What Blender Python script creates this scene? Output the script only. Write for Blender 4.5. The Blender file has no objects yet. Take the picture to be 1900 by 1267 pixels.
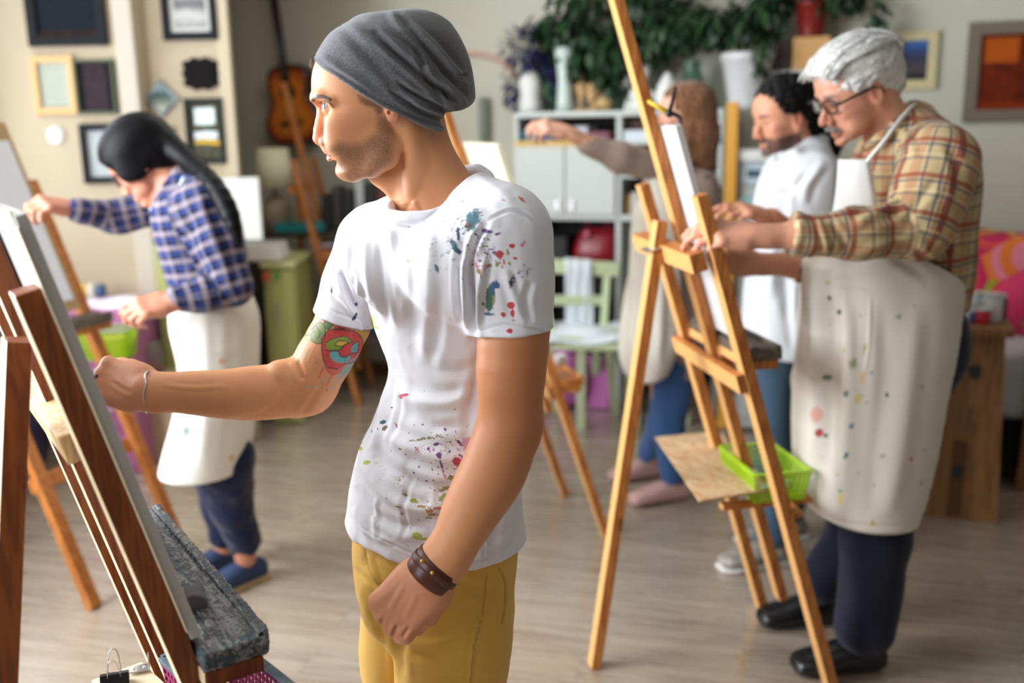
import bpy, bmesh, math, random
import numpy as np
from mathutils import Vector, Matrix

# ------------------------------------------------------------------ camera
SC = bpy.context.scene
PXF = 1847.0                                   # focal length in pixels of the 1900 px wide frame
TILT, ROLL = math.radians(12.45), math.radians(1.0)
C0 = np.array([0.0, 0.0, 1.55])
Fw = np.array([0, math.cos(TILT), -math.sin(TILT)])
_u0 = np.array([0, math.sin(TILT), math.cos(TILT)]); _r0 = np.array([1.0, 0, 0])
Up = _u0 * math.cos(ROLL) + _r0 * math.sin(ROLL)
Rt = _r0 * math.cos(ROLL) - _u0 * math.sin(ROLL)
cam_d = bpy.data.cameras.new('camera'); cam = bpy.data.objects.new('camera', cam_d)
SC.collection.objects.link(cam); SC.camera = cam
cam_d.sensor_width = 36.0; cam_d.lens = PXF / 1900 * 36.0
cam_d.clip_start = 0.05
M = Matrix(((Rt[0], Up[0], -Fw[0], C0[0]), (Rt[1], Up[1], -Fw[1], C0[1]), (Rt[2], Up[2], -Fw[2], C0[2]), (0, 0, 0, 1)))
cam.matrix_world = M
cam_d.dof.use_dof = True
cam_d.dof.focus_distance = 1.58
cam_d.dof.aperture_fstop = 2.0

def ray(px, py): return Fw + Rt * ((px - 950) / PXF) + Up * ((633.5 - py) / PXF)
def onz(px, py, z=0.0):
    d = ray(px, py); return C0 + d * (z - C0[2]) / d[2]
def J(px, py, Y):
    d = ray(px, py); return C0 + d * Y / d[1]
def onpl(px, py, O, n):
    d = ray(px, py); return C0 + d * (np.dot(np.asarray(O) - C0, n) / np.dot(d, n))
def proj(P):
    v = np.atleast_2d(P) - C0; w = v @ Fw
    return np.stack([950 + PXF * (v @ Rt) / w, 633.5 - PXF * (v @ Up) / w], 1)

# ------------------------------------------------------------------ world, light, exposure
SC.view_settings.view_transform = 'Standard'; SC.view_settings.look = 'None'
SC.view_settings.gamma = 1.0; SC.view_settings.use_curve_mapping = False
SC.view_settings.exposure = 0.55
wd = bpy.data.worlds.new('daylight'); SC.world = wd; wd.use_nodes = True
bg = wd.node_tree.nodes['Background']; bg.inputs[0].default_value = (0.80, 0.91, 1.0, 1); bg.inputs[1].default_value = 2.0

def area(name, loc, direction, sx, sy, power, col):
    l = bpy.data.lights.new(name, 'AREA'); l.shape = 'RECTANGLE'; l.size = sx; l.size_y = sy
    l.energy = power; l.color = col
    o = bpy.data.objects.new(name, l); SC.collection.objects.link(o)
    o.location = loc; o.rotation_euler = Vector(direction).to_track_quat('-Z', 'Y').to_euler()
    return o
WINX = -2.44                                    # left wall with the row of windows
SKYC = (0.90, 0.95, 1.0)
area('daylight_through_window', (WINX - 0.14, 3.93, 1.81), (1, 0, 0), 1.44, 1.95, 20, SKYC)
area('daylight_through_window', (WINX - 0.14, 2.0, 1.81), (1, 0, 0), 1.58, 1.95, 142, SKYC)
area('daylight_through_window', (WINX - 0.14, 0.0, 1.81), (1, 0, 0), 1.68, 1.95, 46, SKYC)

area('added_fill_light', (-.35, 4.35, 2.86), (0, 0, -1), 1.2, .5, 10, (1.0, .97, .92))  # added fill for the back of the room, beyond the window light

# ------------------------------------------------------------------ objects
def tag(o, label=None, cat=None, group=None, kind=None):
    if label: o['label'] = label
    if cat: o['category'] = cat
    if group: o['group'] = group
    if kind: o['kind'] = kind
    return o
def link(o, parent=None):
    SC.collection.objects.link(o)
    if parent is not None:
        o.parent = parent
        o.matrix_parent_inverse = Matrix.Translation(-parent.location) if parent.rotation_euler.z == 0 else (Matrix.Translation(parent.location) @ parent.rotation_euler.to_matrix().to_4x4()).inverted()
    return o
def thing(name, label, cat, loc=(0, 0, 0), group=None):
    o = bpy.data.objects.new(name, None); o.location = Vector([float(v) for v in loc]); o.empty_display_size = 0.1
    SC.collection.objects.link(o)
    return tag(o, label, cat, group)

class MB:
    """collects shapes in world coordinates; build() links them as one mesh object"""
    def __init__(s): s.v = []; s.f = []; s.sm = []
    def add(s, v, f, smooth=False):
        b = len(s.v); s.v += [tuple(float(c) for c in p) for p in v]
        s.f += [tuple(i + b for i in q) for q in f]; s.sm += [smooth] * len(f); return s
    def box(s, c, size, X=(1, 0, 0), Y=(0, 1, 0), Z=None, bev=0.0):
        X = np.array(X, float); Y = np.array(Y, float); X /= np.linalg.norm(X)
        Z = np.cross(X, Y) if Z is None else np.array(Z, float)
        Z = Z / np.linalg.norm(Z); Y = np.cross(Z, X); c = np.array(c, float)
        bm = bmesh.new(); bmesh.ops.create_cube(bm, size=1.0)
        for v in bm.verts: v.co = Vector((v.co.x * size[0], v.co.y * size[1], v.co.z * size[2]))
        if bev > 0: bmesh.ops.bevel(bm, geom=bm.edges[:], offset=min(bev, min(size) * .45), segments=2, affect='EDGES', profile=0.6)
        bm.verts.index_update()
        vs = [c + X * v.co.x + Y * v.co.y + Z * v.co.z for v in bm.verts]
        fs = [[v.index for v in f.verts] for f in bm.faces]; bm.free()
        return s.add(vs, fs)
    def bar(s, a, b, w, t, side=(0, 1, 0), bev=0.002):
        """board from a to b; w is its width across 'side', t its other thickness"""
        a = np.array(a, float); b = np.array(b, float); Z = b - a; L = np.linalg.norm(Z); Z = Z / L
        X = np.array(side, float); X = X - Z * np.dot(X, Z); X /= np.linalg.norm(X); Y = np.cross(Z, X)
        return s.box((a + b) / 2, (w, t, L), X, Y, Z, bev)
    def tube(s, pts, r, n=10, closed=False, cap=True):
        pts = [np.array(p, float) for p in pts]; m = len(pts)
        rs = r if hasattr(r, '__len__') else [r] * m
        vs = []; fs = []; nrm = None
        for i, p in enumerate(pts):
            if closed: d = pts[(i + 1) % m] - pts[i - 1]
            else: d = pts[min(i + 1, m - 1)] - pts[max(i - 1, 0)]
            d = d / (np.linalg.norm(d) + 1e-9)
            if nrm is None:
                nrm = np.cross(d, (0, 0, 1.0) if abs(d[2]) < .9 else (1.0, 0, 0))
            nrm = nrm - d * np.dot(nrm, d); nrm /= np.linalg.norm(nrm); bi = np.cross(d, nrm)
            for k in range(n):
                a = 2 * math.pi * k / n
                vs.append(p + (nrm * math.cos(a) + bi * math.sin(a)) * rs[i])
        for i in range(m if closed else m - 1):
            for k in range(n):
                j = (i + 1) % m
                fs.append((i * n + k, i * n + (k + 1) % n, j * n + (k + 1) % n, j * n + k))
        if cap and not closed:
            fs.append(tuple(range(n))[::-1]); fs.append(tuple((m - 1) * n + k for k in range(n)))
        return s.add(vs, fs, True)
    def lathe(s, c, prof, n=24, axis=(0, 0, 1), sx=1.0, sy=1.0, smooth=True):
        """prof: (radius, height) pairs"""
        Z = np.array(axis, float); Z /= np.linalg.norm(Z)
        X = np.cross((0, 1.0, 0) if abs(Z[1]) < .9 else (1.0, 0, 0), Z); X /= np.linalg.norm(X); Y = np.cross(Z, X)
        vs = []; fs = []; c = np.array(c, float)
        for (r, h) in prof:
            for k in range(n):
                a = 2 * math.pi * k / n
                vs.append(c + X * (r * sx * math.cos(a)) + Y * (r * sy * math.sin(a)) + Z * h)
        for i in range(len(prof) - 1):
            for k in range(n):
                fs.append((i * n + k, i * n + (k + 1) % n, (i + 1) * n + (k + 1) % n, (i + 1) * n + k))
        fs.append(tuple(range(n))[::-1]); fs.append(tuple((len(prof) - 1) * n + k for k in range(n)))
        return s.add(vs, fs, smooth)
    def ball(s, c, r, n=12, X=(1, 0, 0), Y=(0, 1, 0), Z=(0, 0, 1)):
        r = r if hasattr(r, '__len__') else (r, r, r); c = np.array(c, float)
        X, Y, Z = (np.array(q, float) for q in (X, Y, Z)); vs = []; fs = []
        for i in range(n + 1):
            t = math.pi * i / n
            for k in range(2 * n):
                a = math.pi * k / n
                vs.append(c + X * r[0] * math.sin(t) * math.cos(a) + Y * r[1] * math.sin(t) * math.sin(a) + Z * r[2] * math.cos(t))
        for i in range(n):
            for k in range(2 * n):
                fs.append((i * 2 * n + k, (i + 1) * 2 * n + k, (i + 1) * 2 * n + (k + 1) % (2 * n), i * 2 * n + (k + 1) % (2 * n)))
        return s.add(vs, fs, True)
    def prism(s, pts, O, X, Y, depth, bev=0.0, smooth=False):
        """outline pts (x, y) in the frame O, X, Y, extruded by depth along X x Y"""
        O, X, Y = (np.array(q, float) for q in (O, X, Y)); Z = np.cross(X, Y); n = len(pts)
        vs = [O + X * p[0] + Y * p[1] for p in pts] + [O + X * p[0] + Y * p[1] + Z * depth for p in pts]
        fs = [tuple(range(n))[::-1], tuple(range(n, 2 * n))] + [(i, (i + 1) % n, n + (i + 1) % n, n + i) for i in range(n)]
        return s.add(vs, fs, smooth)
    def sheet(s, grid, thick=0.002):
        """grid[i][j] of points -> thin closed sheet"""
        g = np.array(grid, float); a, b = g.shape[:2]
        du = np.gradient(g, axis=0); dv = np.gradient(g, axis=1); nn = np.cross(du, dv)
        nn /= np.linalg.norm(nn, axis=2, keepdims=True) + 1e-9
        top = (g + nn * thick / 2).reshape(-1, 3); bot = (g - nn * thick / 2).reshape(-1, 3); N = a * b
        fs = []
        for i in range(a - 1):
            for j in range(b - 1):
                q = (i * b + j, (i + 1) * b + j, (i + 1) * b + j + 1, i * b + j + 1)
                fs.append(q); fs.append(tuple(k + N for k in q[::-1]))
        def edge(k0, k1): fs.append((k0, k1, k1 + N, k0 + N))
        for i in range(a - 1): edge((i + 1) * b, i * b); edge(i * b + b - 1, (i + 1) * b + b - 1)
        for j in range(b - 1): edge(j, j + 1); edge((a - 1) * b + j + 1, (a - 1) * b + j)
        return s.add(list(top) + list(bot), fs, True)
    def build(s, name, mat, parent=None, uv=None):
        me = bpy.data.meshes.new(name); me.from_pydata(s.v, [], s.f)
        me.polygons.foreach_set('use_smooth', s.sm)
        if any(s.sm) and not all(s.sm):
            pass
        me.materials.append(mat); me.validate(); me.update()
        o = bpy.data.objects.new(name, me)
        return link(o, parent)

# ------------------------------------------------------------------ materials
MATS = {}
def lin(c):
    """sRGB 0-255 -> linear"""
    return tuple(((x / 255) / 12.92 if x / 255 <= 0.04045 else ((x / 255 + 0.055) / 1.055) ** 2.4) for x in c)
class NT:
    def __init__(s, m): s.t = m.node_tree; s.n = s.t.nodes; s.l = s.t.links; s.b = s.n['Principled BSDF']
    def new(s, typ, **kw):
        n = s.n.new(typ)
        for k, v in kw.items():
            if k.startswith('_'): n.inputs[int(k[1:])].default_value = v
            else: setattr(n, k, v)
        return n
    def link(s, a, b): s.l.new(a, b)
    def math(s, op, a, b=None, c=None):
        n = s.new('ShaderNodeMath', operation=op)
        for i, v in enumerate((a, b, c)):
            if v is None: continue
            if hasattr(v, 'links'): s.link(v, n.inputs[i])
            else: n.inputs[i].default_value = v
        return n.outputs[0]
    def mix(s, fac, a, b, blend='MIX'):
        n = s.new('ShaderNodeMix', data_type='RGBA', blend_type=blend)
        for inp, v in ((n.inputs['Factor'], fac), (n.inputs[6], a), (n.inputs[7], b)):
            if hasattr(v, 'links'): s.link(v, inp)
            elif hasattr(v, '__len__'): inp.default_value = tuple(v)[:3] + (1,)
            else: inp.default_value = v
        return n.outputs[2]
    def noise(s, vec, scale, detail=3, rough=.5, dist=0.0):
        n = s.new('ShaderNodeTexNoise'); n.inputs['Scale'].default_value = scale; n.inputs['Detail'].default_value = detail
        n.inputs['Roughness'].default_value = rough; n.inputs['Distortion'].default_value = dist
        if vec is not None: s.link(vec, n.inputs['Vector'])
        return n.outputs['Fac']
    def ramp(s, fac, stops):
        n = s.new('ShaderNodeValToRGB'); e = n.color_ramp.elements
        while len(e) < len(stops): e.new(0.5)
        for i, (p, c) in enumerate(stops):
            e[i].position = p; e[i].color = tuple(c)[:3] + (1,) if hasattr(c, '__len__') else (c, c, c, 1)
        s.link(fac, n.inputs[0]); return n.outputs[0]
    def coord(s, which='Object', scale=(1, 1, 1), rot=(0, 0, 0)):
        tc = s.new('ShaderNodeTexCoord'); mp = s.new('ShaderNodeMapping')
        mp.inputs['Scale'].default_value = scale; mp.inputs['Rotation'].default_value = rot
        s.link(tc.outputs[which], mp.inputs['Vector']); return mp.outputs[0]
    def bump(s, h, strength=.3, dist=.002):
        n = s.new('ShaderNodeBump'); n.inputs['Strength'].default_value = strength; n.inputs['Distance'].default_value = dist
        s.link(h, n.inputs['Height']); s.link(n.outputs[0], s.b.inputs['Normal']); return n
    def attr(s, name):
        n = s.new('ShaderNodeAttribute', attribute_name=name); return n
def mat(name, col, rough=.6, noise=0.0, nscale=20.0, bump=0.0, bscale=60.0, metal=0.0, spec=.5, stretch=(1, 1, 1), col2=None,
        emit=None, alpha=None, trans=0.0, ior=1.45, sub=0.0, sheen=0.0, clear=0.0):
    """col in sRGB 0-255"""
    if name in MATS: return MATS[name]
    m = bpy.data.materials.new(name); m.use_nodes = True; MATS[name] = m
    t = NT(m); b = t.b; c = lin(col)
    b.inputs['Base Color'].default_value = c + (1,); b.inputs['Roughness'].default_value = rough
    b.inputs['Metallic'].default_value = metal; b.inputs['Specular IOR Level'].default_value = spec
    b.inputs['IOR'].default_value = ior
    if trans: b.inputs['Transmission Weight'].default_value = trans
    if sheen: b.inputs['Sheen Weight'].default_value = sheen
    if clear: b.inputs['Coat Weight'].default_value = clear
    if sub:
        b.inputs['Subsurface Weight'].default_value = sub; b.inputs['Subsurface Radius'].default_value = (1, .35, .2)
        b.inputs['Subsurface Scale'].default_value = .006
    if emit: b.inputs['Emission Color'].default_value = lin(emit[0]) + (1,); b.inputs['Emission Strength'].default_value = emit[1]
    if noise or col2 is not None:
        v = t.coord('Object', stretch)
        f = t.noise(v, nscale, 4, .6)
        c2 = lin(col2) if col2 is not None else tuple(x * (1 - noise) for x in c)
        f2 = t.ramp(f, [(.35, 0.0), (.65, 1.0)])
        t.link(t.mix(f2, c, c2), b.inputs['Base Color'])
    if bump:
        v = t.coord('Object', stretch); t.bump(t.noise(v, bscale, 4, .6), bump, .004)
    return m
def wood(name, light, dark, scale=1.0, rough=.45, axis=2, ring=14.0, knots=True, spec=.4, bumpy=.12, back=None):
    """long grain along the object's own z (or the given axis)"""
    if name in MATS: return MATS[name]
    m = bpy.data.materials.new(name); m.use_nodes = True; MATS[name] = m
    t = NT(m); sc = [7.0 * scale] * 3; sc[axis] = .55 * scale
    oi = t.new('ShaderNodeObjectInfo'); tc = t.new('ShaderNodeTexCoord'); ad = t.new('ShaderNodeVectorMath', operation='ADD')
    cx = t.new('ShaderNodeCombineXYZ'); rr = t.math('MULTIPLY', oi.outputs['Random'], 9.0)
    for i in range(3): t.link(rr, cx.inputs[i])
    t.link(tc.outputs['Object'], ad.inputs[0]); t.link(cx.outputs[0], ad.inputs[1])
    mp = t.new('ShaderNodeMapping'); mp.inputs['Scale'].default_value = sc; t.link(ad.outputs[0], mp.inputs[0]); v = mp.outputs[0]
    n1 = t.noise(v, ring * .5, 2, .5, .6); n2 = t.noise(v, ring * 4, 5, .7, .2)
    w = t.math('SINE', t.math('MULTIPLY', n1, 26.0)); w = t.math('ADD', t.math('MULTIPLY', w, .22), t.math('MULTIPLY', n2, .8))
    colr = t.ramp(w, [(.12, lin(dark)), (.62, lin(light))])
    if knots:
        vo = t.new('ShaderNodeTexVoronoi'); vo.inputs['Scale'].default_value = 3.2 * scale
        sc2 = [2.2] * 3; sc2[axis] = 1.0
        mp2 = t.new('ShaderNodeMapping'); mp2.inputs['Scale'].default_value = sc2; t.link(ad.outputs[0], mp2.inputs[0]); t.link(mp2.outputs[0], vo.inputs['Vector'])
        k = t.ramp(vo.outputs['Distance'], [(.05, 1.0), (.10, 0.0)])
        colr = t.mix(t.math('MULTIPLY', k, .75), colr, tuple(x * .28 for x in lin(dark)))
    if back is not None:                          # window light painted as a pale colour on the bars' back faces
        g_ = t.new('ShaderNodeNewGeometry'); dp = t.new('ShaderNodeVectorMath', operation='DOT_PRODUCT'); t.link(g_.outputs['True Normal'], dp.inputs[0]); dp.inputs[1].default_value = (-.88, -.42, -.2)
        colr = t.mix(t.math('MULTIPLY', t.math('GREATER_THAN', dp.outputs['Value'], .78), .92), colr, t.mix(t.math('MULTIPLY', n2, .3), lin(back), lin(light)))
    t.link(colr, t.b.inputs['Base Color']); t.b.inputs['Roughness'].default_value = rough
    t.b.inputs['Specular IOR Level'].default_value = spec
    t.bump(n2, bumpy, .002)
    return m

# ------------------------------------------------------------------ signed distance modelling (one continuous surface per figure part)
def nrm(v): v = np.asarray(v, float); return v / np.linalg.norm(v)
def smin(a, b, k):
    if k <= 0: return np.minimum(a, b)
    h = np.clip(.5 + .5 * (b - a) / k, 0, 1); return b * (1 - h) + a * h - k * h * (1 - h)
def cat(pts, n=6):
    """Catmull-Rom through rows of numbers"""
    p = np.array(pts, float); m = len(p)
    if m < 3: return p
    q = np.vstack([2 * p[0] - p[1], p, 2 * p[-1] - p[-2]]); out = []
    for i in range(m - 1):
        a, b, c, d = q[i:i + 4]
        for j in range(n):
            t = j / n
            out.append(.5 * ((2 * b) + (-a + c) * t + (2 * a - 5 * b + 4 * c - d) * t * t + (-a + 3 * b - 3 * c + d) * t ** 3))
    out.append(p[-1]); return np.array(out)
class SDF:
    def __init__(s): s.ops = []
    def _op(s, fn, lo, hi, k, mode): s.ops.append((fn, np.array(lo, float), np.array(hi, float), k, mode)); return s
    def rc(s, a, b, ra, rb=None, k=.01, mode='u', flat=None):
        """round cone a->b; flat = (direction, factor) squeezes it"""
        a = np.array(a, float); b = np.array(b, float); rb = ra if rb is None else rb
        ab = b - a; L2 = max(ab @ ab, 1e-12); R = max(ra, rb)
        if flat is not None: fd = nrm(flat[0]); fs = flat[1]; R *= max(1, fs)
        def fn(P):
            v = P - a; t = np.clip(v @ ab / L2, 0, 1); v = v - t[:, None] * ab
            if flat is None: return np.sqrt((v * v).sum(1)) - (ra + (rb - ra) * t)
            vn = v @ fd; q = np.sqrt(np.maximum((v * v).sum(1) - vn * vn + (vn / fs) ** 2, 0))
            return (q - (ra + (rb - ra) * t)) * min(1, fs)
        return s._op(fn, np.minimum(a, b) - R, np.maximum(a, b) + R, k, mode)
    def chain(s, pts, rs, k=.01, mode='u', flat=None, dense=0):
        if dense:
            q = cat([list(p) + [r] for p, r in zip(pts, rs)], dense); pts = q[:, :3]; rs = q[:, 3]
        for i in range(len(pts) - 1): s.rc(pts[i], pts[i + 1], rs[i], rs[i + 1], k if i == 0 else min(k, .006) if dense else k, mode, flat)
        return s
    def ell(s, c, r, X=(1, 0, 0), Y=(0, 1, 0), Z=(0, 0, 1), k=.01, mode='u'):
        c = np.array(c, float); B = np.stack([nrm(X), nrm(Y), nrm(Z)]); r = np.array(r, float)
        def fn(P):
            q = (P - c) @ B.T; k0 = np.sqrt(((q / r) ** 2).sum(1)); k1 = np.sqrt(((q / r ** 2) ** 2).sum(1)) + 1e-9
            return k0 * (k0 - 1) / k1
        R = np.sqrt(((B * r[:, None]) ** 2).sum(0))
        return s._op(fn, c - R, c + R, k, mode)
    def box(s, c, h, X=(1, 0, 0), Y=(0, 1, 0), Z=(0, 0, 1), r=.005, k=.0, mode='u'):
        c = np.array(c, float); B = np.stack([nrm(X), nrm(Y), nrm(Z)]); h = np.array(h, float)
        def fn(P):
            q = np.abs((P - c) @ B.T) - (h - r)
            return np.sqrt((np.maximum(q, 0) ** 2).sum(1)) + np.minimum(q.max(1), 0) - r
        R = (np.abs(B) * h[:, None]).sum(0)
        return s._op(fn, c - R, c + R, k, mode)
    def loft(s, st, O=(0, 0, 0), X=(1, 0, 0), Y=(0, 1, 0), Z=(0, 0, 1), p=2.0, k=.01, mode='u', rnd=.01, dense=5):
        """stations (z, cx, cy, a, b) in the frame; superellipse sections"""
        st = np.array(sorted([list(q) for q in st]), float); st = cat(st, dense) if dense else st
        O = np.array(O, float); B = np.stack([nrm(X), nrm(Y), nrm(Z)])
        z0, z1 = st[0, 0], st[-1, 0]; zz = st[:, 0]
        def fn(P):
            q = (P - O) @ B.T; z = q[:, 2]
            cx, cy, a, b = (np.interp(z, zz, st[:, i]) for i in (1, 2, 3, 4))
            u = np.abs((q[:, 0] - cx) / a); v = np.abs((q[:, 1] - cy) / b)
            rr = (u ** p + v ** p) ** (1 / p)
            # distance estimate: (rr-1)*r_local
            rl = np.sqrt((q[:, 0] - cx) ** 2 + (q[:, 1] - cy) ** 2); dd = np.where(rr > 1e-3, rl * (1 - 1 / np.maximum(rr, 1e-3)), -np.minimum(a, b))
            dd = np.where(rr < .5, (rr - 1) * np.minimum(a, b), dd * .92)
            dz = np.maximum(z0 - z, z - z1)
            u_ = np.maximum(dd + rnd, 0); v_ = np.maximum(dz + rnd, 0)
            return np.minimum(np.maximum(dd, dz) + rnd, 0) + np.sqrt(u_ * u_ + v_ * v_) - rnd
        lo = np.array([(st[:, 1] - st[:, 3]).min(), (st[:, 2] - st[:, 4]).min(), z0]); hi = np.array([(st[:, 1] + st[:, 3]).max(), (st[:, 2] + st[:, 4]).max(), z1])
        cs = np.array([[x, y, z] for x in (lo[0], hi[0]) for y in (lo[1], hi[1]) for z in (lo[2], hi[2])]) @ B + O
        return s._op(fn, cs.min(0), cs.max(0), k, mode)
    def half(s, O, n, k=.004):
        """cut away the side that n points to"""
        O = np.array(O, float); n = nrm(n)
        return s._op(lambda P: -((P - O) @ n), (-9,) * 3, (9,) * 3, k, 's')
    def fn(s, f, lo, hi, k=.01, mode='u'): return s._op(f, lo, hi, k, mode)
    def eval(s, P, pad=.02):
        d = np.full(len(P), 1.0)
        lo_all = P.min(0); hi_all = P.max(0)
        for fn, lo, hi, k, mode in s.ops:
            m = max(k, .002) + pad
            if ((lo - m) > hi_all).any() or ((hi + m) < lo_all).any(): continue
            w = np.nonzero(((P >= lo - m) & (P <= hi + m)).all(1))[0]
            if not len(w): continue
            e = fn(P[w])
            if mode == 'u': d[w] = smin(d[w], e, k)
            elif mode == 's': d[w] = -smin(-d[w], e, k)
            elif mode == 'i': d[w] = -smin(-d[w], -e, k)
        return d
    def bounds(s):
        u = [(lo, hi) for _, lo, hi, k, mode in s.ops if mode == 'u']
        return np.min([a for a, _ in u], 0) - .02, np.max([b for _, b in u], 0) + .02
    def mesh(s, h, B=8):
        lo, hi = s.bounds(); bs = B * h; nb = np.ceil((hi - lo) / bs).astype(int) + 1
        g = np.stack(np.meshgrid(*[np.arange(n) for n in nb], indexing='ij'), -1).reshape(-1, 3)
        rad = bs * .9
        dc = np.concatenate([s.eval(lo + (c + .5) * bs, rad + .01) for c in np.array_split(g, max(1, len(g) // 20000))])
        g = g[np.abs(dc) < rad * 1.25]
        ci = np.stack(np.meshgrid(*[np.arange(B + 1)] * 3, indexing='ij'), -1).reshape(-1, 3)
        keys = []; pos = []; ed = []; BIG = 1 << 20
        def K(a): return (a[:, 0] * BIG + a[:, 1]) * BIG + a[:, 2]
        for blk in np.array_split(g, max(1, len(g) // 160)):
            # sort blocks by locality is implicit; evaluate each chunk in sub-groups for culling
            n = len(blk)
            P = (lo + (blk[:, None, :] * B + ci[None]) * h).reshape(-1, 3)
            V = s.eval(P, .012).reshape(n, B + 1, B + 1, B + 1)
            S = V < 0
            cs = [(i, j, k) for i in (0, 1) for j in (0, 1) for k in (0, 1)]
            sub = lambda A, c: A[:, c[0]:c[0] + B, c[1]:c[1] + B, c[2]:c[2] + B]
            cnt = sum(sub(S, c).astype(np.int8) for c in cs); w = np.nonzero((cnt > 0) & (cnt < 8))
            if not len(w[0]): continue
            cell = np.stack(w[1:], 1); base = blk[w[0]] * B + cell
            vals = {c: V[w[0], cell[:, 0] + c[0], cell[:, 1] + c[1], cell[:, 2] + c[2]] for c in cs}
            acc = np.zeros((len(cell), 3)); num = np.zeros(len(cell))
            for a in cs:
                for ax in range(3):
                    if a[ax]: continue
                    b = list(a); b[ax] = 1; b = tuple(b); va, vb = vals[a], vals[b]; x = (va < 0) != (vb < 0)
                    t = np.where(x, va / np.where(x, va - vb, 1), 0)
                    pt = np.array(a, float)[None] + np.eye(3)[ax] * t[:, None]
                    acc += pt * x[:, None]; num += x
            pos.append(lo + (base + acc / num[:, None]) * h); keys.append(K(base))
            for ax in range(3):
                b = [0, 0, 0]; b[ax] = 1; b = tuple(b); va, vb = vals[(0, 0, 0)], vals[b]
                x = (va < 0) != (vb < 0)
                ed.append((np.full(x.sum(), ax), base[x], (va < 0)[x]))
        keys = np.concatenate(keys); pos = np.concatenate(pos); o = np.argsort(keys); keys = keys[o]; pos = pos[o]
        faces = []
        for ax, bc, sg in ed:
            if not len(ax): continue
            a = ax[0]; u, v = [(1, 2), (2, 0), (0, 1)][a]; eu = np.eye(3, dtype=int)[u]; ev = np.eye(3, dtype=int)[v]
            ks = [K(bc - eu - ev), K(bc - ev), K(bc), K(bc - eu)]
            ix = [np.clip(np.searchsorted(keys, q), 0, len(keys) - 1) for q in ks]
            ok = np.all([keys[i] == q for i, q in zip(ix, ks)], 0)
            f = np.stack(ix, 1)[ok]; fl = ~sg[ok]; f[fl] = f[fl][:, ::-1]; faces.append(f)
        return pos, np.concatenate(faces)
def normals(V, F):
    a, b, c, d = (V[F[:, i]] for i in range(4)); n = np.cross(c - a, d - b); N = np.zeros_like(V)
    for i in range(4):
        for ax in range(3): N[:, ax] += np.bincount(F[:, i], n[:, ax], len(V))
    return N / (np.linalg.norm(N, axis=1, keepdims=True) + 1e-12)
def relax(V, F, it=1, lam=.5):
    e = np.concatenate([F[:, [0, 1]], F[:, [1, 2]], F[:, [2, 3]], F[:, [3, 0]]]); e = np.concatenate([e, e[:, ::-1]])
    cnt = np.bincount(e[:, 0], minlength=len(V))[:, None]
    for _ in range(it):
        A = np.stack([np.bincount(e[:, 0], V[e[:, 1], i], len(V)) for i in range(3)], 1) / np.maximum(cnt, 1)
        V = V + lam * (A - V)
    return V
def refine(V, F, mask, k=2, sdf=None):
    """split the faces whose four corners are in mask into k x k, and settle the new points on the surface"""
    sel = mask[F].all(1); q = V[F[sel]]; n = len(q); t = np.arange(k + 1) / k
    u, v = np.meshgrid(t, t, indexing='ij'); u = u.ravel()[None, :, None]; v = v.ravel()[None, :, None]
    P = (q[:, None, 0] * (1 - u) * (1 - v) + q[:, None, 1] * u * (1 - v) + q[:, None, 2] * u * v + q[:, None, 3] * (1 - u) * v).reshape(-1, 3)
    keep = F[~sel]; allP = np.concatenate([V, P]); _, idx, inv = np.unique(np.round(allP * 2e6).astype(np.int64), axis=0, return_index=True, return_inverse=True)
    inv = inv.ravel(); NV = allP[idx]; m = (k + 1) ** 2; base = len(V) + np.arange(n) * m; fs = [inv[keep]]
    for i in range(k):
        for j in range(k): fs.append(inv[np.stack([base + i * (k + 1) + j, base + (i + 1) * (k + 1) + j, base + (i + 1) * (k + 1) + j + 1, base + i * (k + 1) + j + 1], 1)])
    NF = np.concatenate(fs)
    if sdf is not None:
        N = normals(NV, NF); new = np.zeros(len(NV), bool); new[inv[len(V):]] = True
        for _ in range(2): w = np.nonzero(new)[0]; NV[w] -= N[w] * np.clip(sdf.eval(NV[w], .02), -.001, .001)[:, None]
    return NV, NF
def mesh_obj(name, V, F, m, parent=None, attrs=None, smooth=True):
    me = bpy.data.meshes.new(name); me.vertices.add(len(V)); me.vertices.foreach_set('co', np.asarray(V, np.float32).ravel())
    n = len(F); me.loops.add(n * 4); me.polygons.add(n)
    me.loops.foreach_set('vertex_index', F.astype(np.int32).ravel()); me.polygons.foreach_set('loop_start', np.arange(n, dtype=np.int32) * 4)
    me.polygons.foreach_set('loop_total', np.full(n, 4, np.int32))
    me.update(calc_edges=True); me.polygons.foreach_set('use_smooth', np.ones(n, bool) if smooth else np.zeros(n, bool))
    for k, a in (attrs or {}).items():
        a = np.asarray(a, np.float32)
        if a.ndim == 2:
            at = me.attributes.new(k, 'FLOAT_COLOR', 'POINT'); at.data.foreach_set('color', np.hstack([a, np.ones((len(a), 1), np.float32)]).ravel())
        else:
            at = me.attributes.new(k, 'FLOAT', 'POINT'); at.data.foreach_set('value', a)
    me.materials.append(m)
    return link(bpy.data.objects.new(name, me), parent)
def segd(q, pts):
    """2D distance of q (n,2) to a polyline, and the parameter 0..1 along it"""
    pts = np.array(pts, float); best = np.full(len(q), 1e9); tt = np.zeros(len(q)); m = len(pts) - 1
    for i in range(m):
        a = pts[i]; ab = pts[i + 1] - a; t = np.clip((q - a) @ ab / max(ab @ ab, 1e-9), 0, 1)
        d = np.sqrt(((q - a - t[:, None] * ab) ** 2).sum(1)); w = d < best; best[w] = d[w]; tt[w] = (i + t[w]) / m
    return best, tt
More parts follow.
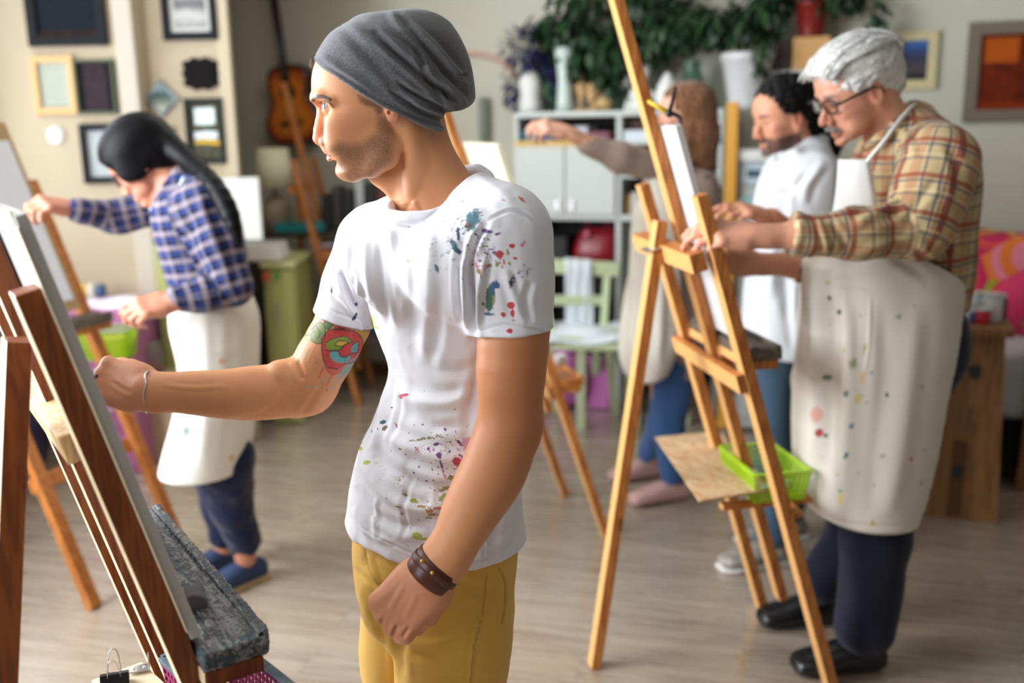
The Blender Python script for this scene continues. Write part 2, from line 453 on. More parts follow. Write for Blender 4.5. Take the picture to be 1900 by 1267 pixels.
def folds(V, N, items, facing=.05):
    """soft cloth folds: polylines traced over the cloth, (points, amplitude m, width px, [asym])"""
    q = proj(V); view = V - C0; view /= np.linalg.norm(view, axis=1, keepdims=True)
    fc = np.clip((-(view * N).sum(1) - facing) / .25, 0, 1); H = np.zeros(len(V))
    for it in items:
        pts, amp, wd = it[:3]; p = np.array(cat(pts, 4) if len(pts) > 2 else pts, float)
        w = np.nonzero(((q > p.min(0) - 3 * wd) & (q < p.max(0) + 3 * wd)).all(1))[0]
        if not len(w): continue
        d, t = segd(q[w], p); prof = np.exp(-(d / wd) ** 2) - .35 * np.exp(-((d - wd * 1.9) / (wd * .9)) ** 2)
        H[w] += amp * prof * np.clip(np.minimum(t, 1 - t) / .18, 0, 1) ** .7
    return V + N * (H * fc)[:, None]
def vnoise(P, scale, seed=0):
    """cheap smooth 3D value noise in -1..1"""
    rng = np.random.default_rng(seed); T = rng.uniform(-1, 1, (32, 32, 32)).astype(np.float32)
    q = np.asarray(P, float) * scale; i = np.floor(q).astype(int); f = q - i; f = f * f * (3 - 2 * f); out = 0
    for a in (0, 1):
        for b in (0, 1):
            for c in (0, 1):
                w = (f[:, 0] if a else 1 - f[:, 0]) * (f[:, 1] if b else 1 - f[:, 1]) * (f[:, 2] if c else 1 - f[:, 2])
                out = out + w * T[(i[:, 0] + a) % 32, (i[:, 1] + b) % 32, (i[:, 2] + c) % 32]
    return out
def inpoly(q, poly):
    p = np.array(poly, float); r = np.zeros(len(q), bool); n = len(p)
    for i in range(n):
        a, b = p[i], p[(i + 1) % n]; c = (a[1] > q[:, 1]) != (b[1] > q[:, 1])
        x = (b[0] - a[0]) * (q[:, 1] - a[1]) / ((b[1] - a[1]) if b[1] != a[1] else 1e-9) + a[0]; r ^= c & (q[:, 0] < x)
    return r
# ------------------------------------------------------------------ the room
H = 3.0
def plaster(name, col, col2):
    m = mat(name, col, rough=.9, col2=col2, nscale=1.2, bump=.05, bscale=40, spec=.2); return m
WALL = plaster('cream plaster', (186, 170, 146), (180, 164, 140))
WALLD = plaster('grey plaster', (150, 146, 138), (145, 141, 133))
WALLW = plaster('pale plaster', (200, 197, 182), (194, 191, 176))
WHITE = mat('white gloss paint', (235, 235, 232), rough=.4)
CEIL = plaster('white ceiling', (206, 204, 198), (200, 198, 192))

def floor_mat():
    m = bpy.data.materials.new('wood laminate'); m.use_nodes = True; t = NT(m)
    v = t.coord('Object', rot=(0, 0, math.radians(14)))
    br = t.new('ShaderNodeTexBrick'); br.offset = .37
    for k, x in (('Scale', 1.0), ('Brick Width', 1.25), ('Row Height', .14), ('Mortar Size', .0016), ('Mortar Smooth', .3), ('Bias', 0.0)): br.inputs[k].default_value = x
    br.inputs['Color1'].default_value = (0, 0, 0, 1); br.inputs['Color2'].default_value = (1, 1, 1, 1); br.inputs['Mortar'].default_value = (.5, .5, .5, 1)
    t.link(v, br.inputs['Vector'])
    ad = t.new('ShaderNodeVectorMath', operation='ADD'); t.link(v, ad.inputs[0])
    sc = t.new('ShaderNodeVectorMath', operation='SCALE'); t.link(br.outputs['Color'], sc.inputs[0]); sc.inputs['Scale'].default_value = 7.0
    t.link(sc.outputs[0], ad.inputs[1])
    mp = t.new('ShaderNodeMapping'); mp.inputs['Scale'].default_value = (1.2, 14, 1); t.link(ad.outputs[0], mp.inputs[0])
    g = t.noise(mp.outputs[0], 2.2, 6, .65, .4)
    g2 = t.noise(mp.outputs[0], .8, 3, .5, 1.5)
    c = t.ramp(g, [(.25, lin((132, 116, 102))), (.5, lin((160, 144, 128))), (.75, lin((182, 168, 152)))])
    c = t.mix(t.ramp(g2, [(.4, 0.0), (.75, .45)]), c, lin((130, 114, 98)))
    c = t.mix(t.math('MULTIPLY', br.outputs['Color'], .22), c, lin((185, 165, 143)))
    c = t.mix(t.math('MULTIPLY', br.outputs['Fac'], .45), c, lin((70, 54, 42)))
    t.link(c, t.b.inputs['Base Color'])
    t.link(t.ramp(g, [(.2, .22), (.8, .34)]), t.b.inputs['Roughness']); t.b.inputs['Specular IOR Level'].default_value = .9; t.b.inputs['Coat Weight'].default_value = .6; t.b.inputs['Coat Roughness'].default_value = .18
    t.bump(t.math('SUBTRACT', t.math('MULTIPLY', g, .3), br.outputs['Fac']), .12, .001)
    return m
def wall_seg(mb, a, b, z0=0, z1=H, t=.1):
    """vertical wall slab whose room face runs a->b (room on the left-hand side seen from above when going a->b)"""
    a = np.array([*a, 0.0]); b = np.array([*b, 0.0]); d = nrm(b - a); n = np.array([-d[1], d[0], 0]); L = np.linalg.norm(b - a)
    return mb.box((a + b) / 2 - n * t / 2 + np.array([0, 0, (z0 + z1) / 2]), (L, t, z1 - z0), d, n)
def st(name, mb, m): return tag(mb.build(name, m), kind='structure')
XR = 4.2; YF = -2.4; XL = WINX
BW = lambda x: 5.85 - .34 * x                     # back wall line
st('floor', MB().box(((XL + XR) / 2, 2.2, -.05), (XR - XL + .6, 9.6, .1)), floor_mat())
st('ceiling', MB().box(((XL + XR) / 2, 2.2, H + .05), (XR - XL + .6, 9.6, .1)), CEIL)
NY, CX, RY, GX = 4.76, -1.70, 4.84, -1.29        # near wall plane, its corner, recess plane, guitar corner
mb = MB(); wall_seg(mb, (CX, NY), (XL, NY), t=.34); st('wall_near', mb, WALL)
mb = MB().prism([(GX, RY), (CX, RY), (CX - .2, RY + 1.7), (GX - .40, RY + 1.55)][::-1], (0, 0, 0), (1, 0, 0), (0, 1, 0), H); st('wall_recess', mb, WALL)
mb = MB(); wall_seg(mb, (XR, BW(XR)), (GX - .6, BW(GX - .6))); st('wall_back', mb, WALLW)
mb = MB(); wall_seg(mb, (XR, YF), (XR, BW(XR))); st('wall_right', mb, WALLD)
# front wall behind the camera
mb = MB(); wall_seg(mb, (XL, YF), (XR, YF))
st('wall_front', mb, WALLD)
# left wall with three window openings
ops = [(-.85, .85), (1.2, 2.8), (3.2, 4.66)]; Z0, Z1 = .82, 2.8
mb = MB(); y = NY
for a, b in sorted(ops, reverse=True):
    wall_seg(mb, (XL, y), (XL, b), t=.12); wall_seg(mb, (XL, b), (XL, a), 0, Z0, .12); wall_seg(mb, (XL, b), (XL, a), Z1, H, .12); y = a
wall_seg(mb, (XL, y), (XL, YF), t=.12)
st('wall_left', mb, WALL)
for i, (a, b) in enumerate(ops):
    f = MB()
    for yy in (a + .03, b - .03, (a + b) / 2): f.box((XL - .05, yy, (Z0 + Z1) / 2), (.06, .06, Z1 - Z0), bev=.004)
    for zz in (Z0 + .03, Z1 - .03, Z0 + (Z1 - Z0) * .7): f.box((XL - .05, (a + b) / 2, zz), (.052, b - a - .004, .06), bev=.004)
    st('window_%d' % (i + 1), f, WHITE)
    s_ = MB().box((XL + .05, (a + b) / 2, Z0 - .02), (.22, b - a + .1, .035), bev=.006); st('trim_%d' % (i + 1), s_, WHITE)
cl_ = thing('added_light_fixture', 'long white fixture added unseen on the ceiling for the fill light', 'lamp', (-.35, 4.35, 2.98))  # unseen fixture, added to go with the fill light
MB().box((-.35, 4.35, 2.93), (1.3, .6, .08), bev=.01).build('added_fixture_housing', WHITE, cl_)
# pilaster edge and pipes
st('trim_5', MB().box((CX - .045, NY - .012, H / 2), (.09, .03, H), bev=.008), mat('off white trim', (186, 176, 160), rough=.6))
st('trim_6', MB().box((GX - .03, RY - .008, H / 2), (.06, .02, H), bev=.006), mat('cream trim', (186, 172, 146), rough=.7))
BB = mat('brown baseboard', (120, 92, 66), rough=.5)
mb = MB().box(((XL + CX) / 2, NY - .012, .05), (CX - XL, .024, .10), bev=.004); st('baseboard_left', mb, BB)
d = nrm(np.array([1, -.34, 0])); 
mb = MB().bar((GX, BW(GX) - .014, .04), (XR, BW(XR) - .014, .04), .08, .02, (0, 0, 1)); st('baseboard_back', mb, BB)
# ------------------------------------------------------------------ easels: one model, five of them
PINE = wood('oiled pine', (196, 126, 64), (156, 88, 38), 1.0, .42, back=(228, 176, 112))  # back: lit tone painted on the faces turned to the window
PINEF = wood('oiled pine, darker', (140, 76, 34), (108, 54, 22), 1.0, .40, back=(236, 218, 178))  # shade painted into the dark faces, window light into the pale backs
PINEL = wood('pale new pine', (226, 196, 150), (196, 156, 104), 1.0, .55)
STEEL = mat('zinc steel', (190, 190, 190), rough=.3, metal=.9)
LEAN = math.tan(math.radians(17.0))
def crust_mat(name, cols, rough=.45):
    m = bpy.data.materials.new(name); m.use_nodes = True; t = NT(m); a = math.radians(33.5)
    v = t.coord('Object', rot=(0, 0, math.radians(56))); mp = t.new('ShaderNodeMapping'); mp.inputs['Scale'].default_value = (3, 26, 26); t.link(v, mp.inputs[0])
    n = t.noise(mp.outputs[0], 3.0, 6, .75, 1.2); n2 = t.noise(t.coord('Object'), 60, 5, .7, 1.0)
    x = t.math('ADD', t.math('MULTIPLY', n, .6), t.math('MULTIPLY', n2, .4))
    t.link(t.ramp(x, [(.25 + .5 * i / (len(cols) - 1), lin(c)) for i, c in enumerate(cols)]), t.b.inputs['Base Color']); t.b.inputs['Roughness'].default_value = rough
    t.bump(x, .9, .006); return m
CRUST = crust_mat('crusted oil paint', [(20, 22, 24), (56, 60, 62), (100, 92, 84), (44, 78, 92), (92, 88, 86), (160, 160, 156), (76, 100, 104), (120, 104, 78), (60, 56, 54)])
CRUST2 = crust_mat('dry paint on wood', [(24, 26, 30), (66, 66, 62), (120, 104, 84), (60, 70, 80)])
def easel(G, phi, label, wm, lean=LEAN, mast_top=1.95, mast_bottom=.16, rear=.61, rear_h=1.28, cross=1.22, rail=.42, ledge=None, group=None,
          ledge_m=None, cross_m=None, coff=-.05, rear_off=0.0, roff=-.045, cl=.24, ct=(.050, .040), sep=.456, ledge_len=.5, ledge_depth=.09, hh=1.37):
    a = math.radians(phi); n = np.array([math.cos(a), math.sin(a), 0]); h = np.array([-math.sin(a), math.cos(a), 0]); z = np.array([0, 0, 1.0])
    G = np.array([G[0], G[1], 0.0]); up = nrm(z - n * lean); nn = nrm(n + z * lean)      # in-plane up, plane normal
    P = lambda hh_, zz, off=0.0: G + h * hh_ + z * zz - n * lean * zz + nn * off
    t = thing('easel', label, 'easel', G, group)
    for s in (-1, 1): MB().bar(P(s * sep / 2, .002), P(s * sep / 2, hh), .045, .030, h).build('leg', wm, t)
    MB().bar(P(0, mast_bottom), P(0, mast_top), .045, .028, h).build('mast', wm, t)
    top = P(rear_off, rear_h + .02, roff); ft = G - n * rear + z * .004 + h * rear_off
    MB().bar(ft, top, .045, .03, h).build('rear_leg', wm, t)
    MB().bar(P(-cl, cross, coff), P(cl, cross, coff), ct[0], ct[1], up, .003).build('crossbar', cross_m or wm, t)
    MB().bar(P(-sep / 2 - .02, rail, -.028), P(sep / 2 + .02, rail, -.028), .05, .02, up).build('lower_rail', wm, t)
    hb = MB().box(P(.0, cross + .02, -.085), (.07, .05, .003), h, -nn); 
    for q in (-.022, .022): hb.ball(P(q, cross + .02, -.087), .004, 5)
    hb.build('hinge', STEEL, t)
    if ledge is not None:
        lm = ledge_m or wm
        g = []
        mbl = MB(); d = ledge_depth
        mbl.box(P(0, ledge, .016) + n * d / 2, (ledge_len, d, .028), h, n, z, .004)
        rg = random.Random(3)
        for q in range(5 if lm is CRUST or lm is CRUST2 else 1):          # grooved, ragged top
            w_ = d / 6; c_ = d - .008 if q == 0 else d * q / 5.5
            mbl.box(P(0, ledge, .016) + n * c_ + z * (.018 - .002 * q), (ledge_len - rg.uniform(0, .012), .012, .010), h, n, z, .003)
        if lm is CRUST:
            L_ = SDF(); Oc = P(0, ledge, .016)
            L_.box(Oc + n * d / 2, (ledge_len / 2, d / 2, .014), h, n, z, r=.003, k=0); L_.box(Oc + n * (d - .006) + z * .014, (ledge_len / 2, .008, .008), h, n, z, r=.003, k=.003)
            rg = random.Random(7)
            for q in range(9):
                c_ = rg.uniform(.012, d - .02); a_ = rg.uniform(-ledge_len / 2, ledge_len / 2 - .2); b_ = a_ + rg.uniform(.15, .35); L_.rc(Oc + n * c_ + h * a_ + z * .014, Oc + n * (c_ + rg.uniform(-.008, .008)) + h * min(b_, ledge_len / 2) + z * .015, .0035, .0025, .003)
            for q in range(6): c_ = .012 + q * d / 6.5; L_.rc(Oc + n * c_ - h * .4 + z * .0165, Oc + n * c_ + h * .4 + z * .0165, .0036, .0036, .002, mode='s')
            V_, F_ = L_.mesh(.0026); V_ = V_ + normals(V_, F_) * (vnoise(V_, 240, 3) * .0014 + vnoise(V_, 90, 5) * .0016)[:, None]; lo = mesh_obj('ledge', V_, F_, lm, t)
        else: lo = mbl.build('ledge', lm, t)
        ub = MB(); ub.box(P(0, ledge, .016) + n * (d / 2 - .004) - z * .026, (ledge_len - .004, d * .9, .024), h, n, z, .003)
        ub.box(P(0, ledge - .06, .02), (.07, .03, .09), h, nn, None, .003).build('ledge_support', wm, t)
    t_info = dict(P=P, n=n, h=h, up=up, nn=nn, t=t, G=G)
    return t_info
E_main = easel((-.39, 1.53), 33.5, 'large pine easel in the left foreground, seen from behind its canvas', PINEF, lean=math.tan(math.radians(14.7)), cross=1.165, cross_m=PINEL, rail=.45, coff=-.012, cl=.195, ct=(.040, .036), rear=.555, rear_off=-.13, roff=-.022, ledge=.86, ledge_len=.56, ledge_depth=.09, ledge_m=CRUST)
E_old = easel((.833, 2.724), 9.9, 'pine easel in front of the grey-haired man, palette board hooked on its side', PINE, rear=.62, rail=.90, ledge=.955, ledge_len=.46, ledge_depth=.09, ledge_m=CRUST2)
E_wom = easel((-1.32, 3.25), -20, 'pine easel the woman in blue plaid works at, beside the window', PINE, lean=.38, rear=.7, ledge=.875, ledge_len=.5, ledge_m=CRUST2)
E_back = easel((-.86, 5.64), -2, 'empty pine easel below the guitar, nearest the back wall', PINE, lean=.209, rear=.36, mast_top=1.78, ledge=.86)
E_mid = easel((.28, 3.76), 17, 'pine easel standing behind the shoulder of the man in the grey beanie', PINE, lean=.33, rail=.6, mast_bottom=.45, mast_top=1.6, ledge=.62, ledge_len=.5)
# ------------------------------------------------------------------ figures: materials
def skin_mat(name, base, rough=.5, stub=(70, 48, 36)):
    m = bpy.data.materials.new(name); m.use_nodes = True; t = NT(m); a = t.attr('Col')
    v = t.coord('Object'); n1 = t.noise(v, 38, 4, .6); n2 = t.noise(v, 750, 2, .6); n3 = t.noise(v, 900, 2, .5)
    c = t.mix(t.ramp(n1, [(.4, 0.0), (.7, .20)]), a.outputs['Color'], tuple(x * y for x, y in zip(lin(base), (.92, .70, .62))))
    s = t.attr('stub'); k = t.math('MULTIPLY', t.ramp(t.math('ADD', n2, t.math('MULTIPLY', n1, .35)), [(.45, 0.25), (.80, .9)]), s.outputs['Fac'])
    c = t.mix(k, c, lin(stub)); t.link(c, t.b.inputs['Base Color'])
    t.b.inputs['Roughness'].default_value = rough; t.b.inputs['Specular IOR Level'].default_value = .45
    t.b.inputs['Subsurface Weight'].default_value = .18; t.b.inputs['Subsurface Radius'].default_value = (1, .32, .18); t.b.inputs['Subsurface Scale'].default_value = .006
    t.bump(t.math('ADD', t.math('MULTIPLY', n3, .6), n2), .10, .0012)
    return m
def cloth_mat(name, attr='Col', rough=.85, weave=900, b=.25, sheen=.15):
    m = bpy.data.materials.new(name); m.use_nodes = True; t = NT(m); a = t.attr(attr)
    v = t.coord('Object'); n = t.noise(v, weave, 2, .6); n2 = t.noise(v, 60, 4, .6)
    t.link(t.mix(t.math('MULTIPLY', n, .10), a.outputs['Color'], (0, 0, 0)), t.b.inputs['Base Color'])
    t.b.inputs['Roughness'].default_value = rough; t.b.inputs['Sheen Weight'].default_value = sheen; t.b.inputs['Specular IOR Level'].default_value = .2
    t.bump(t.math('ADD', n, t.math('MULTIPLY', n2, .8)), b, .0012); return m
def heather_mat(name, c1, c2, scale=700):
    m = bpy.data.materials.new(name); m.use_nodes = True; t = NT(m); v = t.coord('Object', (1, 1, .35)); n = t.noise(v, scale, 3, .7); n2 = t.noise(t.coord('Object'), 30, 3, .6)
    c = t.ramp(n, [(.35, lin(c1)), (.65, lin(c2))]); t.link(t.mix(t.ramp(n2, [(.3, 0.0), (.8, .25)]), c, lin(c1)), t.b.inputs['Base Color'])
    t.b.inputs['Roughness'].default_value = .9; t.b.inputs['Sheen Weight'].default_value = .3; t.b.inputs['Specular IOR Level'].default_value = .15
    t.bump(n, .35, .0012); return m
SKIN = skin_mat('skin', (214, 160, 128))
CLOTH = cloth_mat('woven cloth'); KNIT = cloth_mat('soft cotton jersey', weave=1100, b=.18)
def colarr(n, c): return np.tile(np.array(lin(c)), (n, 1))
def blend(col, w, c):
    w = np.clip(w, 0, 1)[:, None]; return col * (1 - w) + np.array(lin(c))[None] * w
def sm(x, a, b):
    t = np.clip((x - a) / (b - a), 0, 1); return t * t * (3 - 2 * t)

def hand(S, W, F, U, size=1.0, side=1, curl=(.5, .5, .5, .5), thumb=(.6, .3), spread=1.0, k=.006, taper=1.0, thick=1.0):
    """hand grown from wrist W; F = direction wrist->knuckles, U = back-of-hand normal; side=+1 thumb on F x U ... curls in radians per joint triple"""
    W = np.array(W, float); F = nrm(F); U = nrm(np.array(U, float) - F * np.dot(U, F)); Sd = np.cross(F, U) * side; s = size
    p = lambda f, u, l: W + (F * f + U * u + Sd * l) * s
    S.rc(p(-.02, 0, 0), p(.03, 0, .003), .026 * s, .028 * s, .02, flat=(U, .72))
    S.box(p(.055, .0, .0), (.040 * s, .013 * s * thick, .036 * s), F, U, Sd, r=.012 * s, k=.018)
    S.ell(p(.035, -.008, .022), (.036 * s, .016 * s, .018 * s), F, U, Sd, k=.016)          # thumb ball
    S.ell(p(.04, -.008, -.022), (.038 * s, .013 * s, .014 * s), F, U, Sd, k=.014)
    lens = [(.043, .026, .022), (.047, .030, .023), (.044, .028, .022), (.034, .021, .019)]
    lat = [.029, .0095, -.010, -.028]; fw = [.090, .094, .089, .080]; rr = [.0092, .0095, .009, .008]
    for i in range(4):
        c = curl[i]; c = c if hasattr(c, '__len__') else (c, c * 1.1, c * .7)
        o = p(fw[i], .002, lat[i]); ang = 0; pt = o; r = rr[i] * s
        S.rc(p(.03, 0, lat[i] * .6), o, .010 * s, r * 1.12, .012)
        S.ell(p(fw[i] - .002, .005, lat[i]), (.011 * s, .0085 * s, .0095 * s), F, U, Sd, k=.008)   # knuckle
        yaw = (lat[i] - .0) * .9 * (spread - 0.0) * .5
        for j in range(3):
            ang += c[j]; d = F * math.cos(ang) - U * math.sin(ang); d = nrm(d + Sd * yaw * (1 if j == 0 else .6))
            q = pt + d * lens[i][j] * s; S.rc(pt, q, r, r * .92, .0045 if j else k); r *= .92; pt = q
            if j < 2: S.ell(pt, (r * 1.08,) * 3, k=.004)
    a, b = thumb; o = p(.018, -.004, .026); d1 = nrm(F * math.cos(a) + Sd * math.sin(a) - U * .25); q1 = o + d1 * .040 * s
    S.rc(o, q1, .0135 * s, .0115 * s, .012)
    d2 = nrm(F * math.cos(a - b) + Sd * math.sin(a - b) - U * .35); q2 = q1 + d2 * .030 * s; S.rc(q1, q2, .0112 * s, .0102 * s, .005)
    d3 = nrm(F * math.cos(a - 1.7 * b) + Sd * math.sin(a - 1.7 * b) - U * .35); S.rc(q2, q2 + d3 * .024 * s, .0100 * s, .0085 * s, .005)

# ------------------------------------------------------------------ man in the grey beanie
HN = nrm((.19, -.982, 0)); HF = nrm((-.982, -.19, 0)); HO = J(700, 200, 1.56)      # lateral (towards his left), forward, a point of the midplane
ZZ = np.array([0, 0, 1.0])
def hp(px, py, lat=0.0): return onpl(px, py, HO, HN) + HN * lat
def hloc(P): q = np.asarray(P) - HO; return q @ HF, q @ HN, q @ ZZ
def man_body():
    S = SDF()
    # skull and face, slices through the head: rows of (pixel row, front px, back px, half width)
    rows = [(66, 640, 780, .048), (88, 602, 808, .064), (110, 587, 826, .072), (135, 579, 830, .0745), (160, 577.5, 828, .0745), (180, 580, 822, .073), (200, 593, 812, .070),
            (222, 600, 790, .0665), (245, 602, 760, .0635), (262, 605, 745, .061), (280, 611, 736, .057), (296, 621, 728, .052), (310, 626, 714, .044), (322, 628, 696, .034), (332, 636, 676, .022)]
    st = []
    for y, a, b, w in rows:
        A = hp(a, y); B = hp(b, y); fa, _, za = hloc(A); fb, _, zb = hloc(B); st.append(((za + zb) / 2, (fa + fb) / 2, 0, (fa - fb) / 2, w))
    S.loft(st, HO, HF, HN, ZZ, p=2.25, k=0, rnd=.012)
    e = lambda px, py, lat, r, k=.01, mode='u', X=HF, Y=HN, Z=ZZ: S.ell(hp(px, py, lat), r, X, Y, Z, k, mode)
    # brow, sockets, cheekbones
    for s in (-1, 1):
        S.chain([hp(590, 188, s * .008), hp(590, 184, s * .022), hp(597, 184, s * .038), hp(612, 190, s * .050)], [.0062, .0085, .0080, .006], k=.012)
        e(597, 203, s * .030, (.013, .019, .0125), .014, 's')
        e(640, 232, s * .050, (.030, .014, .018), .02)
        e(628, 262, s * .036, (.020, .018, .022), .02)
        # jaw and chin line
        S.chain([hp(722, 262, s * .056), hp(714, 290, s * .051), hp(688, 310, s * .041), hp(654, 323, s * .020)], [.012, .012, .010, .010], k=.016)
        # masseter
        e(704, 272, s * .054, (.020, .012, .026), .02)
        # nose wings and nostrils
        e(604.5, 262, s * .0115, (.0098, .0068, .0080), .005)
        e(601, 268.0, s * .0080, (.0062, .0034, .0046), .002, 's')
        e(613, 262, s * .021, (.004, .004, .006), .006, 's')
        # eyelids around the eye ball, then the opening
        c = hp(612.5, 199.5, s * .0305); S.ell(c, (.0139,) * 3, k=.0035)
        e(598.5, 198.3, s * .0315, (.0125, .0135, .0044), .0010, 's', X=HF, Y=nrm(HN + HF * -.32 * s))
        e(606, 193.5, s * .0320, (.0095, .0165, .0009), .0015, 's', X=HF, Y=nrm(HN + HF * -.32 * s))
        # ear
        eo = hp(727, 198, s * .071); ex = nrm(HF * .95 + ZZ * -.15 + HN * s * .25); ey = nrm(np.cross(ZZ, ex)) * s; ez = nrm(np.cross(ex, ey))
        S.ell(eo, (.017, .006, .031), ex, ey, ez, .008)
        S.ell(eo + HN * s * .007 + ZZ * .004 + HF * .001, (.0105, .006, .020), ex, ey, ez, .004, 's')
        S.ell(hp(721, 213, s * .0770), (.0095, .0052, .0125), k=.002)
        S.ell(hp(713.5, 206, s * .0735), (.005, .004, .006), k=.004)
        e(716, 210, s * .079, (.0035, .003, .0030), .002, 's')
        # mastoid to sternum tendon
    # nose
    S.chain([hp(598.5, 199), hp(598, 211), hp(595.5, 227), hp(593.5, 242), hp(592.5, 254)], [.0055, .0062, .0070, .0078, .0086], k=.008)
    e(591, 257.5, 0, (.0075, .0080, .0070), .006)
    S.rc(hp(592, 264), hp(601, 267), .0040, .0040, .004)
    # philtrum, lips
    e(608, 275, 0, (.008, .013, .010), .010)
    for s in (-1, 1): S.chain([hp(609.5, 282.5, s * .001), hp(609.5, 282, s * .008), hp(615, 285, s * .017), hp(623, 288, s * .024)], [.0042, .0042, .0036, .0020], k=.003)
    for s in (-1, 1): S.chain([hp(613.5, 293.5, 0), hp(614.5, 293.5, s * .008), hp(621, 292, s * .017), hp(625.5, 289, s * .023)], [.0056, .0053, .0040, .0020], k=.003)
    S.chain([hp(609, 288.2, -.022), hp(604, 288, 0), hp(609, 288.2, .022)], [.0010, .0011, .0010], k=.0018, mode='s')
    e(620, 303, 0, (.004, .016, .0045), .008, 's')
    e(641, 318, 0, (.013, .018, .013), .012)
    # neck
    S.chain([hp(754, 215), hp(768, 262), hp(784, 310), hp(803, 352), hp(820, 400)], [.056, .0520, .0545, .060, .068], k=.016, dense=3)
    S.chain([hp(748, 232, .054), hp(762, 290, .050), hp(765, 350, .038), hp(768, 392, .018)], [.013, .0155, .014, .010], k=.015, dense=3)
    S.rc(hp(741, 365, .004), hp(756, 395, .010), .010, .009, .012)
    S.ell(hp(728, 352, 0), (.009, .009, .013), k=.010); S.ell(hp(716, 326, 0), (.026, .022, .020), k=.02)
    # collar bones and the top of the trunk, under the shirt
    S.loft(torso_rows(-.020), (0, 0, 0), TX, TY, ZZ, p=2.3, k=.03, rnd=.02)
    S.rc(SHL + (-.03, 0, .0), SHL, .05, .05, .02); S.rc(SHR + (.02, 0, 0), SHR, .045, .044, .03)
    # his right arm, reaching to the canvas
    S.chain([SHR, J(636, 600, 1.67), ELR + nrm(SHR - ELR) * .03], [.045, .0465, .0475], k=.02, dense=3)
    S.ell(ELR + (-.004, 0, -.002), (.042, .040, .040), k=.02)
    S.ell(J(545, 757, 1.66), (.020, .018, .016), k=.02)
    S.ell(J(521, 700, 1.63), (.03, .03, .03), k=.02)
    S.chain([ELR, J(492, 728, 1.63), J(420, 731, 1.60), J(345, 728, 1.58), WRR], [.041, .0455, .0400, .0335, .0270], k=.02, dense=3)
    hand(S, WRR, nrm(J(196, 706, 1.60) - WRR), (-.10, -.85, .45), 1.0, 1, curl=((.9, 1.2, .8), (1.1, 1.25, .8), (1.2, 1.3, .8), (1.3, 1.3, .8)), thumb=(.25, .2))
    # his left arm, hanging
    S.chain([SHL, J(955, 560, 1.42), J(949, 680, 1.40), ELL + (0, 0, .02)], [.051, .0520, .0500, .0440], k=.02, dense=3)
    S.ell(J(968, 800, 1.41), (.026, .03, .03), k=.02)
    S.chain([ELL, J(916, 872, 1.38), J(878, 940, 1.355), J(842, 1010, 1.335), WRL], [.0455, .0475, .0415, .0330, .0285], k=.02, dense=3)
    hand(S, WRL, nrm(J(736, 1134, 1.33) - WRL), nrm((.0, -1, .25)), 1.12, -1, curl=((1.0, 1.45, .9), (1.12, 1.5, .9), (1.2, 1.5, .9), (1.25, 1.5, .9)), thumb=(.30, .35), thick=1.15)
    # legs inside the trousers
    for top, kn, an in LEGS: S.chain([top, kn, an], [.052, .045, .035], k=.02)
    return S
TYAW = math.radians(46); TX = np.array([math.cos(TYAW), -math.sin(TYAW), 0]); TY = np.array([math.sin(TYAW), math.cos(TYAW), 0])   # his left, his back
SHR = J(692, 452, 1.69); ELR = J(572, 722, 1.65); WRR = J(272, 727, 1.57)
SHL = J(938, 432, 1.44); ELL = J(947, 785, 1.40); WRL = J(806, 1060, 1.33)
YB = 1.57
HIPC = J(806, 1120, YB)
LEGS = [(J(745, 1140, 1.62), J(735, 1500, 1.66), np.array([-.22, 1.86, .08])), (J(850, 1140, 1.52), J(835, 1480, 1.54), np.array([-.02, 1.70, .08]))]
def torso_rows(off=0.0):
    rows = [(388, 752, 890, .70), (402, 715, 925, .58), (425, 682, 955, .56), (470, 668, 962, .60), (520, 678, 964, .66), (600, 698, 972, .70), (690, 728, 962, .74), (760, 708, 960, .76), (830, 678, 958, .76), (900, 658, 958, .76), (960, 648, 961, .74), (1026, 645, 966, .72)]
    st = []
    for y, a, b, rt in rows:
        c = J((a + b) / 2, y, YB); hw = np.linalg.norm(J(b, y, YB) - J(a, y, YB)) / 2
        A = hw / math.sqrt(math.cos(TYAW) ** 2 + (rt * math.sin(TYAW)) ** 2)
        st.append((c[2], c @ TX, c @ TY, A + off, A * rt + off))
    return st
MAN = thing('person', 'man in a grey beanie and paint-spattered white T-shirt, reaching to the canvas in the foreground', 'person', (-.12, 1.62, 0))

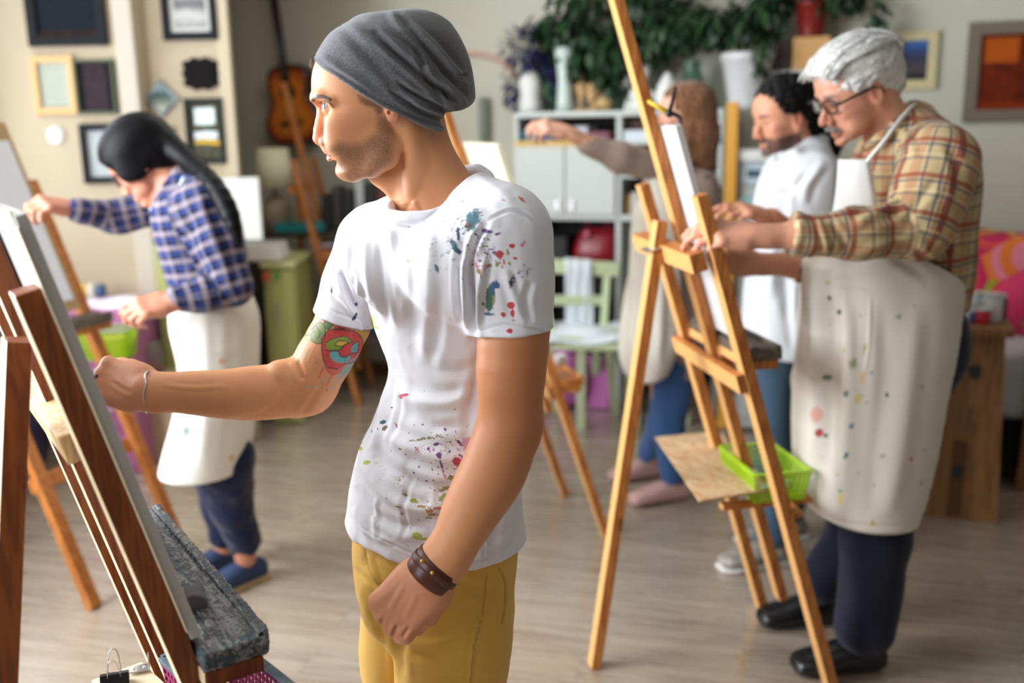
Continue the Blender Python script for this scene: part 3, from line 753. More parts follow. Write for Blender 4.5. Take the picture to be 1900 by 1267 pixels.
def tattoo(V, N, col):
    """sleeve tattoo on the right upper arm: paisley swirls in red, green and turquoise with drips"""
    q = proj(V); ax = ELR - SHR; tt = (V - SHR) @ ax / (ax @ ax); dd = np.linalg.norm(V - SHR - tt[:, None] * ax, axis=1)
    m = (tt > .25) & (tt < .98) & (dd < .07) & (q[:, 0] < 700) & (q[:, 0] > 540) & (q[:, 1] < 740) & ((V - C0) * N).sum(1).__lt__(0)
    w = np.nonzero(m)[0]; Q = q[w]; c = col[w]
    def line(pts, wd, color, a=1.0, soft=.8):
        nonlocal c
        d, _ = segd(Q, cat(pts, 6) if len(pts) > 2 else pts); c = blend(c, a * (1 - sm(d, wd - soft, wd + soft)), color)
    def blob(poly, color, a=1.0):
        nonlocal c
        P = cat(poly + [poly[0]], 6)[:-1]; ins = inpoly(Q, P); d, _ = segd(Q, np.vstack([P, P[:1]])); sd = np.where(ins, -d, d)
        c = blend(c, a * (1 - sm(sd, -.8, .8)), color)
    DK = (58, 44, 48)
    blob([(596, 580), (640, 600), (688, 602), (690, 625), (672, 655), (655, 640), (600, 625), (577, 612)], (66, 110, 118), .55)
    blob([(660, 612), (686, 618), (680, 645), (662, 640)], (206, 160, 60), .8); blob([(598, 596), (618, 606), (612, 622), (590, 612)], (222, 170, 96), .8)
    blob([(578, 612), (592, 598), (604, 610), (598, 636), (580, 634)], (88, 132, 60), .9); blob([(604, 588), (618, 600), (610, 612), (600, 604)], (44, 120, 84), .9)
    blob([(628, 598), (640, 606), (650, 602), (646, 618), (630, 622), (620, 610)], (200, 74, 60), .9); blob([(562, 618), (578, 616), (584, 628), (570, 634)], (92, 134, 66), .8)
    blob([(596, 630), (612, 612), (646, 612), (668, 622), (674, 645), (662, 668), (640, 676), (626, 684), (606, 680), (597, 656)], (202, 52, 58), .95)
    blob([(618, 628), (640, 624), (654, 634), (640, 640), (628, 650), (608, 648), (604, 636)], (120, 160, 58), .95)
    blob([(628, 632), (646, 634), (636, 642), (622, 640)], (216, 178, 62), .95)
    blob([(614, 652), (626, 650), (634, 662), (650, 658), (644, 672), (624, 672), (612, 662)], (84, 178, 180), .95)
    blob([(654, 640), (664, 634), (662, 652), (652, 654)], (70, 168, 176), .95)
    blob([(604, 672), (640, 676), (634, 690), (616, 696), (604, 686)], (206, 80, 84), .75)
    blob([(640, 676), (676, 650), (670, 670), (640, 694), (626, 700)], (92, 176, 178), .6)
    for pts in ([(596, 630), (612, 612), (646, 612), (668, 622), (674, 645), (662, 668), (640, 676)], [(597, 630), (598, 656), (606, 680), (626, 684)], [(604, 636), (618, 628), (640, 624), (654, 634)],
                [(604, 650), (628, 650), (640, 640), (654, 634)], [(628, 632), (646, 634), (636, 642), (622, 640), (628, 632)], [(654, 640), (664, 634), (664, 652), (652, 656), (640, 664)],
                [(614, 652), (626, 650), (634, 662), (650, 658)], [(578, 612), (592, 598), (604, 610), (598, 636), (580, 634), (576, 620)], [(600, 600), (610, 592), (618, 602), (608, 612)],
                [(626, 600), (634, 610), (648, 604)], [(620, 612), (634, 612), (648, 616)], [(562, 620), (574, 622), (584, 614)], [(586, 604), (594, 618), (588, 630)]): line(pts, 1.1, DK, .8)
    for pts, cc in (([(588, 640), (580, 656), (574, 672)], (206, 120, 70)), ([(600, 682), (592, 700)], (190, 80, 80)), ([(640, 690), (622, 712), (614, 722)], (84, 170, 170)), ([(660, 672), (640, 700)], (84, 170, 170)), ([(566, 640), (556, 662), (552, 676)], (96, 160, 110)), ([(574, 648), (566, 666)], (110, 150, 100)), ([(616, 694), (606, 716)], (196, 90, 90))): line(pts, 1.6, cc, .65)
    rng = random.Random(4)
    for _ in range(16): x, y = rng.uniform(560, 660), rng.uniform(655, 722); line([(x, y), (x + .5, y + 2)], rng.uniform(.8, 2.0), rng.choice([(190, 80, 80), (80, 160, 160), (150, 60, 80)]), .6)
    for x, y in ((610, 622), (622, 616), (640, 616), (656, 622), (666, 640), (660, 658), (604, 640), (606, 660), (616, 676)): line([(x, y), (x + .4, y + .4)], 1.3, (80, 20, 30), .8)
    col[w] = c; return col
def finish_body(S, h, parent, base, ao=None, name='body', post=None, mt=None, smooth=1):
    V, F = S.mesh(h); V = relax(V, F, smooth, .5); N = normals(V, F)
    col = colarr(len(V), base); stub = np.zeros(len(V))
    if post: V, col, stub = post(V, N, col, stub)
    return mesh_obj(name, V, F, mt or SKIN, parent, {'Col': col, 'stub': stub})
def man_post(V, N, col, stub):
    q = proj(V); f, l, z = hloc(V); head = (z > -.20) & (np.abs(l) < .10) & (f > -.16)
    R = lambda px, py, r, lat=None: np.exp(-(((q[:, 0] - px) ** 2 + (q[:, 1] - py) ** 2) / r ** 2)) * head
    col = blend(col, .35 * R(640, 235, 34), (206, 128, 104)); col = blend(col, .5 * R(590, 255, 16), (206, 124, 104)); col = blend(col, .5 * R(722, 218, 12), (206, 124, 104))
    # lips
    P1 = [(602, 281), (610, 283), (626, 288), (618, 288), (610, 288), (604, 286)]; P2 = [(611, 288.5), (626, 288.5), (622, 297), (613, 299), (609, 294)]
    for s_ in (1, -1):
        pass
    lips = (np.abs(l) < .026) & (f > hloc(hp(630, 288))[0]) & head; zl = z - hloc(hp(614, 288))[2]
    edge_u = .0065 * (1 - (np.abs(l) / .026) ** 2) + .0008; edge_l = .0088 * (1 - (np.abs(l) / .024) ** 2)
    w = lips * sm(zl, -edge_l - .0012, -edge_l) * (1 - sm(zl, edge_u, edge_u + .0012)); col = blend(col, w * .85, (186, 104, 96))
    # stubble: jaw, chin, upper lip, below the ear, down the neck a little
    jaw = [(628, 262), (612, 272), (606, 282), (628, 290), (620, 306), (624, 326), (640, 342), (692, 334), (728, 300), (734, 240), (716, 212), (700, 215), (698, 245), (672, 262), (650, 268)]
    Q = q.copy(); d, _ = segd(Q, jaw + [jaw[0]]); ins = inpoly(Q, jaw); sd = np.where(ins, d, -d)
    st_ = head * sm(sd, -9, 12) * (l > -.02) * .80
    fj = (f > hloc(hp(700, 300))[0]) & (z < hloc(hp(614, 276))[2]) & (z > -.20); st2 = head * fj * .5 * (l <= -.02)
    stub = np.maximum(st_, st2) * (1 - w); col = blend(col, stub * .30, (150, 112, 90))
    # eyebrows, temple hair, nape hair
    for s_ in (-1, 1):
        for k_, (a, b) in enumerate([(578.5, .010), (580, .022), (588, .036), (603, .049)]): pass
        br = np.array([hp(583, 187, s_ * .010), hp(583, 182, s_ * .022), hp(592, 179.5, s_ * .038), hp(609, 186, s_ * .052)]); bb = cat(br, 5)
        d3 = np.min(np.stack([np.linalg.norm(V - p_, axis=1) for p_ in bb]), 0); hb = (1 - sm(d3, .0028, .0068)); col = blend(col, hb * .8, (84, 58, 42)); stub = np.maximum(stub, hb * 1.0)
    th = [(664, 176), (690, 185), (716, 200), (710, 212), (700, 214), (694, 200), (678, 196), (668, 190)]; d, _ = segd(q, th + [th[0]]); sd = np.where(inpoly(q, th), d, -d)
    hh = head * sm(sd, -5, 6); col = blend(col, hh * .45, (110, 80, 60)); stub = np.maximum(stub, hh * .8)
    hh = head * np.exp(-(((q[:, 0] - 805) / 26) ** 2 + ((q[:, 1] - 250) / 20) ** 2)); stub = np.maximum(stub, hh * .45); col = blend(col, hh * .25, (120, 84, 62))
    fr_ = head * (((V - C0) * N).sum(1) < .05 * np.linalg.norm(V - C0, axis=1))
    d, t_ = segd(q, cat([(580, 187), (584, 182), (591, 179), (601, 179.5), (613, 185)], 5)); hb = fr_ * (1 - sm(d, 1.6 + 1.2 * np.sin(t_ * 3.1), 4.6)); col = blend(col, hb * .8, (78, 54, 40)); stub = np.maximum(stub, hb * .8)
    d, _ = segd(q, cat([(594, 191), (600, 188.5), (607, 189), (614, 193), (619, 199)], 5)); col = blend(col, fr_ * (1 - sm(d, .5, 1.8)) * .85, (52, 32, 26))
    # darker lash line
    for s_ in (-1, 1):
        c = hp(598.5, 198.3, s_ * .0315); dz = V - c; e_ = ((dz @ HF) / .0138) ** 2 + ((dz @ nrm(HN + HF * -.32 * s_)) / .0142) ** 2 + ((dz @ ZZ) / .0052) ** 2
        up = (dz @ ZZ) > -.001; col = blend(col, np.exp(-((e_ - 1.05) / .22) ** 2) * up * 1.0, (40, 24, 20)); col = blend(col, np.exp(-((e_ - 1.05) / .3) ** 2) * (~up) * .7, (150, 84, 70))
    # hands a little redder; shade painted on left upper arm, mouth line and nostril
    d = np.minimum(np.linalg.norm(V - J(742, 1130, 1.33), axis=1), np.linalg.norm(V - J(215, 712, 1.58), axis=1)); col = blend(col, .45 * (1 - sm(d, .05, .11)), (200, 130, 108))
    al = np.linalg.norm(V - J(950, 680, 1.40), axis=1); col = blend(col, .6 * (1 - sm(al, .10, .26)), (172, 104, 62)); ml = np.exp(-(((f - hloc(hp(616, 288))[0]) / .010) ** 2 + ((zl) / .0016) ** 2)) * (np.abs(l) < .022) * head; col = blend(col, ml * .8, (110, 48, 44)); col = blend(col, np.exp(-(((q[:, 0] - 601) / 5) ** 2 + ((q[:, 1] - 268) / 2.6) ** 2)) * head * .8, (70, 30, 24))
    # tendons, veins, crook of the elbow, creases
    V = folds(V, N, [([(538, 672), (548, 690), (552, 712)], .0022, 5), ([(552, 668), (560, 690), (562, 706)], -.0025, 4), ([(420, 772), (480, 758), (520, 730)], .0012, 5), ([(560, 770), (580, 740), (600, 705)], -.0012, 6),
                     ([(300, 714), (360, 720), (420, 716)], .0010, 4), ([(206, 706), (228, 722), (246, 728)], -.0012, 4),
                     ([(711, 1146), (706, 1160), (702, 1172)], -.0035, 3.5), ([(738, 1160), (732, 1172), (729, 1182)], -.0035, 3.5), ([(760, 1163), (752, 1174), (746, 1184)], -.0035, 3.5),
                     ([(750, 1085), (735, 1110), (722, 1132)], .0011, 5), ([(775, 1100), (762, 1125), (752, 1148)], .0009, 5), ([(768, 372), (771, 384), (779, 393)], .0020, 5), ([(757, 378), (752, 392), (750, 400)], -.0020, 5)])
    col = tattoo(V, N, col)
    return V, col, stub
# eyes
WH = mat('eye white', (190, 184, 178), rough=.4, spec=.4); IRIS = mat('grey blue iris', (96, 112, 118), rough=.1, spec=.8); PUP = mat('pupil', (8, 8, 8), rough=.05, spec=.8)
for s in (-1, 1):
    c = hp(612.5, 199.5, s * .0305); g = nrm(HF * 1.0 + HN * .42 * s + ZZ * .05) if s > 0 else nrm(HF + HN * .2)
    o = MB().ball(c, .0122, 16).build('eye', WH, MAN)
    X = nrm(np.cross(g, ZZ)); Y = np.cross(X, g)
    MB().ball(c + g * .0102, (.0062, .0062, .0027), 10, X, Y, g).build('iris', IRIS, o); MB().ball(c + g * .0118, (.0025, .0025, .0014), 8, X, Y, g).build('pupil', PUP, o)

# beanie
def beanie():
    S = SDF()
    rows = [(42, 650, 803, .064), (52, 632, 818, .070), (65, 612, 838, .079), (85, 594, 858, .085), (105, 583, 868, .087), (130, 578, 875, .087), (155, 578, 880, .086), (180, 590, 883, .082), (196, 640, 880, .078), (207, 780, 873, .05)]
    st = []
    for y, a, b, w in rows:
        fa, _, za = hloc(hp(a, y)); fb, _, zb = hloc(hp(b, y)); st.append(((za + zb) / 2, (fa + fb) / 2, 0, (fa - fb) / 2, w))
    S.loft(st, HO, HF, HN, ZZ, p=2.15, k=0, rnd=.02)
    S.ell(hp(733, 71), (.090, .068, .0395), nrm(HF - ZZ * .12), HN, nrm(ZZ + HF * .12), .03)
    # part that hugs the nape
    S.loft([(hloc(hp(700, y))[2], (hloc(hp(a, y))[0] + hloc(hp(b, y))[0]) / 2, 0, (hloc(hp(a, y))[0] - hloc(hp(b, y))[0]) / 2, w) for y, a, b, w in
            [(150, 600, 846, .083), (180, 620, 838, .081), (205, 640, 826, .078), (225, 660, 820, .072), (240, 690, 816, .066)]], HO, HF, HN, ZZ, p=2.2, k=.008, rnd=.006)
    # cut below the rim: plane through rim line
    r0 = hp(580, 98); r1 = hp(718, 201); r2 = hp(815, 238)
    def under(P):
        f, l, z = (P - HO) @ HF, (P - HO) @ HN, (P - HO) @ ZZ
        rim = RIMZ(f); return (rim - z) * .85
    return S, under
_rp = [(577, 96), (588, 110), (600, 123), (636, 149), (679, 179), (719, 200), (752, 217), (785, 232), (815, 240), (850, 252)]
_rf = np.array([hloc(hp(*p))[0] for p in _rp][::-1]); _rz = np.array([hloc(hp(*p))[2] for p in _rp][::-1])
def RIMZ(f): return np.interp(f, _rf, _rz)
S, under = beanie()
def hatf(P, S0=S):
    f, l, z = (P - HO) @ HF, (P - HO) @ HN, (P - HO) @ ZZ
    d = S0.eval(P, .03); slouch = ((f < _f0) & (z > _z0)); cut = (RIMZ(f) - z) * .8; cut = np.where(slouch, -1, cut)
    return -smin(-d, -cut, .006)
_f0 = hloc(hp(828, 208))[0]; _z0 = hloc(hp(828, 206))[2] - .004
S2 = SDF(); lo, hi = S.bounds(); S2.fn(hatf, lo + .02, hi - .02, 0)
# rolled rim
rim3 = []
for i in range(72):
    a = 2 * math.pi * i / 72; fmid = (_rf[-2] + hloc(hp(818, 238))[0]) / 2; fr = (_rf[-2] - hloc(hp(818, 238))[0]) / 2; f = fmid + fr * math.cos(a)
    lat = .0800 * np.sign(math.sin(a)) * abs(math.sin(a)) ** .85; rim3.append(HO + HF * f + HN * lat + ZZ * RIMZ(f))
for i in range(72): S2.rc(rim3[i], rim3[(i + 1) % 72], .0050, .0050, .003)
V, F = S2.mesh(.0022); V = relax(V, F, 2, .5); N = normals(V, F)
HFOLD = [([(690, 55), (730, 95), (770, 130), (800, 160), (826, 190)], -.0060, 7), ([(735, 30), (775, 70), (812, 110), (840, 150), (868, 170)], -.0070, 7), ([(755, 45), (795, 80), (835, 125), (860, 150)], .0050, 9),
         ([(770, 92), (782, 120), (796, 148), (815, 170)], -.0050, 6), ([(700, 60), (748, 92), (782, 118), (800, 140)], .0045, 9), ([(735, 150), (765, 172), (800, 192), (826, 206)], -.0048, 5), ([(742, 168), (775, 190), (806, 205), (824, 214)], .0035, 5),
         ([(720, 166), (752, 190), (786, 210), (822, 222)], -.0038, 4.5), ([(800, 150), (828, 172), (850, 190), (852, 204)], -.0080, 6), ([(822, 140), (848, 158), (870, 160)], .004, 8), ([(838, 138), (856, 140), (870, 138)], -.0025, 3),
         ([(640, 60), (690, 110), (740, 165), (770, 190)], -.0022, 10), ([(600, 118), (650, 150), (700, 182), (760, 212), (815, 232)], -.0022, 4), ([(825, 170), (840, 195), (850, 210)], -.006, 5), ([(720, 25), (760, 60), (790, 90)], .003, 8),
         ([(590, 98), (640, 134), (700, 172)], .0016, 8), ([(640, 45), (700, 78), (745, 110), (790, 150)], .0026, 12)]
V = folds(V, N, [(p_, a_ * 1.45, w_ * .9) for p_, a_, w_ in HFOLD]); V = V + N * (vnoise(V, 55, 3) * .0006 + vnoise(V, 22, 5) * .0014)[:, None]
HAT = heather_mat('grey heather jersey', (76, 76, 79), (116, 116, 119))
mesh_obj('beanie', V, F, HAT, MAN)
# a few hairs in front of the rim
HAIRB = mat('brown hair', (92, 64, 42), rough=.5); mb = MB(); rng = random.Random(2)
for i in range(26):
    la = rng.uniform(-.02, .04); a = hp(583 + rng.uniform(-1, 3), 106 + rng.uniform(-3, 8), la); b = hp(577 + rng.uniform(-3, 2), 120 + rng.uniform(-8, 10), la + rng.uniform(-.006, .006)); mb.tube([a, (a + b) / 2 + HF * .002, b], [.0003, .0003, .0002], 4)
mb.build('hair', HAIRB, MAN)
# ------------------------------------------------------------------ the white T-shirt
def paint_mat(name, base, rough=.85, bump=.16, weave=1000, thr=0.0, warp=.35):
    """cloth whose paint marks are stored as distance (pm) and colour (Pc)"""
    m = bpy.data.materials.new(name); m.use_nodes = True; t = NT(m); a = t.attr('Pc'); d = t.attr('pm'); c0 = t.attr('Col')
    v = t.coord('Object'); n = t.noise(v, 420, 4, .75); n2 = t.noise(v, weave, 2, .5); n3 = t.noise(v, 45, 4, .6); n4 = t.noise(v, 130, 3, .6)
    x = t.math('ADD', d.outputs['Fac'], t.math('MULTIPLY', t.math('SUBTRACT', n, .5), -1.6 * warp)); x = t.math('ADD', x, t.math('MULTIPLY', t.math('SUBTRACT', n4, .5), -1.4 * warp))
    k = t.ramp(x, [(.47, 0.0), (.53, .92)])
    t.link(t.mix(k, c0.outputs['Color'], a.outputs['Color']), t.b.inputs['Base Color'])
    t.b.inputs['Roughness'].default_value = rough; t.b.inputs['Sheen Weight'].default_value = .1; t.b.inputs['Specular IOR Level'].default_value = .2
    t.bump(t.math('ADD', t.math('MULTIPLY', n2, .5), t.math('MULTIPLY', n3, 1.0)), bump, .002); return m
def splats(V, N, items, facing=True):
    """items: (px, py, rx, ry, angle deg, colour, strength)"""
    q = proj(V); fc = ((V - C0) * N).sum(1) < 0; pm = np.zeros(len(V)); pc = np.tile(np.array(lin((128, 128, 128))), (len(V), 1))
    for it in items:
        x, y, rx, ry, an, c, s = it; R = 2.2 * max(rx, ry); w = np.nonzero((np.abs(q[:, 0] - x) < R) & (np.abs(q[:, 1] - y) < R) & fc)[0]
        if not len(w): continue
        a = math.radians(an); dx = q[w, 0] - x; dy = q[w, 1] - y; u = (dx * math.cos(a) + dy * math.sin(a)) / rx; v_ = (-dx * math.sin(a) + dy * math.cos(a)) / ry
        r = np.sqrt(u * u + v_ * v_); val = np.clip(.5 + (1 - r) * .5 * s, 0, (.5 + .5 * s) if s >= .3 else (.395 + .3 * s)); b = val > np.maximum(pm[w], .12); pc[w[b]] = lin(c); pm[w] = np.maximum(pm[w], val)
    return pm, pc
TEAL = (24, 92, 104); NAVY = (30, 58, 92); RED = (196, 24, 46); OL = (150, 138, 40); GRN = (170, 186, 60); PUR = (92, 48, 116); PINK = (206, 110, 140); OCH = (172, 124, 40); DKG = (26, 92, 80)
SP = [(878, 407, 13, 20, 25, TEAL, .55), (872, 418, 8, 12, 40, (40, 60, 60), .5), (868, 416, 3, 3, 0, RED, 1), (850, 433, 3.2, 12, -5, NAVY, 1), (843, 457, 5.5, 13, -22, TEAL, 1), (852, 468, 4, 6, 20, NAVY, .7), (828, 473, 15, 13, -30, (70, 84, 90), .08),
      (866, 438, 14, 18, 20, (60, 60, 80), .1), (810, 497, 3, 8, -20, (90, 120, 140), .7), (903, 429, 10, 3.6, 8, PUR, .8), (925, 433, 9, 2.4, -25, PUR, .5), (893, 446, 6, 7, 20, PUR, .15), (950, 456, 6, 4.6, 10, RED, 1), (928, 472, 8.5, 7, -10, RED, 1.1),
      (935, 487, 2, 5, 0, RED, .5), (956, 479, 5, 2.2, 20, RED, .5), (941, 468, 2, 6, 10, OCH, .6), (901, 470, 12, 9, 10, PUR, .22), (893, 478, 10, 10, -20, PINK, .15), (898, 457, 5, 2, 0, OL, .6), (906, 493, 4, 3, 0, OL, .9), (912, 491, 2, 2, 0, OL, .8), (923, 491, 3, 5, 0, OL, .9), (945, 489, 3, 4, 0, OL, .8), (888, 503, 5, 3.5, 30, OCH, .9), (893, 515, 1.4, 9, -8, OCH, .4), (884, 492, 2, 8, -25, PINK, .4), (900, 505, 1.2, 9, 0, PINK, .3),
      (910, 552, 8.5, 25, 4, DKG, 1.2), (914, 540, 4, 18, 4, (30, 80, 130), 1.3), (916, 556, 2.2, 12, 5, (180, 170, 70), 1.2), (921, 529, 6, 8, 0, (50, 70, 130), .5), (908, 583, 11, 3, 5, TEAL, .6), (893, 560, 1.4, 11, -30, (60, 60, 90), .6),
      (948, 567, 7.5, 7, 0, RED, 1.2), (951, 580, 4, 7.5, 0, RED, .8), (934, 583, 5, 4.5, 20, RED, .8), (946, 614, 6.5, 4.5, 0, RED, 1.2), (953, 594, 3, 1.6, 0, RED, .5), (971, 502, 7, 9, 20, (100, 110, 150), .22), (950, 522, 5, 11, 15, (60, 60, 80), .35), (972, 452, 7, 3, 0, PINK, .2), (968, 370, 8, 2.4, 42, (200, 90, 110), .5), (933, 371, 5, 2, 10, PINK, .4),
      (692, 598, 2.6, 14, -8, GRN, .7), (697, 608, 6, 2.5, 10, GRN, .5), (658, 588, 3, 8, 30, NAVY, .5), (661, 565, 3.5, 4, 0, NAVY, .5), (615, 537, 1.4, 7, 0, (120, 80, 120), .3), (757, 485, 1.4, 6, -20, (170, 150, 80), .4),
      (749, 733, 9, 3, -8, (206, 70, 90), .6), (744, 738, 4, 2, 0, (206, 70, 90), .5), (711, 783, 6, 3.6, -15, TEAL, 1.1), (714, 794, 6, 3.5, -40, (110, 96, 50), .9), (727, 756, 2.4, 1.4, 0, PUR, .8), (735, 788, 1.5, 5, -20, (200, 60, 80), .5), (826, 796, 3.4, 2.6, 40, PUR, .9), (830, 806, 14, 3, -10, PUR, .2), (809, 824, 6, 3, -20, PUR, .9), (795, 832, 4, 3, 30, PUR, .4), (814, 845, 4, 5.5, -20, PUR, 1),
      (819, 862, 2, 13, -15, PUR, .35), (824, 880, 1.6, 12, -20, (190, 90, 120), .35), (851, 820, 6, 2.6, 25, PUR, .9), (856, 826, 3, 2, 20, PUR, .8), (849, 857, 10, 8, 30, (190, 50, 80), .9), (858, 848, 5, 5, 0, (206, 90, 120), .5), (868, 824, 12, 13, 20, (214, 150, 170), .6), (853, 844, 3, 3, 0, PUR, .8), (838, 836, 10, 16, 0, PUR, .12), (780, 815, 22, 2, -9, (120, 110, 60), .3), (786, 834, 12, 5, -10, (170, 90, 120), .2),
      (669, 832, 4, 4, 0, GRN, .9), (670, 822, 4, 1.4, 0, GRN, .5), (681, 858, 7, 4, -10, GRN, 1), (700, 851, 6, 5, 0, GRN, .15), (742, 833, 4, 2, 20, OL, .6), (741, 893, 5, 5, 0, OL, .15), (839, 886, 9, 3.4, -10, OL, .9), (828, 919, 13, 4, -20, OL, .6), (824, 908, 12, 3, -25, OL, .4), (832, 904, 12, 2, 0, OL, .4), (818, 926, 6, 3, 0, OL, .7),
      (768, 929, 8, 4, 8, (160, 160, 40), .9), (797, 948, 8, 3.6, 0, OCH, .8), (780, 940, 15, 2, 6, OCH, .5), (806, 955, 14, 2.4, 0, OCH, .4), (813, 943, 8, 2.4, 0, (220, 120, 110), .5), (797, 960, 7, 1.5, 4, OL, .5), (773, 994, 10, 7, 0, (176, 186, 70), .9), (787, 1000, 8, 2.5, 0, GRN, .5), (765, 1015, 8, 4, 20, GRN, .12), (738, 940, 7, 1.6, 6, OL, .6), (752, 919, 6, 1.4, 0, OL, .4), (770, 910, 40, 3, 6, (180, 180, 200), .02),
      (861, 1052, 2, 2, 0, GRN, 1), (876, 1053, 2, 2, 0, GRN, 1), (885, 995, 1.4, 1.4, 0, (60, 60, 60), .8), (768, 877, 2, 2, 0, (50, 60, 110), .9), (777, 866, 2, 2, 0, (50, 60, 110), .7), (802, 870, 2, 2, 0, PUR, .7), (792, 892, 3, 2, 0, PUR, .6), (784, 787, 2.4, 2, 0, (60, 40, 80), .9), (726, 836, 1, 2, 0, (70, 130, 180), .8), (811, 912, 2, 1.5, 0, PUR, .8), (690, 800, 1.4, 3, 0, (120, 160, 200), .6)]
rng = random.Random(11)
for _ in range(150):
    r_ = rng.random()
    if r_ < .45: x, y, c = rng.gauss(810, 34), rng.gauss(845, 42), rng.choice([PUR, PUR, PINK, (190, 50, 80), OL])
    elif r_ < .7: x, y, c = rng.gauss(912, 26), rng.gauss(478, 28), rng.choice([PUR, PINK, RED, OL, (70, 70, 100)])
    elif r_ < .85: x, y, c = rng.gauss(868, 18), rng.gauss(425, 24), rng.choice([TEAL, (60, 60, 70), NAVY])
    else: x, y, c = rng.uniform(690, 860), rng.uniform(900, 1000), rng.choice([OL, OCH, GRN])
    SP.append((x, y, rng.uniform(.8, 1.9), rng.uniform(.8, 1.9), 0, c, rng.uniform(.4, .9)))
CHEST = -TY                                        # direction the chest faces
def shirt():
    S = SDF()
    rh = J(638, 593, 1.672); lh = J(949, 612, 1.415)
    S.chain([SHR, SHR * .45 + rh * .55 + (0, 0, .004), rh + nrm(rh - SHR) * .04], [.0570, .0545, .0540], k=.02)
    S.chain([SHL, SHL * .5 + lh * .5, lh], [.0610, .0625, .0615], k=.02)
    def cut(c, ax, rr):
        ax = nrm(ax)
        def fn(P):
            q = P - c; t = q @ ax; r = np.sqrt(np.maximum((q * q).sum(1) - t * t, 0)); return np.maximum(np.maximum(-t, t - .12), r - rr)
        S.fn(fn, c - .2, c + .2, .003, 's')
    cut(rh, nrm(np.array([-.31, 0, -.95])), .085); cut(lh, nrm(np.array([.05, 0, -1.0])), .090)
    rows = [r for r in torso_rows(.004) if r[0] > J(800, 990, YB)[2]]
    last = torso_rows(.004)[-1]; zc = J(806, 986, YB)[2]; rows.append((zc,) + tuple(last[1:]))
    S.loft(rows, (0, 0, 0), TX, TY, ZZ, p=2.3, k=.022, rnd=.006, dense=6)
    nb = J(806, 372, 1.56)
    S.rc(nb + np.array([-.01, .02, -.03]), SHR + (.004, 0, -.002), .060, .055, .035)
    S.rc(nb + np.array([.02, -.02, -.03]), SHL + (0, 0, -.004), .062, .060, .035)
    S.rc(J(848, 350, 1.56), J(922, 408, 1.46), .043, .048, .03); S.rc(J(748, 418, 1.58), J(706, 432, 1.66), .040, .045, .03)
    S.ell(J(742, 500, 1.50), (.075, .05, .065), k=.05); S.ell(J(850, 500, 1.42), (.080, .05, .070), k=.05)
    S.ell(J(918, 446, 1.52), (.068, .070, .068), k=.04)
    # neck opening
    na, nbk = J(745, 399, 1.475), J(874, 312, 1.62)          # throat and nape points of the collar
    ctr = (na + nbk) / 2; ax = nrm(nbk - na); nz = nrm(np.cross(ax, np.cross(ZZ, ax))); L_ = np.linalg.norm(nbk - na) / 2; bt = np.cross(nz, ax)
    S.chain([ctr + nz * -.06, ctr + nz * .15], [.060, .075], k=.004, mode='s') if False else None
    def hole(P):
        q = P - ctr; u = q @ ax / L_; v = q @ bt / .072; t = q @ nz; r = (np.sqrt(u * u + v * v) - 1) * .065
        return np.maximum(r, -(t + .018))
    S.fn(hole, ctr - .22, ctr + .22, .006, 's')
    ring = [ctr + ax * (L_ + .001) * math.cos(a) + bt * .073 * math.sin(a) + nz * (-.004 - .010 * math.sin(a) ** 2) for a in np.linspace(0, 2 * math.pi, 48, endpoint=False)]
    for i in range(48): S.rc(ring[i], ring[(i + 1) % 48], .0068, .0068, .010, flat=(np.cross(ax, bt), 1.0))
    return S
S = shirt()
BODY = man_body(); V, F = BODY.mesh(.0019); V = relax(V, F, 1, .5)
q_ = proj(V); nf = ((V - C0) * normals(V, F)).sum(1) < .2; tat = (q_[:, 0] > 545) & (q_[:, 0] < 700) & (q_[:, 1] > 575) & (q_[:, 1] < 735) & (V[:, 1] > 1.5) & nf; fac = (q_[:, 0] < 735) & (q_[:, 1] > 150) & (q_[:, 1] < 345) & (q_[:, 0] > 560) & nf
V, F = refine(V, F, tat | fac, 3, BODY)
N = normals(V, F); col = colarr(len(V), (218, 152, 106)); stub = np.zeros(len(V))
V, col, stub = man_post(V, N, col, stub); ins = S.eval(V, .03)
V = V - N * (.013 * sm(-ins, .0015, .010) * (V[:, 2] < 1.50))[:, None]            # the body is slimmer than the cloth that covers it
mesh_obj('body', V, F, SKIN, MAN, {'Col': col, 'stub': stub})
V, F = S.mesh(.0026); V = relax(V, F, 2, .5); N = normals(V, F)
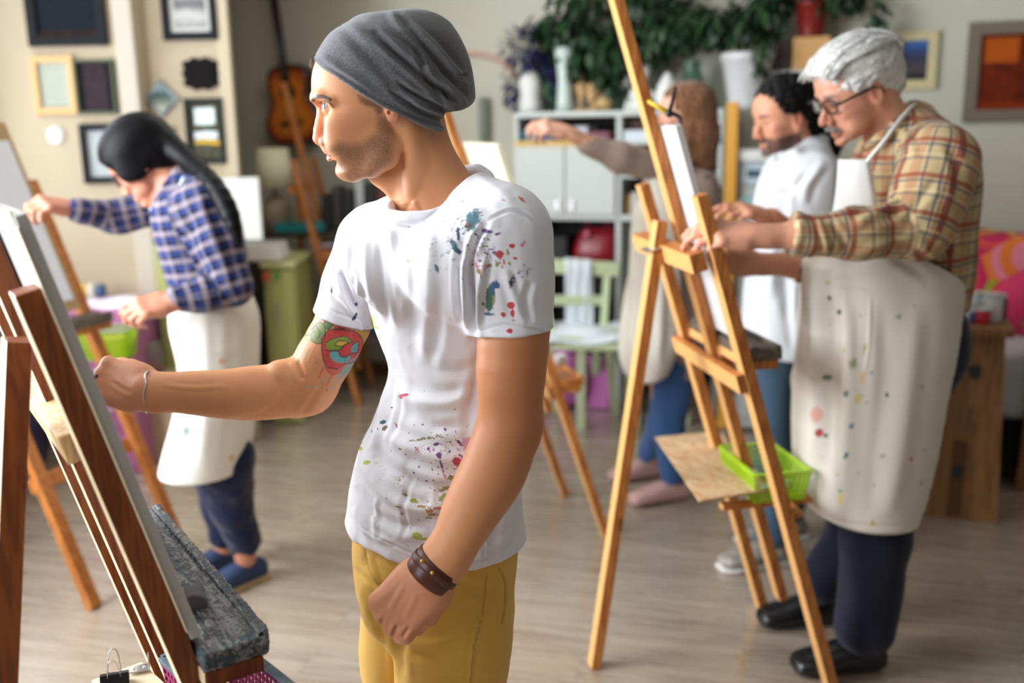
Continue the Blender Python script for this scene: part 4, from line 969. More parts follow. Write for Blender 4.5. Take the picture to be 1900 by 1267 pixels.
SF = [  # folds traced over the shirt
 ([(880, 628), (878, 560), (872, 500), (882, 450), (905, 410)], -.0050, 7), ([(868, 610), (862, 540), (860, 480)], .0040, 8), ([(856, 600), (850, 540), (852, 480), (860, 440)], -.0025, 7),
 ([(905, 410), (940, 392), (975, 396), (1000, 420)], -.0016, 3.5), ([(900, 470), (892, 520), (886, 570), (886, 610)], .0035, 8), ([(935, 500), (950, 540), (962, 590)], .0016, 9), ([(985, 520), (975, 560), (985, 600)], -.0018, 8),
 ([(655, 420), (650, 460), (654, 510), (668, 560)], -.0022, 3.5), ([(630, 505), (645, 540), (662, 575)], -.0040, 6), ([(640, 490), (652, 520), (672, 560)], .0035, 6), ([(622, 540), (640, 560), (662, 590)], .0020, 7),
 ([(668, 560), (686, 620), (706, 660), (720, 690)], -.0025, 8), ([(700, 440), (706, 500), (712, 560), (722, 620)], -.0018, 9), ([(722, 420), (730, 480), (738, 560)], .0014, 9), ([(676, 430), (680, 500), (690, 560)], .0016, 8),
 ([(760, 440), (764, 520), (760, 600)], -.0010, 10), ([(800, 420), (796, 500), (790, 600), (780, 680)], .0014, 14), ([(820, 520), (812, 600), (800, 680)], -.0010, 12),
 ([(716, 700), (712, 740), (700, 800), (690, 850)], .0022, 9), ([(700, 800), (760, 830), (820, 850), (870, 850)], .0030, 16), ([(690, 830), (740, 880), (800, 905), (850, 905)], -.0036, 14), ([(676, 860), (720, 920), (780, 945), (840, 935)], .0034, 13),
 ([(660, 900), (690, 950), (740, 975), (800, 975)], -.0028, 12), ([(655, 940), (680, 985), (730, 1010)], .0020, 9), ([(742, 760), (800, 790), (860, 790)], -.0022, 14), ([(730, 720), (780, 745), (840, 745), (880, 720)], .0022, 14),
 ([(760, 640), (800, 680), (850, 690), (885, 670)], -.0015, 14), ([(745, 720), (735, 780), (722, 830)], -.0014, 7), ([(760, 880), (752, 940), (750, 1000)], -.0010, 6), ([(800, 890), (806, 950), (812, 1020)], .0010, 8), ([(830, 960), (820, 1000), (826, 1040)], -.0012, 7),
 ([(700, 920), (694, 960), (700, 1000)], .0012, 6), ([(905, 700), (890, 780), (870, 850), (850, 900)], .0018, 12), ([(895, 640), (880, 720), (862, 800)], -.0016, 12),
 ([(950, 880), (940, 940), (930, 1000), (920, 1050)], .0014, 10), ([(897, 990), (897, 1020), (898, 1060)], -.0012, 3), ([(966, 900), (955, 960), (950, 1010)], -.0014, 8), ([(880, 1010), (920, 1010), (960, 980)], .0012, 8),
 ([(885, 615), (930, 603), (975, 607), (1014, 618)], -.0012, 2.5), ([(600, 568), (640, 586), (680, 592)], -.0010, 2.5), ([(650, 960), (700, 995), (770, 1028), (850, 1048), (920, 1030), (968, 985)], -.0009, 2.5),
 ([(740, 411), (760, 413), (785, 406), (815, 385), (845, 352), (868, 322)], -.0012, 2.2), ([(845, 380), (890, 400), (930, 420)], .0012, 14), ([(880, 330), (920, 350), (955, 375)], .0010, 12)]
V = folds(V, N, [(p_, a_ * 2.1, w_ * .8) for p_, a_, w_ in SF], facing=0.0)
fz = sm(V[:, 2], 1.35, .95); V = V + N * (vnoise(V * (1, 1, .45), 26, 2) * .0020 * (.4 + fz) + vnoise(V * (1, 1, .5), 62, 9) * .0010)[:, None]
N = normals(V, F); pm, pc = splats(V, N, SP); col = colarr(len(V), (234, 232, 238))
TSH = paint_mat('white cotton jersey', None)
mesh_obj('t_shirt', V, F, TSH, MAN, {'Col': col, 'pm': pm, 'Pc': pc})

# ------------------------------------------------------------------ trousers
def trousers():
    S = SDF()
    rows = [(975, 652, 960, .72), (1030, 650, 958, .74), (1080, 654, 952, .78), (1130, 668, 946, .80), (1165, 680, 938, .82)]
    st = []
    for y, a, b, rt in rows:
        c = J((a + b) / 2, y, YB); hw = np.linalg.norm(J(b, y, YB) - J(a, y, YB)) / 2; A = hw / math.sqrt(math.cos(TYAW) ** 2 + (rt * math.sin(TYAW)) ** 2); st.append((c[2], c @ TX, c @ TY, A - .004, A * rt - .004))
    S.loft(st, (0, 0, 0), TX, TY, ZZ, p=2.3, k=0, rnd=.01)
    # legs: centres chosen over the two trouser legs
    tR = J(744, 1160, 1.62); tL = J(842, 1150, 1.50)
    S.chain([tR, J(750, 1230, 1.64), J(766, 1330, 1.66), np.array([-.19, 1.80, .45]), np.array([-.21, 1.86, .10])], [.072, .078, .073, .060, .055], k=.02, dense=3)
    S.chain([tL, J(838, 1230, 1.50), J(836, 1330, 1.52), np.array([-.07, 1.62, .45]), np.array([-.04, 1.70, .10])], [.098, .094, .084, .064, .056], k=.02, dense=3)
    S.ell(J(735, 1120, 1.50), (.06, .045, .07), k=.03)
    return S
S = trousers(); V, F = S.mesh(.0036); V = relax(V, F, 2, .5); N = normals(V, F)
V = folds(V, N, [([(745, 1150), (742, 1200), (744, 1270)], -.0060, 9), ([(686, 1025), (694, 1060), (702, 1085)], .0035, 5), ([(676, 1020), (684, 1060), (700, 1090)], -.0025, 4), ([(648, 1050), (680, 1075), (705, 1092)], -.0026, 5),
                 ([(903, 1065), (900, 1100), (892, 1150), (880, 1200), (872, 1267)], .0016, 4), ([(896, 1125), (886, 1170), (876, 1220)], -.0016, 3), ([(745, 1195), (780, 1215), (830, 1218)], -.0030, 8), ([(760, 1225), (810, 1240), (870, 1235)], .0025, 9),
                 ([(925, 1052), (935, 1080), (936, 1120), (930, 1155)], -.0020, 3), ([(690, 1110), (700, 1150), (715, 1190)], -.0018, 7), ([(660, 1075), (672, 1110), (685, 1150)], .0018, 7), ([(705, 1040), (740, 1060), (780, 1065)], .0018, 6), ([(850, 1080), (880, 1095), (920, 1090)], -.0022, 8), ([(760, 1190), (800, 1196), (850, 1180)], .0028, 8), ([(870, 1110), (905, 1120), (930, 1110)], .0016, 8)])
V = V + N * (vnoise(V, 24, 6) * .0016)[:, None]
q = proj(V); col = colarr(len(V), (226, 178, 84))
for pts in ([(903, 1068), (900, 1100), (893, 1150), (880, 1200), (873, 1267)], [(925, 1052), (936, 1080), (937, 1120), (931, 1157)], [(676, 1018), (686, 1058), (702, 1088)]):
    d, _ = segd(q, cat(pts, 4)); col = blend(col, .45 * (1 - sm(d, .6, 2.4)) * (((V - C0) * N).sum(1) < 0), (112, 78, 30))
TW = cloth_mat('mustard twill', weave=800, b=.3)
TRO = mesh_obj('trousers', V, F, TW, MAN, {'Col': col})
SHOE = mat('brown leather', (92, 60, 40), rough=.4)
def shoe(ankle, d, L=.28, m=SHOE, parent=None, w=.048, h=.0035, name='shoe', sole=None, low=False):
    S = SDF(); a = np.array(ankle, float); d = nrm((d[0], d[1], 0)); s_ = np.cross(d, ZZ); g = np.array([a[0], a[1], 0])
    S.loft([(-.085, 0, .040, w * .80, .036), (-.03, 0, .046, w * .86, .044), (.04, 0, .046, w * .95, .042), (.11, 0, .036, w, .032), (.16, 0, .030, w * .92, .026), (.185, 0, .026, w * .6, .018)], g, s_, ZZ, d, p=2.4, k=0, rnd=.015)
    if not low: S.rc(g + ZZ * .06 - d * .03, g + ZZ * .10 - d * .03, w * .85, w * .85, .02)
    S.half(g + ZZ * .006, (0, 0, -1), .002)
    V, F = S.mesh(h); o = mesh_obj(name, V, F, m, parent)
    if sole is not None:
        S = SDF(); S.loft([(-.09, 0, 0, w * .84, .5), (0, 0, 0, w * .8, .5), (.11, 0, 0, w * 1.06, .5), (.16, 0, 0, w * .96, .5), (.192, 0, 0, w * .55, .5)], g, s_, ZZ, d, p=2.4, k=0, rnd=.004)
        S.half(g + ZZ * .020, (0, 0, 1), .002); S.half(g + ZZ * .001, (0, 0, -1), .002); V, F = S.mesh(h * 1.2); mesh_obj('sole', V, F, sole, o)
    return o
for _, _, an in LEGS: shoe(an + (0, 0, 0), CHEST[:2] * 1.0, parent=MAN, h=.006)

# ------------------------------------------------------------------ bracelets
LEA = mat('brown leather cuff', (84, 42, 30), rough=.38, bump=.2, bscale=90); BRASS = mat('brass stud', (206, 176, 90), rough=.2, metal=1.0); SIL = mat('silver chain', (206, 202, 196), rough=.25, metal=.9)
def band(c, ax, r, w, thick, m, name, flat=1.0, fd=None, n=40, tilt=0.0, parent=MAN, wob=0.0):
    ax = nrm(ax); X = nrm(np.cross(ax, (0, 1, 0.1))); Y = np.cross(ax, X); fd = X if fd is None else nrm(fd); g = []
    for i in range(n + 1):
        a = 2 * math.pi * i / n; row = []
        for t in (-.5, -.46, -.2, .2, .46, .5):
            rr = r + thick * (.4 if abs(t) == .5 else 1); v = X * math.cos(a) * rr + Y * math.sin(a) * rr; v = v + fd * (v @ fd) * (flat - 1)
            row.append(c + v + ax * (w * t + wob * math.sin(a * 2 + 1)))
        g.append(row)
    return MB().sheet(g, .0018).build(name, m, parent)
ca = nrm(J(770, 1095, 1.33) - J(842, 1010, 1.335)); cc = J(806, 1056, 1.333)
cuff = band(cc, ca, .0345, .034, .002, LEA, 'leather_cuff'); band(cc - ca * .004, nrm(ca + np.array([.12, 0, .1])), .0372, .010, .001, LEA, 'strap', parent=cuff, wob=.003)
MB().ball(J(783, 1041, 1.292), .0030, 7).build('stud', BRASS, cuff); MB().ball(J(802, 1063, 1.290), .0030, 7).build('stud', BRASS, cuff)
ca = nrm(WRR - J(345, 728, 1.58)); cc = J(274, 727, 1.568); X = nrm(np.cross(ca, (0, 1, 0))); Y = np.cross(ca, X)
pts = [cc + (X * math.cos(a) * .0335 + Y * math.sin(a) * .029) + ca * .004 * math.sin(a * 5) * .3 for a in np.linspace(0, 2 * math.pi, 60, endpoint=False)]
mb = MB().tube(pts, [.0019 + .0005 * math.sin(i * 2.4) for i in range(60)], 6, closed=True); mb.build('chain_bracelet', SIL, MAN)
# ------------------------------------------------------------------ the four people further back
def stripes_mat(name, base, warp, weft, pw, ph, rough=.8):
    """checked cloth: warp / weft = list of (start, end, colour, strength) in parts of the repeat"""
    m = bpy.data.materials.new(name); m.use_nodes = True; t = NT(m); u = t.attr('pu'); v = t.attr('pv'); c = lin(base)
    wob = t.math('MULTIPLY', t.noise(t.coord('Object'), 9, 2, .5), .012)
    for at, per, lst in ((u, pw, warp), (v, ph, weft)):
        x = t.math('FRACT', t.math('DIVIDE', t.math('ADD', at.outputs['Fac'], wob), per))
        for a, b, cc, s in lst:
            k = t.math('MULTIPLY', t.math('GREATER_THAN', x, a), t.math('LESS_THAN', x, b)); c = t.mix(t.math('MULTIPLY', k, s), c, lin(cc))
    t.link(c, t.b.inputs['Base Color']); t.b.inputs['Roughness'].default_value = rough; t.b.inputs['Specular IOR Level'].default_value = .2; t.b.inputs['Sheen Weight'].default_value = .1
    return m
def cloth_coords(V, segs, flip=1.0):
    """pattern coordinates from the nearest limb segment: (a, b, radius)"""
    best = np.full(len(V), 1e9); pu = np.zeros(len(V)); pv = np.zeros(len(V)); off = 0
    for a, b, r in segs:
        a = np.array(a); ab = np.array(b) - a; L = np.linalg.norm(ab); z = ab / L; x = nrm(np.cross(z, (0, 1, 0.01))); y = np.cross(z, x)
        q = V - a; t = np.clip(q @ z, 0, L); d = np.linalg.norm(q - t[:, None] * z, axis=1) - r; w = d < best
        best[w] = d[w]; an = np.arctan2(q @ x, -(q @ y) + 1e-6); pu[w] = (an * max(r, .05))[w] + off * .013; pv[w] = (q @ z)[w]; off += 1
    return pu, pv
def hframe(c, fwd, tilt=0.0, roll=0.0):
    f = nrm(fwd); l = nrm(np.cross(ZZ, f)); u = np.cross(f, l); f2 = f * math.cos(tilt) - u * math.sin(tilt); u2 = u * math.cos(tilt) + f * math.sin(tilt)
    l2 = l * math.cos(roll) + u2 * math.sin(roll); u3 = np.cross(f2, l2); return np.array(c, float), f2, l2, u3
def ghead(S, fr, s=1.0, jaw=1.0, nose=1.0, mou=False):
    o, f, l, u = fr; p = lambda a, b, c: o + (f * a + l * b + u * c) * s
    e = lambda a, b, c, r, k=.012, mode='u': S.ell(p(a, b, c), np.array(r) * s, f, l, u, k * s, mode)
    e(-.012, 0, .036, (.098, .075, .080), 0)
    S.loft([(z * s, ((a + b) / 2) * s, 0, ((a - b) / 2) * s, w * s) for z, a, b, w in [(.075, .072, -.06, .062), (.05, .084, -.05, .070), (.02, .085, -.05, .071), (-.01, .079, -.04, .068), (-.035, .081, -.02, .064 * jaw), (-.06, .083, .0, .056 * jaw), (-.085, .080, .015, .046 * jaw), (-.108, .070, .025, .030)]],
           o, f, l, u, p=2.3, k=.02 * s, rnd=.012 * s)
    e(-.045, 0, -.01, (.055, .055, .05), .03)
    for q in (-1, 1):
        S.chain([p(.085, q * .006, .016), p(.083, q * .022, .021), p(.074, q * .040, .018)], [.006 * s, .008 * s, .006 * s], k=.01 * s)
        e(.089, q * .030, 0, (.013, .018, .011), .012, 's'); e(.072, q * .031, 0, (.0135, .0145, .0125), .004); e(.062, q * .048, -.028, (.02, .014, .017), .018)
        e(.094, q * .011, -.044, (.009, .0065, .0075), .005); e(-.008, q * .073, -.012, (.017, .007, .030), .008); e(-.004, q * .079, -.010, (.010, .005, .019), .004, 's')
        e(.045, q * .048, -.068, (.025, .012, .018), .02)
    S.chain([p(.082, 0, .006), p(.090, 0, -.012), p(.101 * nose, 0, -.032), p(.105 * nose, 0, -.040)], [.006 * s, .007 * s, .0085 * s, .0095 * s], k=.008 * s)
    S.chain([p(.083, -.020, -.074), p(.092, 0, -.0705), p(.083, .020, -.074)], [.0025 * s, .0045 * s, .0025 * s], k=.004 * s, dense=3)
    S.chain([p(.082, -.018, -.078), p(.090, 0, -.0815), p(.082, .018, -.078)], [.003 * s, .0055 * s, .003 * s], k=.004 * s, dense=3)
    S.chain([p(.088, -.022, -.0765), p(.098, 0, -.0765), p(.088, .022, -.0765)], [.001, .001, .001], k=.002, mode='s')
    e(.078, 0, -.102, (.014, .019, .012), .012)
    return p
def gpost(fr, s, base, brow, stub=None, lips=(170, 92, 86), warm=.4, extra=None):
    o, f, l, u = fr
    def post(V, N, col, st):
        q = (V - o) / s; a, b, c = q @ f, q @ l, q @ u; hd = (np.abs(a) < .13) & (np.abs(b) < .10) & (c > -.13) & (c < .14)
        g = lambda A, B, Cc, r: np.exp(-(((a - A) ** 2 + (np.abs(b) - B) ** 2 + (c - Cc) ** 2) / r ** 2)) * hd
        col = blend(col, warm * g(.06, .045, -.03, .025), (200, 112, 96)); col = blend(col, warm * 1.2 * g(.105, 0, -.04, .016), (200, 108, 92)); col = blend(col, warm * 1.2 * g(-.005, .078, -.01, .02), (204, 100, 84))
        lp = np.exp(-(((a - .09) / .014) ** 2 + (b / .020) ** 2 + ((c + .0765) / .0075) ** 2) * 1.2) * hd * (a > .07); col = blend(col, lp * .8, lips)
        br = hd * (a > .05) * np.exp(-((c - .022 + .18 * np.abs(np.abs(b) - .024)) / .0055) ** 2) * sm(np.abs(b), .008, .014) * (1 - sm(np.abs(b), .042, .050)); col = blend(col, br * .8, brow)
        ey = g(.084, .031, -.001, .0085); col = blend(col, ey * .85, (60, 44, 40))
        if stub is not None: col, st = stub(V, a, b, c, hd, col, st)
        if extra is not None: col = extra(V, N, col)
        return V, col, st
    return post
def cloth(S, h, name, m, parent, color=None, segs=None, fold=None, wav=(22, .003), facing=0.0, paint=None, sm_=2, attrs=None):
    V, F = S.mesh(h); V = relax(V, F, sm_, .5); N = normals(V, F); V0 = V.copy()
    if fold: V = folds(V, N, fold, facing)
    if wav: V = V + N * (vnoise(V * (1, 1, .6), wav[0], hash(name) % 97 if False else len(name)) * wav[1])[:, None]
    at = {}
    if color is not None: at['Col'] = colarr(len(V), color)
    if segs is not None: at['pu'], at['pv'] = cloth_coords(V0, segs)
    if paint is not None: at['pm'], at['Pc'] = splats(V, N, paint)
    return mesh_obj(name, V, F, m, parent, at)
def rowloft(S, rows, Y, a_depth, X=(1, 0, 0), Yx=(0, 1, 0), p=2.3, k=0.0, rnd=.01, off=0.0, mode='u', dense=5):
    """rows: (pixel row, left px, right px[, half depth[, Y]])"""
    st = []
    for r in rows:
        y, a, b = r[:3]; dp = r[3] if len(r) > 3 else a_depth; YY = r[4] if len(r) > 4 else Y; A = J(a, y, YY); B = J(b, y, YY); c = (A + B) / 2
        st.append((c[2], c[0], YY, np.linalg.norm(B - A) / 2 + off, dp + off))
    return S.loft(st, (0, 0, 0), (1, 0, 0), (0, 1, 0), ZZ, p=p, k=k, rnd=rnd, mode=mode, dense=dense)
def apron_spots(x0, x1, y0, y1, n, seed, cols=((70, 84, 80), (90, 100, 120), (170, 150, 90), (150, 90, 90), (190, 170, 120))):
    r = random.Random(seed); out = []
    for _ in range(n): out.append((r.uniform(x0, x1), r.uniform(y0, y1), r.uniform(1.2, 4.5), r.uniform(1.2, 5), r.uniform(0, 90), r.choice(cols), r.uniform(.1, .6)))
    return out
APR = paint_mat('paint marked canvas cloth', None, bump=.2, weave=500, warp=.25)
DENIM = cloth_mat('denim', weave=300, b=.2)

# ---- grey-haired man with glasses
OLD = thing('person', 'grey-haired man with glasses in a rust plaid shirt and long white apron', 'person', (.95, 2.72, 0))
hy = 2.66; of = hframe(J(1588, 165, hy), (-1, -.20, 0), math.radians(24), math.radians(-2)); OS = 1.06
oSL, oEL, oWL = J(1742, 300, 2.50), J(1706, 428, 2.44), J(1484, 437, 2.42)
oSR, oER, oWR = J(1625, 320, 2.92), J(1600, 470, 2.92), J(1475, 490, 2.78)
S = SDF(); ghead(S, of, OS, jaw=1.06, nose=1.04)
S.chain([J(1625, 190, hy), J(1650, 240, hy + .02), J(1672, 300, hy + .04)], [.058, .060, .072], k=.03)
S.chain([J(1675, 300, 2.70), J(1690, 420, 2.70), J(1660, 600, 2.70), J(1640, 760, 2.72)], [.10, .12, .12, .11], k=.04)
S.chain([oSL, oEL, oWL], [.048, .042, .031], k=.02); S.chain([oSR, oER, oWR], [.046, .040, .031], k=.02)
S.chain([oWL + (.08, 0, 0), oWL, J(1400, 438, 2.42)], [.038, .035, .026], k=.02)
hand(S, J(1404, 438, 2.42), nrm(J(1318, 432, 2.43) - J(1404, 438, 2.42)), (.0, -.6, .75), 1.06, 1, curl=((.35, .4, .3), (.45, .5, .4), (.6, .7, .5), (.8, .9, .6)), thumb=(.35, .15))
S.chain([oWR + (.06, 0, 0), oWR, J(1400, 490, 2.74)], [.040, .036, .029], k=.02)
hand(S, J(1400, 490, 2.74), nrm(J(1335, 482, 2.70) - J(1400, 490, 2.74)), (-.1, .75, .5), 1.05, -1, curl=((.4, .5, .4),) * 4, thumb=(.5, .2))
oLG = [(J(1630, 860, 2.60), J(1632, 1010, 2.60), np.array([.985, 2.585, .09])), (J(1580, 860, 2.84), J(1578, 1000, 2.84), np.array([.955, 2.86, .09]))]
for a, b, c in oLG: S.chain([a, b, c], [.07, .05, .04], k=.03)
finish_body(S, .0036, OLD, (212, 152, 126), post=gpost(of, OS, None, (120, 112, 106), warm=.35))
HAIRW = heather_mat('silver white hair', (176, 174, 170), (236, 234, 230), 150)
def strands(name, m, parent, fn, n, r0=.0012, seed=1, nn=5):
    mb = MB(); rg = random.Random(seed)
    for i in range(n): mb.tube(fn(rg), [r0, r0, r0 * .8, r0 * .3][:4], nn)
    return mb.build(name, m, parent)
def hairwav(V, N, fr, s, amp, fq=90):
    o, f, l, u = fr; q = (V - o) / s; g = np.stack([q @ f * .35, q @ l, q @ u * .8], 1); return V + N * ((vnoise(g, fq, 3) * .6 + vnoise(g, fq * 2.2, 8) * .4) * amp)[:, None]
o, f, l, u = of; p = lambda a, b, c: o + (f * a + l * b + u * c) * OS
S = SDF(); S.ell(p(-.018, 0, .044), np.array((.112, .087, .085)) * OS, f, l, u); S.ell(p(-.070, 0, -.005), np.array((.052, .068, .060)) * OS, f, l, u, .02)
S.ell(p(.055, 0, .085), np.array((.052, .055, .032)) * OS, nrm(f - u * .5), l, nrm(u + f * .5), .02); S.ell(p(.030, .068, .025), np.array((.014, .010, .032)) * OS, f, l, u, .01); S.ell(p(.030, -.068, .025), np.array((.014, .010, .032)) * OS, f, l, u, .01)
S.ell(p(.098, 0, .030), np.array((.036, .066, .046)) * OS, f, l, u, .008, 's'); S.ell(p(.050, .085, -.025), np.array((.050, .030, .040)) * OS, f, l, u, .008, 's'); S.ell(p(.050, -.085, -.025), np.array((.050, .030, .040)) * OS, f, l, u, .008, 's')
for q in (-1, 1): S.ell(p(-.008, q * .080, -.014), np.array((.018, .014, .030)) * OS, f, l, u, .004, 's')
V, F = S.mesh(.0035); V = relax(V, F, 1); V = hairwav(V, normals(V, F), of, OS, .0075, 75); mesh_obj('hair', V, F, HAIRW, OLD)
def st_old(rg):
    a = rg.uniform(-1.2, 1.2); b = rg.uniform(.2, 1); s0 = p(.055 * b, .07 * math.sin(a), .105 - .02 * abs(a)); return [s0, s0 + f * .02 + u * .006, s0 + f * .045 - u * .008 + l * rg.uniform(-.01, .01), s0 + f * .06 - u * rg.uniform(.015, .035)]
strands('hair_strands', HAIRW, OLD, st_old, 90, .0016)
def st_old2(rg):
    th = rg.uniform(-1.5, 1.5); ph = rg.uniform(-.9, 1.2); pa = lambda a, b: p(-.018 + .116 * math.cos(a) * math.sin(b), .090 * math.sin(a) * math.cos(b * .4), .044 + .088 * math.cos(b)) if True else None
    b = rg.uniform(-1.3, .9); a = rg.uniform(-1.4, 1.4); P_ = lambda b_: p(-.018 + .114 * math.sin(b_), .088 * math.sin(a) * max(.25, math.cos(b_ * .6)), .044 + .087 * math.cos(b_) * math.cos(a * .75)); return [P_(b), P_(b + .18), P_(b + .36), P_(b + .5) + u * rg.uniform(.0, .006)]
strands('hair_strands', HAIRW, OLD, st_old2, 380, .0017, seed=9)
S = SDF()
for q in (-1, 1): S.chain([p(.100, 0, -.060), p(.094, q * .016, -.064), p(.082, q * .028, -.072)], [.0065, .0065, .003], k=.004)
V, F = S.mesh(.002); mesh_obj('moustache', V, F, mat('grey hair', (128, 122, 116), rough=.7, bump=.4, bscale=300), OLD)
BLKP = mat('black plastic', (20, 20, 22), rough=.3); GLS = mat('spectacle lens', (235, 240, 245), rough=.02, trans=1.0, ior=1.2)
def glasses(fr, s, parent, m=BLKP, th=.0018, top_only=False):
    o, f, l, u = fr; P = lambda a, b, c: o + (f * a + l * b + u * c) * s; g = MB(); gl = MB()
    for q in (-1, 1):
        loop = []
        for i in range(20):
            an = 2 * math.pi * i / 20; cx, cy = math.cos(an), math.sin(an); k = (abs(cx) ** 3 + abs(cy) ** 3) ** (-1 / 3); loop.append(P(.098 - .006 * abs(.032 + .024 * cx * k) / .05, q * (.033 + .025 * cx * k), -.004 + .0165 * cy * k))
        g.tube(loop, th * s, 6, closed=True)
        cen = P(.094, q * .033, -.004); gl.add(loop + [cen - f * .0004], [(i, (i + 1) % 20, 20) for i in range(20)], True)
        g.box(P(.045, q * .076, .004), (.100 * s, .0028, .0060 * s), f, l, u, .001); g.tube([P(-.004, q * .076, .003), P(-.018, q * .077, -.006), P(-.026, q * .076, -.022)], th * s, 6)
        g.tube([P(.092, q * .056, .004), P(.090, q * .074, .005)], th * s * 1.3, 6)
    g.tube([P(.098, -.009, .0), P(.102, 0, .003), P(.098, .009, .0)], th * s, 6)
    ob = g.build('glasses', m, parent); gl.build('lenses', GLS, ob); return ob
glasses(of, OS, OLD, th=.0022)
# shirt
segs = [(J(1690, 280, 2.70), J(1690, 560, 2.70), .15), (oSL + (0, 0, .03), oEL, .07), (oEL, oWL, .06), (oSR, oER, .07), (oER, oWR, .06)]
PL = stripes_mat('beige and rust plaid', (182, 160, 120), [(.04, .20, (128, 52, 38), .85), (.26, .31, (74, 78, 92), .8), (.55, .60, (74, 78, 92), .7), (.66, .86, (168, 104, 70), .5)],
                 [(.05, .18, (134, 56, 40), .75), (.24, .30, (72, 78, 92), .75), (.52, .56, (206, 186, 148), .6), (.62, .68, (72, 78, 92), .6)], .108, .092)
S = SDF(); rowloft(S, [(232, 1640, 1738, .13), (262, 1610, 1780, .19), (310, 1590, 1800, .20), (380, 1575, 1802, .19), (450, 1560, 1798, .185), (520, 1545, 1792, .18), (575, 1540, 1784, .17)], 2.72, .19, rnd=.02)
S.chain([J(1700, 232, 2.68), oSL + (0, 0, -.005)], [.06, .085], k=.05); S.chain([J(1665, 262, 2.80), oSR], [.06, .075], k=.05)
S.chain([oSL, (oSL + oEL) / 2, oEL + (0, 0, .005)], [.088, .082, .070], k=.04); S.chain([oEL, (oEL + oWL) / 2, J(1500, 437, 2.42)], [.070, .062, .052], k=.03)
S.chain([oSR, oER, J(1496, 488, 2.79)], [.075, .06, .052], k=.03)
# collar
S.chain([J(1606, 274, 2.60), J(1634, 256, 2.585), J(1668, 228, 2.60), J(1694, 202, 2.68)], [.010, .014, .015, .014], k=.015); S.chain([J(1694, 202, 2.68), J(1672, 235, 2.78), J(1616, 268, 2.74)], [.014, .014, .012], k=.015)
OF = [([(1640, 300), (1600, 360), (1560, 400)], .006, 9), ([(1700, 440), (1650, 450), (1590, 470)], .005, 8), ([(1720, 420), (1660, 400), (1600, 410)], -.006, 8), ([(1690, 350), (1640, 390), (1580, 420)], .007, 9), ([(1740, 330), (1700, 380), (1680, 420)], -.006, 8), ([(1760, 260), (1780, 330), (1775, 400)], -.006, 9),
      ([(1700, 450), (1740, 480), (1770, 500)], .006, 9), ([(1670, 470), (1700, 510), (1740, 560)], -.006, 9), ([(1540, 410), (1560, 440), (1570, 465)], -.006, 6), ([(1515, 405), (1530, 440), (1535, 470)], .006, 6), ([(1640, 215), (1680, 250), (1700, 300)], .005, 8), ([(1780, 400), (1770, 450), (1785, 500)], .005, 8)]
cloth(S, .0048, 'plaid_shirt', PL, OLD, segs=segs, fold=OF, wav=(16, .004))
for c0, c1, r in ((J(1502, 437, 2.42), J(1476, 434, 2.42), .052), (J(1502, 487, 2.79), J(1480, 490, 2.79), .049)):
    S = SDF(); S.rc(c0, c1, r, r * 1.06, 0); ax_ = nrm(c1 - c0); S.half(c1 + ax_ * .012, ax_, .004); S.half(c0 - ax_ * .020, -ax_, .004); S.rc(c0, c1 + ax_ * .3, r * .78, r * .78, .004, mode='s') if False else None
    cloth(S, .004, 'rolled_cuff', PL, OLD, segs=segs, wav=(40, .004))
# apron
OA = [(1539, 553, 4, 4, 0, (60, 70, 60), .9), (1557, 579, 4.5, 5, 0, (40, 56, 40), 1), (1545, 600, 3, 20, 0, (110, 110, 100), .15), (1668, 588, 6, 4, -20, (140, 146, 140), .6), (1536, 525, 6, 4, 0, (190, 180, 130), .6), (1583, 675, 8, 10, 0, (150, 150, 110), .4), (1535, 700, 10, 6, 0, (110, 114, 104), .5), (1515, 770, 12, 14, 0, (214, 160, 150), .7),
      (1520, 803, 8, 8, 0, (170, 40, 50), .9), (1532, 808, 5, 4, 0, (40, 70, 90), .9), (1600, 700, 3, 12, 10, (214, 160, 80), .5), (1592, 740, 5, 10, 10, (206, 190, 110), .5), (1646, 732, 3, 6, 10, (60, 70, 70), .7), (1570, 845, 4, 7, 30, (70, 110, 110), .6), (1560, 925, 3, 14, 6, (226, 206, 80), .9), (1559, 911, 3, 3, 0, (40, 150, 140), .8), (1691, 852, 3, 5, 0, (190, 80, 100), .7), (1605, 645, 3, 12, 10, (170, 160, 100), .4),
      (1711, 718, 3, 4, 0, (150, 150, 150), .6), (1580, 790, 5, 5, 0, (90, 110, 150), .4), (1620, 970, 5, 6, 0, (200, 180, 120), .6), (1570, 730, 6, 6, 0, (100, 110, 100), .3), (1617, 692, 4, 3, 0, (110, 120, 150), .5), (1560, 760, 12, 20, 0, (190, 180, 150), .1)] + apron_spots(1500, 1720, 520, 960, 34, 5, ((150, 154, 150), (160, 160, 150), (190, 176, 140), (190, 160, 150)))
S = SDF(); rowloft(S, [(452, 1560, 1700, .19, 2.68), (480, 1500, 1745, .20, 2.68), (515, 1494, 1776, .205, 2.68), (620, 1490, 1768, .21, 2.68), (700, 1486, 1752, .215, 2.68), (800, 1482, 1732, .22, 2.68), (890, 1490, 1708, .22, 2.68), (936, 1500, 1694, .215, 2.68)], 2.68, .2, rnd=.006)
def inner_cut(S, rows, Y, off, top, bot):
    T = SDF(); rowloft(T, rows, Y, .2, off=off, rnd=.006)
    return T
rowloft(S, [(440, 1560, 1720, .17, 2.69), (515, 1512, 1790, .185, 2.69), (700, 1508, 1775, .195, 2.69), (900, 1512, 1740, .20, 2.69), (1010, 1520, 1730, .20, 2.69)], 2.69, .2, off=-.006, mode='s', k=.004, rnd=.006)
